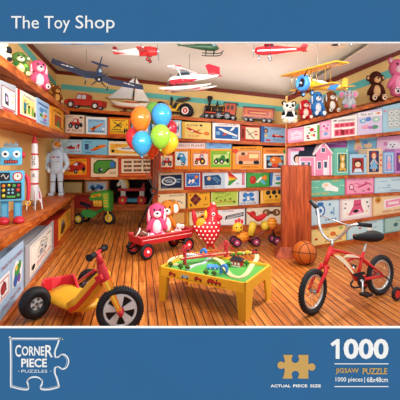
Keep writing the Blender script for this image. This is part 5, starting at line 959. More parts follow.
# robot
P = V((-1.945, 4.12, 0)); P.z = cz(P)+.002
F = frame(P, yaw=24, scale=4.12/400*1.11)
r = thing('toy_robot', 'light blue tin robot with square head and red feet standing on the counter', 'toy robot', P)
T1, T2, T3 = '#5CB2DC', '#3E8FC0', '#C5283A'
MB(F).C(T1).rbox((0, 0, 33.5), (22, 11, 27), 1.4).build('torso', r, PAINT)
MB(F).C(T1).rbox((0, 0, 60), (18, 10.5, 16), 1.6).build('head', r, PAINT)
MB(F).C('#8A949C').box((0, 0, 70), (12, 7, 2.6)).box((-4, 0, 71.2), (1.2, 7.3, 3)).box((0, 0, 71.2), (1.2, 7.3, 3)).box((4, 0, 71.2), (1.2, 7.3, 3)).build('antenna_grille', r, STEEL)
for sx in (-1, 1):
    a = MB(F).C('#E8EEF2').cyl((sx*4.6, -5.2, 62), (sx*4.6, -6, 62), 3, n=18).build('eye', r, PAINT); MB(F).C('#26303E').cyl((sx*4.6, -6, 62), (sx*4.6, -6.3, 62), 1.3).build('pupil', a, PAINT)
    MB(F).C(T3).cyl((sx*9, 0, 61), (sx*11.5, 0, 61), 3, 2.4).build('ear_dial', r, PAINT)
    MB(F).C(T3).tube([(sx*11.4, 0, 43), (sx*14, 0, 38), (sx*14.4, -2, 28), (sx*13.6, -3, 20)], [1.9, 2, 1.7, 1.5]).build('arm', r, PAINT)
    MB(F).C('#D8A43A').tor((sx*13.6, -3, 17.4), (0, 1, 0), 2, .7, n=14, m=6).build('claw', r, PAINT)
    MB(F).C(T2).rbox((sx*5.4, 0, 12.5), (6.8, 7.5, 16), 1.2).build('leg', r, PAINT)
    MB(F).C(T1).box((sx*5.4, -3.9, 12), (4.2, .4, 11)).build('leg_plate', r, PAINT)
    q = MB(F).C(T3); q.sph((sx*6.2, -3, 2.3), (5.2, 8, 4.2)); 
    q.v = [V((p.x, p.y, max(p.z, P.z+.001))) for p in q.v]; q.build('foot', r, PAINT)
MB(F).C('#7A8088').px([(-1.6, 57.4), (0, 60), (1.6, 57.4)], -5.9, -5.2).build('nose', r, PAINT)
a = MB(F).C('#3A2A38').box((0, -5.4, 55.2), (11, .5, 3)).build('mouth_grille', r, PAINT); m = MB(F).C('#D84A3A')
for i in range(5): m.box((-4+2*i, -5.75, 55.2), (1.1, .3, 1.8))
m.build('teeth', a, PAINT)
MB(F).C('#1E2A3A').rbox((-5, -5.6, 42), (8.4, .8, 7.4), .8).build('gauge_screen', r, PAINT)
MB(F).C('#E8E2D8').tube([(-8, -6.2, 42), (-6, -6.2, 44), (-4, -6.2, 40), (-2, -6.2, 43)], .35, n=5).build('screen_trace', r, PAINT)
a = MB(F).C('#F0E6DA').cyl((5.4, -5.4, 42), (5.4, -6.2, 42), 3.8, n=20).build('dial', r, PAINT); MB(F).C(T3).tor((5.4, -6.2, 42), (0, 1, 0), 3.6, .5, m=6).build('dial_ring', a, PAINT); MB(F).C(K).prism([(4.8, -6.3, 41.6), (5.4, -6.3, 44.6), (6, -6.3, 41.6)], (0, -.2, 0)).build('needle', a, PAINT)
a = MB(F).C('#23252E').rbox((0, -5.6, 29.4), (17, .8, 14.6), .8).build('control_panel', r, PAINT)
for i, (x, z, c, rr) in enumerate([(-6, 34, '#E8832A', 1.5), (-1.6, 34.4, '#D8D83A', 1.1), (2.4, 34, '#4FA84A', 1.4), (6.2, 34, T3, 1.3), (-6, 30, '#E8C23A', 1.4), (-2, 30.4, '#7FC4E0', 1), (1.2, 30.4, '#7FC4E0', 1), (5.6, 30, '#D8442A', 1.5), (-2, 27.6, '#7FC4E0', 1), (1.2, 27.6, '#7FC4E0', 1), (-6, 25.2, '#D8D83A', 1.4), (5.8, 25.4, '#4FA84A', 1.4)]):
    MB(F).C(c).sph((x, -6, z), (rr, .6, rr), n=10, m=6).build('button', a, PAINT)
MB(F).C('#4FA84A').box((0, -6.1, 24.2), (7, .5, 1.6)).build('button', a, PAINT)
# rocket
P = V((-2.16, 5.22, 0)); P.z = cz(P)+.002; F = frame(P, yaw=10, scale=5.22/400) @ Matrix.Diagonal((.8, .8, .98, 1))
r = thing('toy_rocket', 'white and red toy rocket with a pointed red nose standing on the counter', 'toy rocket', P)
MB(F).C('#DCDCE2').lathe([(2.6, 8), (4.6, 11), (4.9, 20), (4.9, 52), (4.0, 56), (4.0, 66), (3.4, 68)], M=None, n=20).build('body', r, PAINT)
MB(F).C('#C22A3A').lathe([(3.4, 68), (2.7, 71), (1.5, 75), (.5, 78), (.25, 80), (0, 80)], n=18).build('nose_cone', r, PAINT)
MB(F).C('#8C8F9A').lathe([(3.6, 5), (2.4, 8.5)], n=18).build('exhaust_nozzle', r, STEEL)
for z in (56, 40.5, 26): MB(F).C('#C22A3A').lathe([(4.95 if z < 50 else 4.2, z), (5.05 if z < 50 else 4.4, z+.3), (5.05 if z < 50 else 4.4, z+1.5), (4.95 if z < 50 else 4.2, z+1.8)], n=20).build('red_band', r, PAINT)
m = MB(F).C('#3A3A48')
m.text('U', (-2, -5.2, 50.8), (4, 0, 0), (0, 0, 4)); m.text('S', (-2, -5.2, 46), (4, 0, 0), (0, 0, 4)); m.text('A', (-2, -5.2, 33.5), (4, 0, 0), (0, 0, 4)); m.build('dark_lettering', r, PAINT, fix=False)
for kx in range(4):
    Mk = R('Z', 90*kx+18); q = MB(F @ Mk).C('#D5D7DE'); q.px([(4.2, 26), (8.2, 15), (9.6, 1), (8.6, 0), (7.6, 7), (4.2, 11)], -.45, .45); fn = q.build('fin', r, PAINT)
    MB(F @ Mk).C('#B82A3C').px([(4.6, 22.5), (7, 16), (7.4, 10.5), (4.6, 12.5)], -.6, .6).build('fin_panel', fn, PAINT)
MB(F).C('#C8CAD2').lathe([(5.2, 10), (5.5, 11), (5.5, 22), (5.0, 24)], n=20).build('booster_skirt', r, PAINT)
# astronaut
P = V((-2.67, 7.45, 0)); P.z = cz(P)+.002; F = frame(P, yaw=12, scale=7.45/400) @ Matrix.Diagonal((1.02, 1, .99, 1))
r = thing('astronaut_figure', 'toy astronaut figure in a white space suit with amber visor, standing on the counter', 'toy figure', P)
SU = '#C6D8EA'
m = MB(F).C(SU)
m.loft([[(rx*math.cos(a), ry*math.sin(a), z) for a in [2*PI*i/16 for i in range(16)]] for z, rx, ry in ((22, 5.6, 3.8), (26, 6, 4.2), (32, 5.8, 4.2), (38, 7.2, 4.6), (43, 6.6, 4.4), (46, 4, 3.4))])
for sx in (-1, 1):
    m.tube([(sx*2.9, 0, 25), (sx*3.4, -.4, 18), (sx*3.5, -.8, 12), (sx*4, 0, 3.5)], [3.1, 3.0, 2.4, 2.5], n=12)
    m.tube([(sx*6, 0, 42.5), (sx*9, .4, 36), (sx*9.8, -.6, 30.5), (sx*7.2, -3, 26)], [2.7, 2.6, 2.2, 1.8], n=12)
m.build('space_suit', r, PLUSH)
MB(F).C('#E6EDF4').sph((0, -.3, 51.5), (5.4, 5.2, 5.8), n=18, m=12).build('helmet', r, PAINT)
a = MB(F).C('#E8921A').sph((.6, -2.1, 51.6), (4, 3.8, 4), n=16, m=10).build('visor', r, PAINT)
MB(F).C('#B8C4D0').tor((.6, -3.6, 51.6), (0, 1, 0), 4, .7, m=6).build('visor_rim', r, STEEL)
MB(F).C('#C2D0DE').rbox((0, -4.9, 37.5), (8, 2.4, 6.6), 1).build('chest_pack', r, PAINT)
MB(F).C('#B83A4A').box((-2, -6.3, 38.8), (2.4, .4, 1.2)).build('red_patch', r, PAINT); MB(F).C('#3B5FA8').box((2, -6.3, 38.8), (2.4, .4, 1.2)).build('blue_patch', r, PAINT)
MB(F).C('#C2D0DE').rbox((0, 5.2, 41), (11, 4.4, 17), 2).build('backpack', r, PAINT)
MB(F).C('#8FB4D8').tube([(-3, -5.6, 36), (-7, -6, 33), (-6.5, -4, 29)], .6, n=6).build('hose', r, RUBBER)
for sx in (-1, 1):
    MB(F).C('#8C5A5A').tor((sx*3.5, -.7, 14), (0, 0, 1), 2.5, .5, m=6).build('knee_band', r, RUBBER)
    MB(F).C('#B9C8D8').rbox((sx*4.6, -1.6, 1.7), (5, 8.6, 3.2), 1.2).build('boot', r, RUBBER)
    g_ = MB(F).C('#EDF2F6').sph((sx*6.8, -3.3, 25.6), (1.7, 1.7, 2), n=10, m=7)
    for f_ in range(4): g_.tube([(sx*(6.2+.5*f_), -4+.3*f_, 24.6), (sx*(5.8+.5*f_), -4.5+.3*f_, 22.9+.2*abs(f_-1))], [.45, .35], n=6)
    g_.tube([(sx*5.6, -3.6, 26), (sx*4.7, -4.6, 25)], [.5, .4], n=6); g_.build('glove', r, RUBBER)

# ------------------------------------------------------------------ train table
ZT = .335
a_, b_, c_ = V((-.41, 4.0, 0)), V((.40, 3.49, 0)), V((.725, 4.07, 0)); d_ = a_+(c_-b_)
cen = (a_+c_)/2
r = thing('train_table', 'yellow wooden play table with green top and painted trains on its front edge', 'table', V((cen.x, cen.y, 0)))
ex = (b_-a_); ey = (c_-b_); Lx, Ly = ex.length, ey.length; ex.normalize(); ey.normalize()
TF = Matrix(((ex.x, ey.x, 0, a_.x), (ex.y, ey.y, 0, a_.y), (0, 0, 1, 0), (0, 0, 0, 1)))   # local: x along the front, y to the back
YT = '#EDB12C'
MB(TF).C('#4FA348').box((Lx/2, Ly/2, ZT-.035), (Lx-.03, Ly-.03, .02)).build('green_top', r, PAINT)
def rail(nm, x0, x1, y0, y1): return MB(TF).C(YT).box(((x0+x1)/2, (y0+y1)/2, ZT-.045), (x1-x0, y1-y0, .09)).build(nm, r, PAINT)
fr_ = rail('front_apron', 0, Lx, -.0, .02); rail('back_apron', 0, Lx, Ly-.02, Ly)
def uleg(x):   # end panel with an arch cut-out
    o = [(0, ZT), (Ly, ZT), (Ly, 0), (Ly-.12, 0)]+[(Ly-.15-(Ly-.3)*(1-math.cos(PI*t/10))/2, .14+.1*min(1, math.sin(PI*t/10)*1.6)) for t in range(11)]+[(.12, 0), (0, 0)]
    m = MB(TF).C(YT); m.prism([(x, y, z) for y, z in o], (.022, 0, 0)); return m.build('end_panel', r, PAINT)
uleg(-.001); uleg(Lx-.021)
for x in (0.0, Lx-.1): MB(TF).C('#D89E24').px([(x, .25), (x+.1, .25), (x+(.07 if x < .1 else .1), 0), (x+(0 if x < .1 else .03), 0)], -.001, .02).build('leg', r, PAINT)
# trains painted on the apron
m = MB(TF); y_ = -.0015
def dec(c, x0, z0, x1, z1): m.C(c).px([(x0, z0), (x0, z1), (x1, z1), (x1, z0)], y_, .001)
zb_ = ZT-.072
for x, c in ((.12, '#B8302A'), (.27, '#8FC4E0'), (.42, '#B8302A'), (.56, '#C03028')):
    w_ = .085 if x < .5 else .15
    dec(c, x, zb_+.014, x+w_, zb_+.036); 
    if c != '#8FC4E0': dec('#7A1E1E', x+.015, zb_+.036, x+w_*.5, zb_+.046)
    else: dec('#F2F2EE', x+.005, zb_+.026, x+w_-.005, zb_+.034)
    for i in range(4 if w_ > .1 else 2): m.C('#2A2226').cyl((x+.016+i*(w_-.03)/(3 if w_ > .1 else 1), y_-.0005, zb_+.012), (x+.016+i*(w_-.03)/(3 if w_ > .1 else 1), .001, zb_+.012), .01, n=10)
m.C('#2A2226').px([(.66, zb_+.036), (.655, zb_+.052), (.672, zb_+.052), (.668, zb_+.036)], y_, .001)
m.C('#B8302A').px([(.58, zb_+.036), (.58, zb_+.052), (.62, zb_+.052), (.62, zb_+.036)], y_, .001)
m.C('#A8741C').px([(.08, zb_-.002), (.08, zb_+.001), (.76, zb_+.001), (.76, zb_-.002)], y_, .001)
m.build('painted_train', fr_, PAINT)
ZG = ZT-.024   # playing surface
def G(px, py, dz=0): return FL(px, py, ZG+dz)
GT = 'wooden toys on the train table'
def track(nm, label, pts, w_, col, zs=None):
    P = []; q = cr([tuple(p) for p in pts], 5, False)[:(len(pts)-1)*5+1] if len(pts) > 2 else pts
    zz = zs or [0]*len(pts); m = MB(); 
    n = len(q); Z_ = [zz[min(int(i/5), len(zz)-1)]*(1-(i % 5)/5)+zz[min(int(i/5)+1, len(zz)-1)]*((i % 5)/5) for i in range(n)] if len(pts) > 2 else zz
    W = [FL(x, y, ZG+Z_[i]) for i, (x, y) in enumerate(q)]
    def cs(i):
        d = (W[min(i+1, n-1)]-W[max(i-1, 0)]); d.z = 0; d.normalize(); s_ = V((-d.y, d.x, 0))*w_/2; return s_
    rings = []
    for i in range(n):
        s_ = cs(i); p = W[i]; u = V((0, 0, .011)); rings.append([p-s_, p+s_, p+s_+u, p+s_*.55+u, p+s_*.5+u*.6, p+s_*.3+u*.6, p+s_*.25+u, p-s_*.25+u, p-s_*.3+u*.6, p-s_*.5+u*.6, p-s_*.55+u, p-s_+u])
    m.C(col).loft(rings, smooth=False); o = m.build(nm, mat=PAINT); return tag(o, label, 'toy track', GT)
track('track_loop', 'pale wooden track curving round the right end of the table', [(214, 257), (221, 262), (226, 270), (231, 276), (240, 278), (247, 274), (252, 266), (257, 259), (255, 254), (247, 253), (238, 254.5)], .045, '#E6CFA0', [0.03, .03, .012, 0, 0, 0, 0, 0, 0, 0, 0])
track('track_loop', 'pale wooden track bending round the left end of the table', [(206, 255.5), (193, 256), (182, 256.5), (174, 258.5), (169.5, 262), (171, 265), (178, 264.5)], .04, '#E9D6AC')
track('track_strip', 'grey road strip running across the green middle of the table', [(189, 270), (192, 267), (198, 265), (204, 263.5), (207, 260.5), (211, 259)], .035, '#BDC4C4')
# bridge
br = thing('toy_bridge', 'red toy suspension bridge spanning the far side of the train table', 'toy bridge', G(205, 262), GT)
A0, A1 = G(184.7, 264.5), G(226, 259.0)
d = (A1-A0); Ld = math.hypot(d.x, d.y); BF = Matrix(((d.x/Ld, -d.y/Ld, 0, A0.x), (d.y/Ld, d.x/Ld, 0, A0.y), (0, 0, 1, A0.z), (0, 0, 0, 1)))
RB = '#C4303A'
for x in (0, Ld):
    m = MB(BF).C(RB)
    for y in (-.02, .02): m.box((x, y, .1), (.018, .012, .2))
    m.box((x, 0, .19), (.014, .05, .014)).box((x, 0, .12), (.014, .05, .012)); m.build('tower', br, PAINT)
MB(BF).C(RB).box((Ld/2, 0, .062), (Ld+.1, .052, .014)).build('deck', br, PAINT)
MB(BF).C('#D8B890').box((Ld/2, 0, .0705), (Ld+.1, .03, .003)).build('deck_track', br, PAINT)
for y in (-.024, .024):
    MB(BF).C(RB).tube([(0, y, .198)]+[(Ld*t/6, y, .075+.12*(2*t/6-1)**2) for t in range(1, 6)]+[(Ld, y, .198)], .0045, n=6).build('cable', br, PAINT)
    MB(BF).C(RB).tube([(-.1, y, .075), (0, y, .198)], .004, n=6).build('cable', br, PAINT); MB(BF).C(RB).tube([(Ld+.1, y, .075), (Ld, y, .198)], .004, n=6).build('cable', br, PAINT)
m = MB(BF).C(RB)
for t in range(1, 12):
    for y in (-.024, .024): z = .075+.12*(2*t/12-1)**2; m.cyl((Ld*t/12, y, .068), (Ld*t/12, y, z), .002, n=5)
m.build('hangers', br, PAINT)
def arch(P, yaw, label, w_=.075, h_=.085, dp=.05, col='#2F74C4'):
    F = frame(P, yaw, 1.0); o = [(-w_/2, 0), (-w_/2, h_*.55)]+[(-w_/2*math.cos(PI*t/8), h_*.55+h_*.45*math.sin(PI*t/8)) for t in range(1, 8)]+[(w_/2, h_*.55), (w_/2, 0), (w_*.3, 0), (w_*.3, h_*.5)]+[(w_*.3*math.cos(PI*t/6), h_*.5+h_*.28*math.sin(PI*t/6)) for t in range(1, 6)]+[(-w_*.3, h_*.5), (-w_*.3, 0)]
    m = MB(F).C(col); m.px(o, -dp/2, dp/2); tag(m.build('toy_tunnel', mat=PAINT), label, 'toy tunnel', GT)
arch(G(203.5, 257.0), -20, 'blue toy tunnel arch behind the red bridge deck', h_=.095); arch(G(224, 273.5), -20, 'blue toy tunnel arch at the front of the table, over the curved track', h_=.09)
# station
def house(nm, P, yaw, w_, dp, h_, wallc, roofc, label, roofh=.035):
    F = frame(P, yaw, 1.0); t = thing(nm, label, 'toy house', P, GT)
    MB(F).C(wallc).box((0, 0, h_/2), (w_, dp, h_)).build('walls', t, PAINT)
    MB(F).C(roofc).add([(-w_*.6, -dp*.65, h_), (w_*.6, -dp*.65, h_), (w_*.6, dp*.65, h_), (-w_*.6, dp*.65, h_), (-w_*.38, 0, h_+roofh), (w_*.38, 0, h_+roofh)], [(0, 1, 5, 4), (1, 2, 5), (2, 3, 4, 5), (3, 0, 4), (3, 2, 1, 0)]).build('roof', t, PAINT)
    return t, F
t, F = house('toy_station', G(237, 265.5), -32, .115, .08, .06, '#C42F32', '#1E1C26', 'red toy station building with black roof on the train table')
for x in (-.038, 0, .038): MB(F).C('#F4EDE4').box((x, -.041, .03), (.02, .003, .026)).build('window', t, PAINT)
for y in (-.018, .02): MB(F).C('#F4EDE4').box((-.0585, y, .03), (.003, .018, .024)).build('window', t, PAINT)
MB(F).C('#F4EDE4').box((0, -.0405, .004), (.115, .002, .008)).build('white_plinth', t, PAINT)
for px, py, yw, lb in ((210, 268.6, 8, 'small blue roofed toy house left of the front tunnel'), (215.5, 269, -14, 'small blue roofed toy house nearest the front tunnel')):
    t, F = house('toy_house', G(px, py), yw, .055, .045, .022, '#3B78BC', '#3F86D2', lb, .024)
    MB(F).C('#F2F2F2').box((0, -.0235, .011), (.014, .002, .014)).build('door', t, PAINT)
t, F = house('toy_signal_box', G(191.5, 258), -10, .12, .05, .04, '#DDE4EA', '#B8C4D4', 'low white toy building behind the left bridge tower', .012)
for x in (-.035, .0, .035): MB(F).C('#5A86B8').box((x, -.026, .02), (.018, .003, .018)).build('window', t, PAINT)
def tree(px, py, label, h=.06, col='#4A5A2A'):
    P = G(px, py); t = thing('toy_tree', label, 'toy tree', P, 'little trees on the train table'); F = frame(P, 0, 1.0)
    MB(F).C('#6A3A1C').cyl((0, 0, 0), (0, 0, h*.4), .006, n=8).build('trunk', t, PAINT)
    m = MB(F).C(col); m.sph((0, 0, h*.62), (.024, .024, h*.36), n=9, m=6); m.sph((.01, -.006, h*.5), (.018, .018, h*.24), n=8, m=5); m.sph((-.011, .004, h*.54), (.017, .017, h*.25), n=8, m=5); m.build('crown', t, PLUSH)
tree(170.5, 267, 'small dark toy tree at the left corner of the table'); tree(180.5, 269.5, 'small dark toy tree left of the red bridge tower'); tree(187.5, 270, 'small dark toy tree in front of the red bridge tower', .05)
tree(206, 275, 'tiny dark toy tree at the front rim left of the blue houses', .05); tree(214, 275.5, 'tiny dark toy tree in front of the blue houses', .045); tree(246.5, 266, 'green toy tree beside the red station', .06, '#3C7A34'); tree(229, 266.5, 'green toy tree left of the red station', .05, '#3C7A34')
# little train behind the station
eT = V((.86, -.3, 0))
def wag(px, py, col, label, loco=False):
    P = G(px, py, .012); F = frame(P, 3, 1.0); t = thing('toy_wagon' if not loco else 'toy_engine', label, 'toy train', P, 'wooden train behind the station')
    MB(F).C(col).box((0, 0, .022), (.062, .034, .022)).build('body', t, PAINT)
    MB(F).C('#2A262A').box((0, 0, .011), (.07, .028, .006)).build('chassis', t, PAINT)
    for x in (-.02, .02):
        for y in (-.017, .017): MB(F).C('#2A262A').cyl((x, y-.003, .008), (x, y+.003, .008), .009, n=10).build('wheel', t, PAINT)
    if loco: MB(F).C('#1E1C26').box((.018, 0, .042), (.024, .034, .02)).build('cab', t, PAINT); MB(F).C('#1E1C26').cyl((-.016, 0, .03), (-.016, 0, .05), .006, n=8).build('chimney', t, PAINT)
    else: MB(F).C('#D8C050').box((0, 0, .037), (.044, .022, .01)).build('load', t, PAINT)
wag(232.5, 256, '#4F8A3A', 'green toy train wagon behind the station roof, at left'); wag(240, 255.4, '#4F9A3A', 'second green toy train wagon with yellow load behind the station'); wag(247.3, 254.6, '#C8B83A', 'yellow toy train wagon with yellow load behind the station'); wag(254.6, 253.8, '#B8302A', 'red toy engine at the head of the wooden train', True)

# ------------------------------------------------------------------ wagon with toys
w0, w1 = V((-.72, 5.45, 0)), V((-.175, 5.9, 0)); d = w1-w0; LW = d.length; WF = Matrix(((d.x/LW, -d.y/LW, 0, w0.x), (d.y/LW, d.x/LW, 0, w0.y), (0, 0, 1, 0), (0, 0, 0, 1)))
r = thing('pull_wagon', 'red metal pull-along wagon with white stripe and black wheels, carrying plush toys', 'wagon', V((-.55, 5.8, 0)))
WD = .36; RW = '#C4232E'
z0, z1 = .2, .315; xa, xb = -.1, LW+.12
m = MB(WF).C(RW)
bt = [(xa+.03, .03), (xb-.03, .03), (xb-.03, WD-.03), (xa+.03, WD-.03)]; tp = [(xa, 0), (xb, 0), (xb, WD), (xa, WD)]
m.add([(x, y, z0) for x, y in bt]+[(x, y, z1) for x, y in tp]+[(x, y, z0+.012) for x, y in [(xa+.04, .04), (xb-.04, .04), (xb-.04, WD-.04), (xa+.04, WD-.04)]]+[(x, y, z1) for x, y in [(xa+.014, .014), (xb-.014, .014), (xb-.014, WD-.014), (xa+.014, WD-.014)]],
      [(3, 2, 1, 0), (0, 1, 5, 4), (1, 2, 6, 5), (2, 3, 7, 6), (3, 0, 4, 7), (8, 9, 10, 11), (8, 12, 13, 9), (9, 13, 14, 10), (10, 14, 15, 11), (11, 15, 12, 8), (4, 5, 13, 12), (5, 6, 14, 13), (6, 7, 15, 14), (7, 4, 12, 15)])
m.build('tray', r, PAINT)
m = MB(WF).C('#E4515A')
for A, B in (((xa, 0), (xb, 0)), ((xb, 0), (xb, WD)), ((xb, WD), (xa, WD)), ((xa, WD), (xa, 0))): m.cyl((A[0], A[1], z1), (B[0], B[1], z1), .011, n=8)
m.build('rolled_rim', r, PAINT)
m = MB(WF).C('#F2E6E2'); m.hexa([(xa+.04, .012, .262), (xb-.04, .012, .262), (xb-.04, .03, .262), (xa+.04, .03, .262), (xa+.04, .009, .27), (xb-.04, .009, .27), (xb-.04, .03, .27), (xa+.04, .03, .27)]); m.build('white_stripe', r, PAINT)
for x, R_ in ((0, .112), (LW, .105)):
    MB(WF).C('#1A1A1E').cyl((x, .02, R_), (x, WD-.02, R_), .012).box((x, WD/2, .17), (.03, .2, .07)).build('axle', r, STEEL)
    for y in (0, WD): wheel(WF, r, x, y, R_, R_, .05, hub='#C4232E')
MB(WF).C('#1C1C20').tube([(xa+.02, WD/2, .17), (xa-.08, WD/2-.02, .15), (xa-.12, WD/2, .2)], .014, n=8).build('drawbar', r, STEEL)
Hh = [FLp for FLp in (U(134.5, 238, 5.66), U(141, 222, 5.62), U(153, 195, 5.55))]
MB().C('#1C1C20').tube(Hh, .012, n=8, sub=1).build('handle_rod', r, STEEL)
MB().C('#1C1C20').tube([U(153, 195, 5.55), U(150.6, 190.5, 5.55), U(153.5, 187.5, 5.55), U(157.3, 190.5, 5.55), U(153, 195, 5.55)], .013, n=8).build('handle_grip', r, RUBBER)
zt_ = .214
def WP(x, y): 
    p = WF @ V((x, y, zt_)); return p
p = WP(.0, .16); F = frame(p, 0, 1.0) @ TR(.02, -.05, .115) @ R('Z', 15) @ R('Y', 32)
rb = thing('football', 'brown american football with white stripes lying in the wagon', 'ball', p)
prof = [(0, -.125)]+[(.078*math.sin(PI*t/14)**.85, -.125*math.cos(PI*t/14)) for t in range(1, 14)]+[(0, .125)]
MB(F).C('#6A2F1A').lathe(prof, M=R('Y', 90), n=18).build('leather_body', rb, PAINT)
for x in (-.07, .07): q_ = .078*math.sin(math.acos(abs(x)/.125))**.85; MB(F).C('#F2ECE2').lathe([(q_+.002, x-.008), (q_+.004, x), (q_+.001, x+.01)], M=R('Y', 90), n=18).build('white_stripe', rb, PAINT)
MB(F).C('#F2ECE2').box((0, -.06, .055), (.07, .005, .006), M=None).build('laces', rb, PAINT)
plush(frame(WP(.31, .235), yaw=12) @ Matrix.Diagonal((1, .72, 1, 1)), 'pink rabbit soft toy with drooping ears sitting in the red wagon', 'rabbit', 38, '#E85584', '#FBE2EA', 'long', w=.86, muzz='#F9E9EE', pad='#FBEFF3', extra=pads4(K), group='plush animals in the wagon')
plush(frame(WP(.5, .245), yaw=6) @ Matrix.Diagonal((1, .72, 1, 1)), 'orange-brown soft toy dog with white bib, right of the pink rabbit in the wagon', 'dog', 39, '#C9742A', '#F6EEE0', 'flap', w=.74, muzz='#F4EEE6', pad='#FBEFE3', extra=pads4(K), group='plush animals in the wagon')
plush(frame(WP(.63, .14), yaw=-6), 'small white plush at the right end of the red wagon', 'lamb', 14, '#F0E6DE', '#F4B8C0', 'flap', w=1.0, group='plush animals in the wagon')

# ------------------------------------------------------------------ balloons
GB = 'balloons in the bunch tied to the wagon handle'
knot = U(154, 190, 5.53)
def balloon(px, py, Z, rx, ry, col, label, lean=0):
    P = U(px, py, Z); s_ = Z/400; r = thing('balloon', label, 'balloon', P-V((0, 0, ry*s_)), GB)
    F = TR(P) @ R('Y', lean) @ Matrix.Diagonal((s_, s_, s_, 1))
    prof = [(0, -ry*1.06), (rx*.12, -ry*1.02)]+[(rx*math.sin(a)*(1-.16*max(0, -math.cos(a)*-1)), -ry*math.cos(a)) for a in [PI*(.09+.91*t/16) for t in range(0, 16)]]+[(0, ry)]
    MB(F).C(col).lathe(prof, n=24).build('balloon_skin', r, LATEX)
    MB(F).C(col).lathe([(.4, -ry*1.0), (.5, -ry*1.03), (1.3, -ry*1.12), (1.1, -ry*1.14), (.2, -ry*1.08)], n=10).build('knot', r, LATEX)
    b0 = F @ V((0, 0, -ry*1.1)); mid = (b0+knot)/2+V((0, 0, -.03))
    MB().C('#4A3A34').tube([b0, mid, knot], .003, n=5).build('string', r, PAINT)
balloon(140.7, 119, 5.45, 10.3, 13, '#F07826', 'orange balloon, second from the left at the top of the bunch')
balloon(161.5, 115.5, 5.6, 10.5, 12.5, '#3A9FE0', 'bright blue balloon at the top of the bunch')
balloon(154, 113, 6.0, 9, 11.5, '#69A844', 'green balloon half hidden behind the top blue balloon', -8)
balloon(169.5, 129.5, 5.9, 7.5, 10, '#C2263E', 'small crimson balloon at the right, behind the blue and green ones', 12)
balloon(134.5, 139, 5.7, 8.6, 12, '#DE3540', 'red balloon at the left edge of the bunch', -14)
balloon(142, 143, 5.35, 10.2, 12.6, '#34A0D8', 'sky blue balloon, lowest on the left of the bunch')
balloon(160.5, 136.5, 5.35, 10.3, 12.6, '#8CC63C', 'lime green balloon in the middle front of the bunch')
balloon(152.5, 145.5, 5.9, 8.5, 12, '#EC5528', 'orange-red balloon low between the blue and lime ones')
balloon(168, 143, 5.65, 10.4, 12, '#F2BC2C', 'golden yellow balloon at the lower right of the bunch', 14)
# ------------------------------------------------------------------ chicken rocker
Zc = 5.95; P = U(209, 250, Zc); P.z = 0; F = frame(P, -6)
r = thing('toy_chicken', 'red toy chicken with white polka dots standing between the wagon and caterpillar toy', 'toy chicken', P)
def epr(c, rx, ry, rz, n=14): return [(c[0]+rx*math.cos(2*PI*i/n), c[1]+ry*math.sin(2*PI*i/n), c[2]) for i in range(n)]
bz = (150+1.5/Zc*400)-0  # floor row in the picture
def z_(py): return bz-py
CH = '#CC2230'
m = MB(F).C(CH)
def ringx(x0, x1, z, ry, n=16): cxx = (x0+x1)/2; rx = (x1-x0)/2; return [(cxx+rx*math.cos(2*PI*i/n), ry*math.sin(2*PI*i/n), z) for i in range(n)]
secs = [(-1, 3.5, 246, 1.8), (-5, 6.5, 241, 4.5), (-11, 9.5, 236, 7), (-15.5, 11.5, 231, 8.2), (-17.5, 12, 226, 8), (-10, 11.5, 222.5, 6.8), (-5, 10.5, 219, 5.6), (-3.5, 9.5, 215, 4.8), (-3, 8.8, 211, 4.2), (-1.4, 7, 207.5, 3), (1, 5, 205.8, 1.4)]
m.loft([ringx(a, b, z_(y), c) for a, b, y, c in secs]); m.sph((-14.5, 0, z_(219)), (2.6, 2.4, 9), M=R('Y', -10)); m.build('body', r, PAINT)
rnd = random.Random(4); m = MB(F).C('#F6F0EC')
def surf(x, z):
    for (a, b, y, c), (a2, b2, y2, c2) in zip(secs, secs[1:]):
        za, zb = z_(y), z_(y2)
        if za <= z <= zb:
            t = (z-za)/(zb-za); A = a+(a2-a)*t; B = b+(b2-b)*t; Cc = c+(c2-c)*t; u = (x-(A+B)/2)/((B-A)/2)
            return -Cc*math.sqrt(1-u*u) if abs(u) < .93 else None
for iz, yy in enumerate((241.5, 237.5, 233.6, 229.7, 225.8, 222)):
    for ix in range(-5, 5):
        x = ix*4.2+(2.1 if iz % 2 else 0)-1; z = z_(yy); y = surf(x, z)
        if y is not None: m.sph((x, y, z), (1.05, .5, 1.05), n=9, m=5)
m.build('white_dots', r, PAINT)
MB(F).C('#EDA326').sph((-7.5, -5.0, z_(223.5)), (5.4, 1.6, 6.2)).build('wing_patch', r, PAINT)
MB(F).C('#E8B83A').sph((-3.2, -1, z_(215)), (2.2, 4.2, 5)).build('neck_patch', r, PAINT)
m = MB(F).C('#D8303A')
for x, z, a in ((2, 204.6, 2.2), (4.4, 204.2, 2.0), (6.4, 206, 1.6)): m.sph((x, 0, z_(z)), (1.2, 1, a), n=9, m=6)
m.build('comb', r, PAINT)
MB(F).C('#D8C8C8').sph((4.8, -1, z_(203.4)), (1.6, 1.2, 1.6), n=8, m=6).build('comb_tip', r, PAINT)
MB(F).C('#B81E2C').lathe([(3.6, 0), (3.2, 2.6), (1.8, 4.6), (.4, 5.6)], M=TR(8, 0, z_(217.4)) @ R('Y', 96), n=14).build('beak', r, PAINT)
for y in (-1, 1):
    e = MB(F).C('#F6F0EC').sph((4.6, y*4.2, z_(213.4)), (1.9, .9, 1.9), n=12, m=8).build('eye', r, PAINT); MB(F).C(K).sph((4.8, y*5.0, z_(213.4)), (.9, .5, .9), n=8, m=6).build('pupil', e, PAINT)
MB(F).C('#F2DCC8').tube([(4.2, -4.6, z_(216)), (4.0, -5.2, z_(220)), (3.4, -5.8, z_(224))], .55, n=6).build('rein', r, PAINT)
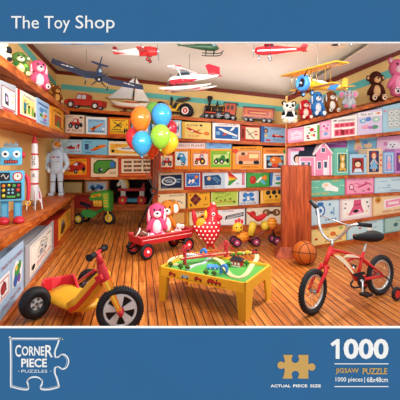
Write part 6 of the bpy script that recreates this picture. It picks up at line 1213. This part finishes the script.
for x in (-2, 4):
    MB(F).C('#C8202E').tube([(x, 0, z_(243)), (x+.6, 0, 2.2)], .9, n=8).build('leg', r, PAINT)
    MB(F).C('#D88A2A').sph((x+1.2, -1, .9), (2.8, 2, .9), n=10, m=6).build('foot', r, PAINT)
# ------------------------------------------------------------------ caterpillar ride-on
Zk = 6.3; P = U(256, 245, Zk); P.z = 0; F = frame(P, 12); bz = 150+1.5/Zk*400
r = thing('caterpillar_toy', 'yellow caterpillar ride-on toy with red saddle and dark wheels by the pillar', 'ride-on toy', P)
X = lambda px: px-256
MB(F).C('#F0C43A').sph((X(236.5), -1, z_(227)), (5.6, 4.8, 5.6)).build('head', r, PAINT)
for x, z in ((235, 220.6), (238, 219.4), (241, 220.8)): MB(F).C('#D8303A').sph((X(x), -1, z_(z)), (1.5, 1.2, 2.2), n=9, m=6).build('comb', r, PAINT)
MB(F).C('#E88A2A').sph((X(231.6), -3.4, z_(229)), (1.8, 1.8, 1.3), n=10, m=7).build('nose', r, PAINT)
for x in (234.2, 238.6): MB(F).C(K).sph((X(x), -5.4, z_(225.6)), (.7, .5, .9), n=8, m=6).build('eye', r, PAINT)
MB(F).C(K).tube([(X(233.6), -5.3, z_(229.6)), (X(236), -5.9, z_(230.6)), (X(238.8), -5.4, z_(229.4))], .35, n=5).build('mouth', r, PAINT)
def dots(c, rad, base, col, nm):
    m = MB(F).C(base).sph(c, rad, n=16, m=11).C(col)
    for j in range(1, 6):
        for i in range(8):
            th = PI*j/6; ph = PI+PI*(i+.5*(j % 2))/8; m.sph((c[0]+rad[0]*math.sin(th)*math.cos(ph), c[1]+rad[1]*math.sin(th)*math.sin(ph), c[2]+rad[2]*math.cos(th)), .62, n=6, m=4)
    m.build(nm, r, PAINT)
dots((X(242), 0, z_(236)), (6.4, 5, 5.4), '#F0A02A', '#D8442A', 'front_segment')
dots((X(273), 0, z_(224)), (5.2, 5, 6), '#F0A830', '#D8442A', 'rear_segment')
MB(F).C('#E2C33E').cyl((X(250), 0, z_(235)), (X(253.6), 0, z_(222)), 3.6, n=16).build('yellow_barrel', r, PAINT)
MB(F).C('#E2C33E').sph((X(265.4), 0, z_(226)), (4.4, 4.6, 5)).build('middle_segment', r, PAINT)
MB(F).C('#C8242E').loft([[(X(x), a*math.cos(2*PI*i/12), z_(y)+b*math.sin(2*PI*i/12)) for i in range(12)] for x, y, a, b in ((249.5, 213, 2.6, 1.2), (252.5, 215.6, 4.4, 2), (257, 219, 5.4, 2.6), (261, 218, 5.2, 3), (265, 215.6, 4.4, 2.2), (266, 214.6, 3, 1))]).build('saddle', r, PAINT)
MB(F).C('#C8242E').tube([(X(249), -6, z_(213)), (X(250), 0, z_(214.6)), (X(249), 6, z_(213))], 1.0, n=8).build('handlebar', r, PAINT)
MB(F).C('#8A3A2A').tube([(X(243), 0, z_(239.5)), (X(255), 0, z_(237)), (X(270), 0, z_(229))], 1.2, n=8).build('chassis_bar', r, PAINT)
R1_ = 4.8
for x, w_, hy in ((X(234.5), 5, 0), (X(254), 6, 0)):
    MB(F).C('#3A2A30').cyl((x, -w_, R1_), (x, w_, R1_), .7, n=8).build('axle', r, STEEL)
    MB(F).C('#8A3A2A').cyl((x, 0, R1_), (X(246), 0, z_(238)), .8, n=8).build('fork', r, PAINT)
    for y in (-w_, w_): wheel(F, r, x, y, R1_, R1_, 2.4, hub='#B8456A', tyre='#3A1A2A')
x = X(276); MB(F).C('#3A2A30').cyl((x, -6, R1_), (x, 6, R1_), .7, n=8).cyl((x, 0, R1_), (X(273), 0, z_(227)), .9, n=8).build('axle', r, STEEL)
for y in (-6, 6): wheel(F, r, x, y, R1_, R1_, 2.4, hub='#B8456A', tyre='#3A1A2A')
# ------------------------------------------------------------------ pedal tractor (partly in the recess)
Zp = 8.1; P = U(100, 223, Zp); P.z = 0; F = frame(P, -14); bz = 150+1.5/Zp*400; X = lambda px: px-100
r = thing('pedal_tractor', 'green and yellow pedal tractor with black seat parked by the low cabinet', 'ride-on toy', P)
m = MB(F).C('#4C9A38'); m.px([(X(90.5), z_(200)), (X(91), z_(195)), (X(94), z_(192)), (X(108), z_(189.4)), (X(112), z_(191)), (X(112.6), z_(196)), (X(112.4), z_(210)), (X(107), z_(210)), (X(104), z_(199)), (X(94), z_(200.5))], -4, 4); m.build('bonnet', r, PAINT)
MB(F).C('#7FBF4A').px([(X(104.6), z_(193)), (X(111), z_(191.6)), (X(111.6), z_(207)), (X(106.6), z_(207))], -4.4, 4.4).build('radiator_side', r, PAINT)
m = MB(F).C('#E8C23A')
for i in range(5): m.box((X(108.5), -4.5, z_(194.4+2.7*i)), (4.2, .5, 1.2))
m.build('grille_bars', r, PAINT)
MB(F).C('#E9B733').px([(X(92.6), z_(197.6)), (X(93), z_(194.8)), (X(103), z_(192.8)), (X(103.4), z_(195.6))], -4.3, -4).build('yellow_side_badge', r, PAINT); MB(F).C('#B8401C').box((X(98), -4.4, z_(195.4)), (6, .3, 1)).build('red_mark', r, PAINT)
MB(F).C('#E9A832').rbox((X(98.6), 0, z_(203)), (9.5, 6.5, 6.6), 1.4).build('engine_block', r, PAINT)
m = MB(F).C('#F0C04A')
for x in (95.6, 98.6, 101.6): m.cyl((X(x), -3.6, z_(205)), (X(x), -3.6, z_(200)), .9, n=8)
m.build('cylinders', r, PAINT)
MB(F).C('#2F7F38').tube([(X(80), 0, z_(213.6)), (X(90), 0, z_(214.6)), (X(100), 0, z_(211)), (X(107), 0, z_(206))], 1.6, n=8).build('chassis', r, PAINT)
MB(F).C('#3F9A48').px([(X(82), z_(214.6)), (X(84), z_(209.8)), (X(92), z_(209)), (X(100), z_(211.6)), (X(97), z_(216.6)), (X(88), z_(216.8))], -6.5, -4.5).build('side_panel', r, PAINT)
MB(F).C('#1C2030').loft([[(X(x), a*math.cos(2*PI*i/12), z_(y)+1.2*math.sin(2*PI*i/12)) for i in range(12)] for x, y, a in ((79, 203.6, 3), (82, 204.8, 4.6), (86, 206, 4), (89.6, 206.6, 1.6))]).build('seat', r, RUBBER)
MB(F).C('#1C2030').tube([(X(85), 0, z_(206)), (X(86), 0, z_(212))], .8, n=8).build('seat_post', r, STEEL)
MB(F).C('#222226').tube([(X(94), -5, z_(190.6)), (X(92), 0, z_(189.4)), (X(94), 5, z_(190.6))], .5, n=6).tube([(X(96), 0, z_(193)), (X(92), 0, z_(189.4))], .5, n=6).build('steering_bar', r, STEEL)
MB(F).C('#E9C23A').tube([(X(110), -3, z_(209)), (X(110.5), -3, 6.6)], .8, n=6).tube([(X(110), 3, z_(209)), (X(110.5), 3, 6.6)], .8, n=6).build('front_fork', r, PAINT)
wheel(F, r, X(110), 0, 6.6, 6.6, 3.2, hub='#E9C23A', tyre='#24262C')
for y in (-7, 7): wheel(F, r, X(80.5), y, 5.6, 5.6, 3, hub='#E9C23A', tyre='#24262C')
MB(F).C('#24262C').cyl((X(80.5), -7, 5.6), (X(80.5), 7, 5.6), .8, n=8).build('rear_axle', r, STEEL)
MB(F).C('#7A2A1C').tube([(X(101), -6, z_(216)), (X(104), -6, z_(212.6))], .7, n=6).build('pedal_crank', r, STEEL)
# ------------------------------------------------------------------ horse on wheels in the recess
Zh = 10.0; zh = .152; P = U(132, 200, Zh); P.z = zh; F = frame(P, 0); bz = 150+(1.5-zh)/Zh*400; X = lambda px: px-132
r = thing('horse_toy', 'red wheeled toy horse with white head and golden mane in the dark recess', 'ride-on toy', P)
MB(F).C('#C22A2E').box((0, 0, z_(189.6)), (27, 4, 2.6)).build('body_bar', r, PAINT)
MB(F).C('#EDE4D4').loft([[(X(x)+a*.0+b*math.cos(2*PI*i/10), 1.6*math.sin(2*PI*i/10), z_(y)+.0) for i in range(10)] for x, y, a, b in ((124.5, 189, 0, 3.4), (124.4, 185.5, 0, 3.4), (123, 182.6, 0, 3.6), (121.4, 180.6, 0, 3.0), (121.6, 178.8, 0, 1.4))]).sph((X(119), 0, z_(184)), (1.9, 1.5, 3), M=R('Y', 35)).build('head', r, PAINT)
MB(F).C('#E8B85A').tube([(X(123), 0, z_(178.8)), (X(126.6), 0, z_(181)), (X(127.8), 0, z_(185)), (X(127.6), 0, z_(189))], [1.2, 1.8, 1.8, 1.2], n=8).build('mane', r, PLUSH)
MB(F).C('#EDE4D4').lathe([(.9, 0), (0, 2.4)], M=TR(X(122.4), 0, z_(179.4)), n=8).build('ear', r, PAINT)
MB(F).C(K).sph((X(120.8), -1.8, z_(182.6)), (.5, .4, .5), n=6, m=5).build('eye', r, PAINT)
MB(F).C('#C22A2E').px([(X(141), z_(188.6)), (X(144.6), z_(182)), (X(145), z_(188.6))], -3, 3).build('seat_back', r, PAINT)
MB(F).C('#E6DFD4').box((X(123.4), 0, z_(194)), (4.6, 3.4, 6.4)).build('front_leg', r, PAINT); MB(F).C('#E6DFD4').box((X(142), 0, z_(194)), (4.6, 3.4, 6.4)).build('rear_leg', r, PAINT)
MB(F).C('#3E8CA8').box((X(132.6), 0, z_(200)), (12, 6, 3.4)).build('blue_footrest', r, PAINT)
for x in (123.4, 142):
    for y in (-4, 4):
        c = V((X(x), y, 4.3)); t = MB(F).C('#C8242C').cyl(c-V((0, 1, 0)), c+V((0, 1, 0)), 4.3, n=20).build('wheel', r, PAINT); MB(F).C('#F0C85A').sph(c-V((0, 1.1, 0)), (1.4, .6, 1.4), n=8, m=6).build('hub', t, PAINT)

# ------------------------------------------------------------------ basketball
P = FL(304.3, 264.5)
# the ball is seen 28 px wide, centred at (305,252)
rr = 11.8*P.y/400; c = P+V((0, 0, rr))
r = thing('basketball', 'orange-brown basketball with black seams lying by the pillar foot', 'ball', P)
MB().C('#B35A1C').sph(c, rr, n=32, m=20).build('leather_ball', r, RUBBER)
m = MB().C('#241410')
for ax in ((1, .25, .1), (.1, .2, 1), ):
    m.tor(c, ax, rr, rr*.028, n=40, m=6)
A = V((.1, .2, 1)).normalized()
for sg in (-1, 1):
    ax = V((.3, -1, .1)).normalized(); m.tor(c+ax*sg*rr*.55, ax, rr*.835, rr*.028, n=36, m=6)
m.build('seams', r, RUBBER)

# ------------------------------------------------------------------ bicycle
Rp, Fp = V((1.87, 4.15)), V((1.035, 3.66)); PB = Wall(Rp, Fp); bd = V(((Rp-Fp).normalized().x, (Rp-Fp).normalized().y, 0)); lat = V((bd.y, -bd.x, 0))  # lat points to the viewer
if lat.y > 0: lat = -lat
def Q(px, py, l=0.0): p = PB.at(px, py); return p+lat*l
r = thing('bicycle', 'small red childs bicycle with black saddle, stabiliser and silver handlebars by the pastel boxes', 'bicycle', V((1.45, 3.9, 0)))
RED = '#D42A2E'
Hr = V((Rp.x, Rp.y, .205)); Hf = V((Fp.x, Fp.y, .205))
sd = bd.copy()
def bwheel(H, steer, tag_):
    rot = Matrix.Rotation(math.radians(steer), 3, 'Z'); ax = rot @ lat; u = rot @ bd
    t = MB().C('#23252A').tor(H, ax, .18, .026, n=44, m=10).build('tyre', r, RUBBER)
    m = MB().C('#23252A')
    for i in range(44):
        a = 2*PI*i/44; rad = u*math.cos(a)+V((0, 0, math.sin(a))); tg = -u*math.sin(a)+V((0, 0, math.cos(a)))
        for s_ in (-1, 1):
            c = H+rad*.2025+ax*s_*.012; e = [c+tg*.006*i_+ax*.007*j_ for i_, j_ in ((-1, -1), (1, -1), (1, 1), (-1, 1))]; m.hexa([p-rad*.006 for p in e]+[p+rad*.003 for p in e])
    m.build('tread_knobs', t, RUBBER)
    w_ = MB().C('#D5D9DC').tor(H, ax, .149, .012, n=40, m=8).build('rim', r, STEEL)
    m = MB().C('#E0C8A8')
    for i in range(20):
        a = 2*PI*i/20; b = a+(.35 if i % 2 else -.35); s_ = .014 if i % 2 else -.014
        m.cyl(H+(u*math.cos(b)+V((0, 0, math.sin(b))))*.018+ax*s_, H+(u*math.cos(a)+V((0, 0, math.sin(a))))*.142, .0016, n=4)
    m.build('spokes', w_, STEEL)
    MB().C('#B9BEC4').cyl(H-ax*.035, H+ax*.035, .014).cyl(H-ax*.022, H-ax*.018, .024).cyl(H+ax*.018, H+ax*.022, .024).build('hub', w_, STEEL)
    return ax, u
bwheel(Hr, 0, 'rear'); axf, uf = bwheel(Hf, 10, 'front')
def tb(nm, pts, r_, col=RED, mat=PAINT, par=r, n=10, sub=4): return MB().C(col).tube(pts, r_, n=n, sub=sub).build(nm, par, mat)
HT, HB = Q(331.5, 247), Q(324.5, 266)
tb('head_tube', [HB, HT], .021, sub=1)
BBk = Q(357, 279.5); SC = Q(361.5, 258); ST = Q(363.5, 252)
tb('main_tube', [Q(329.5, 252.5), Q(340, 257), Q(350, 268), BBk], .027); 
tb('top_tube', [Q(331, 249.5), Q(345, 252.5), Q(355, 256), SC], .015)
tb('cross_tube', [Q(345, 262), Q(353, 258.5), SC], .013)
tb('seat_tube', [BBk, ST], .016, sub=1)
for s_ in (-1, 1):
    tb('seat_stay', [SC+lat*s_*.012, Hr+lat*s_*.042], .012, sub=1); tb('chain_stay', [BBk+lat*s_*.02, Hr+lat*s_*.042], .0145, sub=1)
    tb('fork_leg', [HB+lat*s_*.012, HB+(Hf-HB)*.18+lat*s_*.042-bd*.0, HB+(Hf-HB)*.6+axf*s_*.045+(-bd)*.012, Hf+axf*s_*.042], [.02, .018, .015, .012])
tb('fork_crown', [HB-lat*.05, HB, HB+lat*.05], .016)
def strip3(nm, pts, w_, col, off=.0215):
    m = MB().C(col); L_ = [];
    for (x, y), ww in zip(pts, w_): L_.append((Q(x, y-ww)+lat*off, Q(x, y+ww)+lat*off))
    o = L_; ps = [a for a, b in o]+[b for a, b in o][::-1]; m.prism(ps, lat*.003); return m.build(nm, r, PAINT)
strip3('white_decal', [(332, 255), (336, 256.4), (341, 260), (345.5, 265), (350, 271.5), (353, 275)], [.3, 2.0, 2.6, 2.4, 1.6, .3], '#F8EBD0', .0285)
strip3('orange_decal_edge', [(331, 254), (336, 255.6), (342, 260.6), (347, 266), (352.5, 274), (354, 276)], [.3, 2.8, 3.4, 3.0, 1.6, .3], '#F0B040', .027)
strip3('white_decal', [(341, 257), (346, 255.2), (352, 255.6), (358, 257)], [.3, 1.4, 1.4, .3], '#F8EBD0', .019)
# saddle
sp = Q(366, 243.5); tb('seat_post', [ST, Q(365, 247), sp], .011, '#C6CACE', STEEL)
sN, sT = Q(353.8, 237.6), Q(378, 236.5); dn = (sT-sN); rings = []
for t, wd, up_, th in ((0, .014, .004, .014), (.12, .026, .008, .026), (.35, .04, .008, .032), (.55, .066, .008, .038), (.75, .095, .012, .044), (.9, .1, .02, .042), (1.0, .07, .026, .024)):
    c = sN+dn*t+V((0, 0, up_)); rings.append([c+lat*wd*math.cos(2*PI*i/14)+V((0, 0, th*math.sin(2*PI*i/14)*(1 if math.sin(2*PI*i/14) > 0 else 1.5))) for i in range(14)])
MB().C('#15151B').loft(rings).build('saddle', r, RUBBER)
# handlebar
SB = HT+V((0, 0, .0)); st = Q(332.8, 240.5); tb('stem', [HT, st], .013, '#C6CACE', STEEL, sub=1)
Zl, Zr = 4.02, 3.62
bar = [U(317, 208, 3.98), U(318.2, 213, 3.93), U(319.2, 224, 3.86), U(322.6, 234, 3.82), U(328, 239.6, 3.79), st, U(340, 236.5, 3.75), U(345.5, 231, 3.71), U(350.5, 225.8, 3.67), U(358.5, 224.2, 3.64)]
tb('handlebar', bar, .0138, '#C9CDD2', STEEL)
tb('crossbar', [U(319, 215, 3.92), U(350, 226, 3.68)], .006, '#C9CDD2', STEEL, sub=1)
tb('grip', [U(310.5, 201, 4.06), U(317.5, 208.8, 3.975)], .0195, '#17171C', RUBBER, sub=1, n=14); tb('grip', [U(357, 224.2, 3.65), U(371.8, 225.6, 3.62)], .0195, '#17171C', RUBBER, sub=1, n=14)
# drive
MB().C('#1C1C22').cyl(BBk+lat*.045, BBk+lat*.05, .055, n=24).build('chain_guard', r, PAINT)
MB().C('#1C1C22').tube([Q(349, 279, .048), Q(346.6, 283, .048), Q(350, 286, .048), Q(356, 285.5, .048)], .009, n=8).build('chain_guard_front', r, PAINT)
MB().C('#1C1C22').prism([Q(350, 272.8, .03), Q(361, 270.6, .03), Q(363, 273, .03), Q(352, 276, .03)], lat*.008).build('chain_cover', r, PAINT)
MB().C('#C9CDD2').cyl(BBk-lat*.05, BBk+lat*.07, .016).build('bottom_bracket', r, STEEL)
cr1 = [BBk+lat*.065, Q(355.2, 283.5, .085), Q(353.5, 290, .1)]
tb('crank_arm', cr1, .009, '#D2D6DA', STEEL); pc = cr1[-1]
m = MB().C('#1A1A1E'); e = [pc+bd*a+lat*b for a, b in ((-.045, 0), (.045, 0), (.045, .085), (-.045, .085))]; m.hexa([p-V((0, 0, .01)) for p in e]+[p+V((0, 0, .012)) for p in e]).build('pedal', r, RUBBER)
cr2 = [BBk-lat*.05, BBk+(BBk-Q(353.5, 290))*1.0-lat*.08]
tb('crank_arm', cr2, .009, '#D2D6DA', STEEL, sub=1); pc = cr2[-1]
m = MB().C('#1A1A1E'); e = [pc+bd*a-lat*b for a, b in ((-.045, 0), (.045, 0), (.045, .085), (-.045, .085))]; m.hexa([p-V((0, 0, .01)) for p in e]+[p+V((0, 0, .012)) for p in e]).build('pedal', r, RUBBER)
# stabilisers
for s_ in (1, -1):
    c = Hr+lat*s_*.19-bd*.012; c.z = .07
    tb('stabiliser_arm', [Hr+lat*s_*.045, Hr+lat*s_*.1+V((0, 0, -.03)), c-lat*s_*.02], .008, '#24242A', STEEL)
    t = MB().C('#1E1E23').tor(c, lat, .052, .018, n=24, m=8).build('stabiliser_wheel', r, RUBBER); MB().C('#D42A2E').cyl(c-lat*.014, c+lat*.014, .04, n=18).build('red_hub', t, PAINT)

# ------------------------------------------------------------------ tricycle
r = thing('tricycle', 'yellow and red plastic tricycle with big spoked front wheel, cut off by the lower edge', 'tricycle', V((-1.1, 3.6, 0)))
YT2, R2_ = '#EDB02E', '#CE2430'
fw = V((-.655, 3.28, .19)); aF = V((math.sin(math.radians(14)), -math.cos(math.radians(14)), 0)); uF = V((-aF.y, aF.x, 0))
t = MB().C('#1E2026').tor(fw, aF, .162, .031, n=48, m=12, rz=.036).build('front_tyre', r, RUBBER)
m = MB().C('#1E2026')
for i in range(52):
    a = 2*PI*i/52; rad = uF*math.cos(a)+V((0, 0, math.sin(a))); tg = -uF*math.sin(a)+V((0, 0, math.cos(a))); c = fw+rad*.19; e = [c+tg*.005*p+aF*.026*q for p, q in ((-1, -1), (1, -1), (1, 1), (-1, 1))]; m.hexa([p-rad*.006 for p in e]+[p+rad*.003 for p in e])
m.build('tread_knobs', t, RUBBER)
w_ = MB().C('#E6E8EA').tor(fw+aF*.012, aF, .127, .012, n=44, m=8).build('front_rim', r, PAINT)
MB().C('#17181E').cyl(fw-aF*.02, fw+aF*.006, .128, n=40).build('wheel_disc', w_, PAINT)
for i in range(5):
    a = 2*PI*i/5+.35; rad = uF*math.cos(a)+V((0, 0, math.sin(a))); tg = -uF*math.sin(a)+V((0, 0, math.cos(a)))
    MB().C('#DDE0E3').prism([fw+rad*.02+tg*.012+aF*.006, fw+rad*.125+tg*.036+aF*.006, fw+rad*.125-tg*.036+aF*.006, fw+rad*.02-tg*.012+aF*.006], aF*.02).build('wheel_spoke', w_, PAINT)
MB().C('#B82030').lathe([(.034, .02), (.03, .04), (.014, .052), (0, .054)], M=aim(fw, fw+aF) , n=18).build('red_hub', w_, PAINT)
# fork: two legs over the wheel
top_f = U(103.5, 284, 3.34)
for s_ in (1, -1):
    A = fw+aF*s_*.055; B = U(106, 279, 3.33)+aF*s_*.055
    d = (B-A); n_ = d.cross(aF).normalized()*.022
    tt = MB().C('#EE8C22').prism([A-n_*.8, B-n_*1.5, B+n_*1.5, A+n_*.8], aF*s_*.018).build('fork_leg', r, PAINT)
    MB().C('#F4C438').prism([A-n_*.2+d*.15, B-n_*.5, B+n_*.5, A+n_*.2+d*.15], aF*s_*.021).build('fork_stripe', tt, PAINT)
MB().C('#C0222E').tube([fw+aF*.05, fw+aF*.1], .02, n=12, sub=1).build('pedal_boss', r, PAINT)
MB().C('#C0222E').tube([U(105.5, 283, 3.36), U(103, 273, 3.36), U(100, 262, 3.37)], [.05, .045, .03], n=14).build('steering_head', r, PAINT)
MB().C('#D8303C').tube([U(100.5, 263, 3.36), U(97.8, 253.5, 3.36)], [.03, .022], n=12, sub=1).build('steering_column', r, PAINT)
hb = U(97.5, 252.5, 3.36); hv = V((.12, .99, 0))
MB().C('#D8303C').cyl(hb-hv*.1, hb+hv*.1, .013).build('handlebar', r, PAINT)
for s_ in (-1, 1): MB().C('#15151B').cyl(hb+hv*s_*.07, hb+hv*s_*.17, .024, n=14).cyl(hb+hv*s_*.165, hb+hv*s_*.175, .03, n=14).build('handlebar_grip', r, RUBBER)
# body pan
def pan(pts, nm, col, th=.05, mat=PAINT, par=r):   # outline pts (px,py,Z) top surface, extruded down
    P = [U(*p) for p in pts]; m = MB().C(col); m.prism(P, (0, 0, -th)); return m.build(nm, par, mat)
def bodyring(c, wv, hz, n=14): return [c+wv*math.cos(2*PI*i/n)+V((0, 0, hz*math.copysign(abs(math.sin(2*PI*i/n))**.6, math.sin(2*PI*i/n)))) for i in range(n)]
lt = V((.38, .92, 0)).normalized()
def zf(x, y, z): return V((x, y, z))
bs = [(zf(-1.40, 3.87, .145), .15, .026), (zf(-1.31, 3.80, .14), .19, .034), (zf(-1.17, 3.70, .13), .2, .04), (zf(-1.05, 3.61, .115), .17, .036), (zf(-.96, 3.54, .125), .11, .036), (zf(-.92, 3.51, .13), .05, .02)]
MB().C(YT2).loft([bodyring(c, lt*w, h) for c, w, h in bs]).build('body_pan', r, PAINT)
rs = [((77, 311.5), (71, 300), .13), ((84, 309), (78, 295), .12), ((90.5, 301), (84, 287), .1), ((97, 292), (90, 279.5), .085), ((103.5, 282.5), (96, 273), .07), ((104.5, 277), (99.5, 271.5), .05)]
def rzz(i): return 3.46-.026*i
m = MB().C(YT2); rings = []
for i, (lo, hi, w) in enumerate(rs):
    a_, b_ = U(lo[0], lo[1], rzz(i)), U(hi[0], hi[1], rzz(i)); mid_ = (a_+b_)/2; hf = (b_-a_)/2
    rings.append([mid_+lt*.05+lt*w*-math.copysign(abs(math.cos(q))**.5, math.cos(q))+hf*math.copysign(abs(math.sin(q))**.5, math.sin(q)) for q in [2*PI*k/20 for k in range(20)]])
m.loft(rings).build('front_riser', r, PAINT)
m = MB().C('#D23A22'); A_ = []; B_ = []
for i, (lo, hi, w) in enumerate(rs[:5]):
    f_ = .22; g_ = .52
    for f2, L2_ in ((.2, A_), (.5, B_)):
        p = U(lo[0]+(hi[0]-lo[0])*f2, lo[1]+(hi[1]-lo[1])*f2, rzz(i))+lt*(.05-w-.004); L2_.append(p)
m.prism(A_+B_[::-1], lt*.006).build('red_side_stripe', r, PAINT)
m = MB().C(R2_); m.prism([U(94, 277.5, 3.25), U(99.5, 274.8, 3.25), U(101.5, 279.5, 3.25), U(96.5, 283, 3.25)], lt*.03).build('red_top_panel', r, PAINT)
# seat: backrest shell
def shell(nm, pts, col, th): 
    P = [U(*p) for p in pts]; MB().C(col).prism(P, th).build(nm, r, PAINT)
c0 = V((-1.33, 3.83, .18))
sb = []; 
for k_ in range(11):
    t = k_/10; a = math.radians(200-150*t)   # sweeps round the back of the rider
    sb.append((a, t))
lowr, topr = [], []
ax_ = V((.80, -.60, 0)); 
pts_low = [U(47.5, 300, 3.66), U(47, 297, 3.8), U(52, 291, 4.0), (U(62, 289, 4.12)), U(72, 290, 4.1), U(82, 293, 4.0), U(88, 296, 3.85)]
pts_top = [U(44.5, 283, 3.68), U(45.5, 280.5, 3.85), U(52, 279, 4.05), U(62, 277.6, 4.16), U(72, 275.8, 4.14), U(74.5, 277, 4.02), U(77, 290, 3.86)]
m = MB().C(R2_); n_ = len(pts_low); cm = V((-1.2, 3.85, .2))
def outw(p): d = (p-cm); d.z = 0; return p+d.normalized()*.03
allp = pts_low+pts_top+[outw(p) for p in pts_low]+[outw(p) for p in pts_top]
fs = []
for i in range(n_-1): fs += [(i, i+1, n_+i+1, n_+i), (2*n_+i, 3*n_+i, 3*n_+i+1, 2*n_+i+1), (n_+i, n_+i+1, 3*n_+i+1, 3*n_+i), (i, 2*n_+i, 2*n_+i+1, i+1)]
fs += [(0, n_, 3*n_, 2*n_), (n_-1, 3*n_-1, 4*n_-1, 2*n_-1)]
m.add(allp, fs); m.build('seat_back', r, PAINT)
MB().C('#E23A44').tube([outw(p)*.5+p*.5 for p in pts_top], .014, n=8).build('seat_rim', r, PAINT)
# rear wheels and axle
rn = V((-1.464, 3.55, .145)); rf = V((-1.13, 4.08, .145)); ar = (rn-rf).normalized()
MB().C('#8A8E94').cyl(rn, rf, .01).build('rear_axle', r, STEEL)
for H in (rn, rf):
    ta = V((.72, -.69, 0)).normalized() if H is rn else ar
    t = MB().C('#1B1D22').tor(H, ta, .092, .05, n=34, m=12, rz=.062).build('rear_tyre', r, RUBBER)
    t2 = MB().C('#D2D5D8').cyl(H-ta*.05, H+ta*.038, .07, n=26).build('rear_hub', r, PAINT)
    for i in range(5):
        a = 2*PI*i/5; uu = V((-ta.y, ta.x, 0)); c = H+ta*.04+(uu*math.cos(a)+V((0, 0, math.sin(a))))*.04; MB().C('#5A5E66').cyl(c-ta*.004, c+ta*.002, .013, n=10).build('hub_hole', t2, PAINT)
    MB().C('#8A8E94').cyl(H+ta*.03, H+ta*.055, .016, n=12).build('axle_cap', t2, STEEL)
# linkage on the near side of the column
MB().C('#1C1C22').tube([U(86, 281, 3.55), U(91, 276, 3.45), U(98, 272, 3.38)], .012, n=8).build('side_lever', r, RUBBER)
MB().C(R2_).tube([U(79, 282, 3.7), U(86, 276.5, 3.5), U(95, 270.5, 3.4)], .016, n=8).build('neck_brace', r, PAINT)
# ------------------------------------------------------------------ camera and light
cam = bpy.data.cameras.new('camera'); co = bpy.data.objects.new('camera', cam); COL.objects.link(co)
co.location = (0, 0, EYE); co.rotation_euler = (PI/2, 0, 0); cam.sensor_width = 36; cam.lens = 36; cam.shift_y = -50/400
cam.clip_start = .05; bpy.context.scene.camera = co
w = bpy.data.worlds.new('world'); bpy.context.scene.world = w; w.use_nodes = True
w.node_tree.nodes['Background'].inputs[0].default_value = (1, .98, .95, 1); w.node_tree.nodes['Background'].inputs[1].default_value = 1.0
def area(nm, loc, target, size, power, col=(1, 1, 1), size_y=None):
    d = bpy.data.lights.new(nm, 'AREA'); d.size = size; d.energy = power; d.color = col
    if size_y: d.shape = 'RECTANGLE'; d.size_y = size_y
    o = bpy.data.objects.new(nm, d); COL.objects.link(o); o.location = loc
    o.rotation_euler = (V(target)-V(loc)).to_track_quat('-Z', 'Y').to_euler(); return o
area('overhead_fill', (.6, 3.2, 3.6), (-.1, 5.4, 0), 1.6, 66, (1, .97, .92))  # added soft light from above; no roof window is modelled
area('ceiling_lamp', (1.9, 5.2, 2.6), (-.7, 3.9, 0), .35, 36, (1, .95, .86)).data.spread = math.radians(95)
area('front_fill', (.0, 2.45, 2.48), (0, 8, 1.5), 3.4, 40, (1, .98, .94), .3).data.spread = math.radians(105)  # added fill behind the upper panel, brightens the back shelves
area('front_ceiling_fill', (.0, 2.5, 2.3), (0, 5.6, 3.6), 3.4, 75, (.95, .98, 1), .3)  # added unseen light that lifts the ceiling tone from the front
area('ceiling_fill', (-.2, 6.2, 2.35), (-.2, 6.3, 4), 3.6, 15, (.95, .98, 1), 1.8)  # added light hanging in mid-air, only brightens the plaster above
area('recess_fill', (-2.2, 8.7, .9), (-2.2, 10.2, .25), 1.4, 6, (1, .95, .88), .2)  # added fill so the horse shows in the recess
s = bpy.context.scene; s.view_settings.view_transform = 'Standard'; s.view_settings.look = 'None'; s.view_settings.gamma = 1; s.view_settings.use_curve_mapping = False
s.view_settings.exposure = 0.0
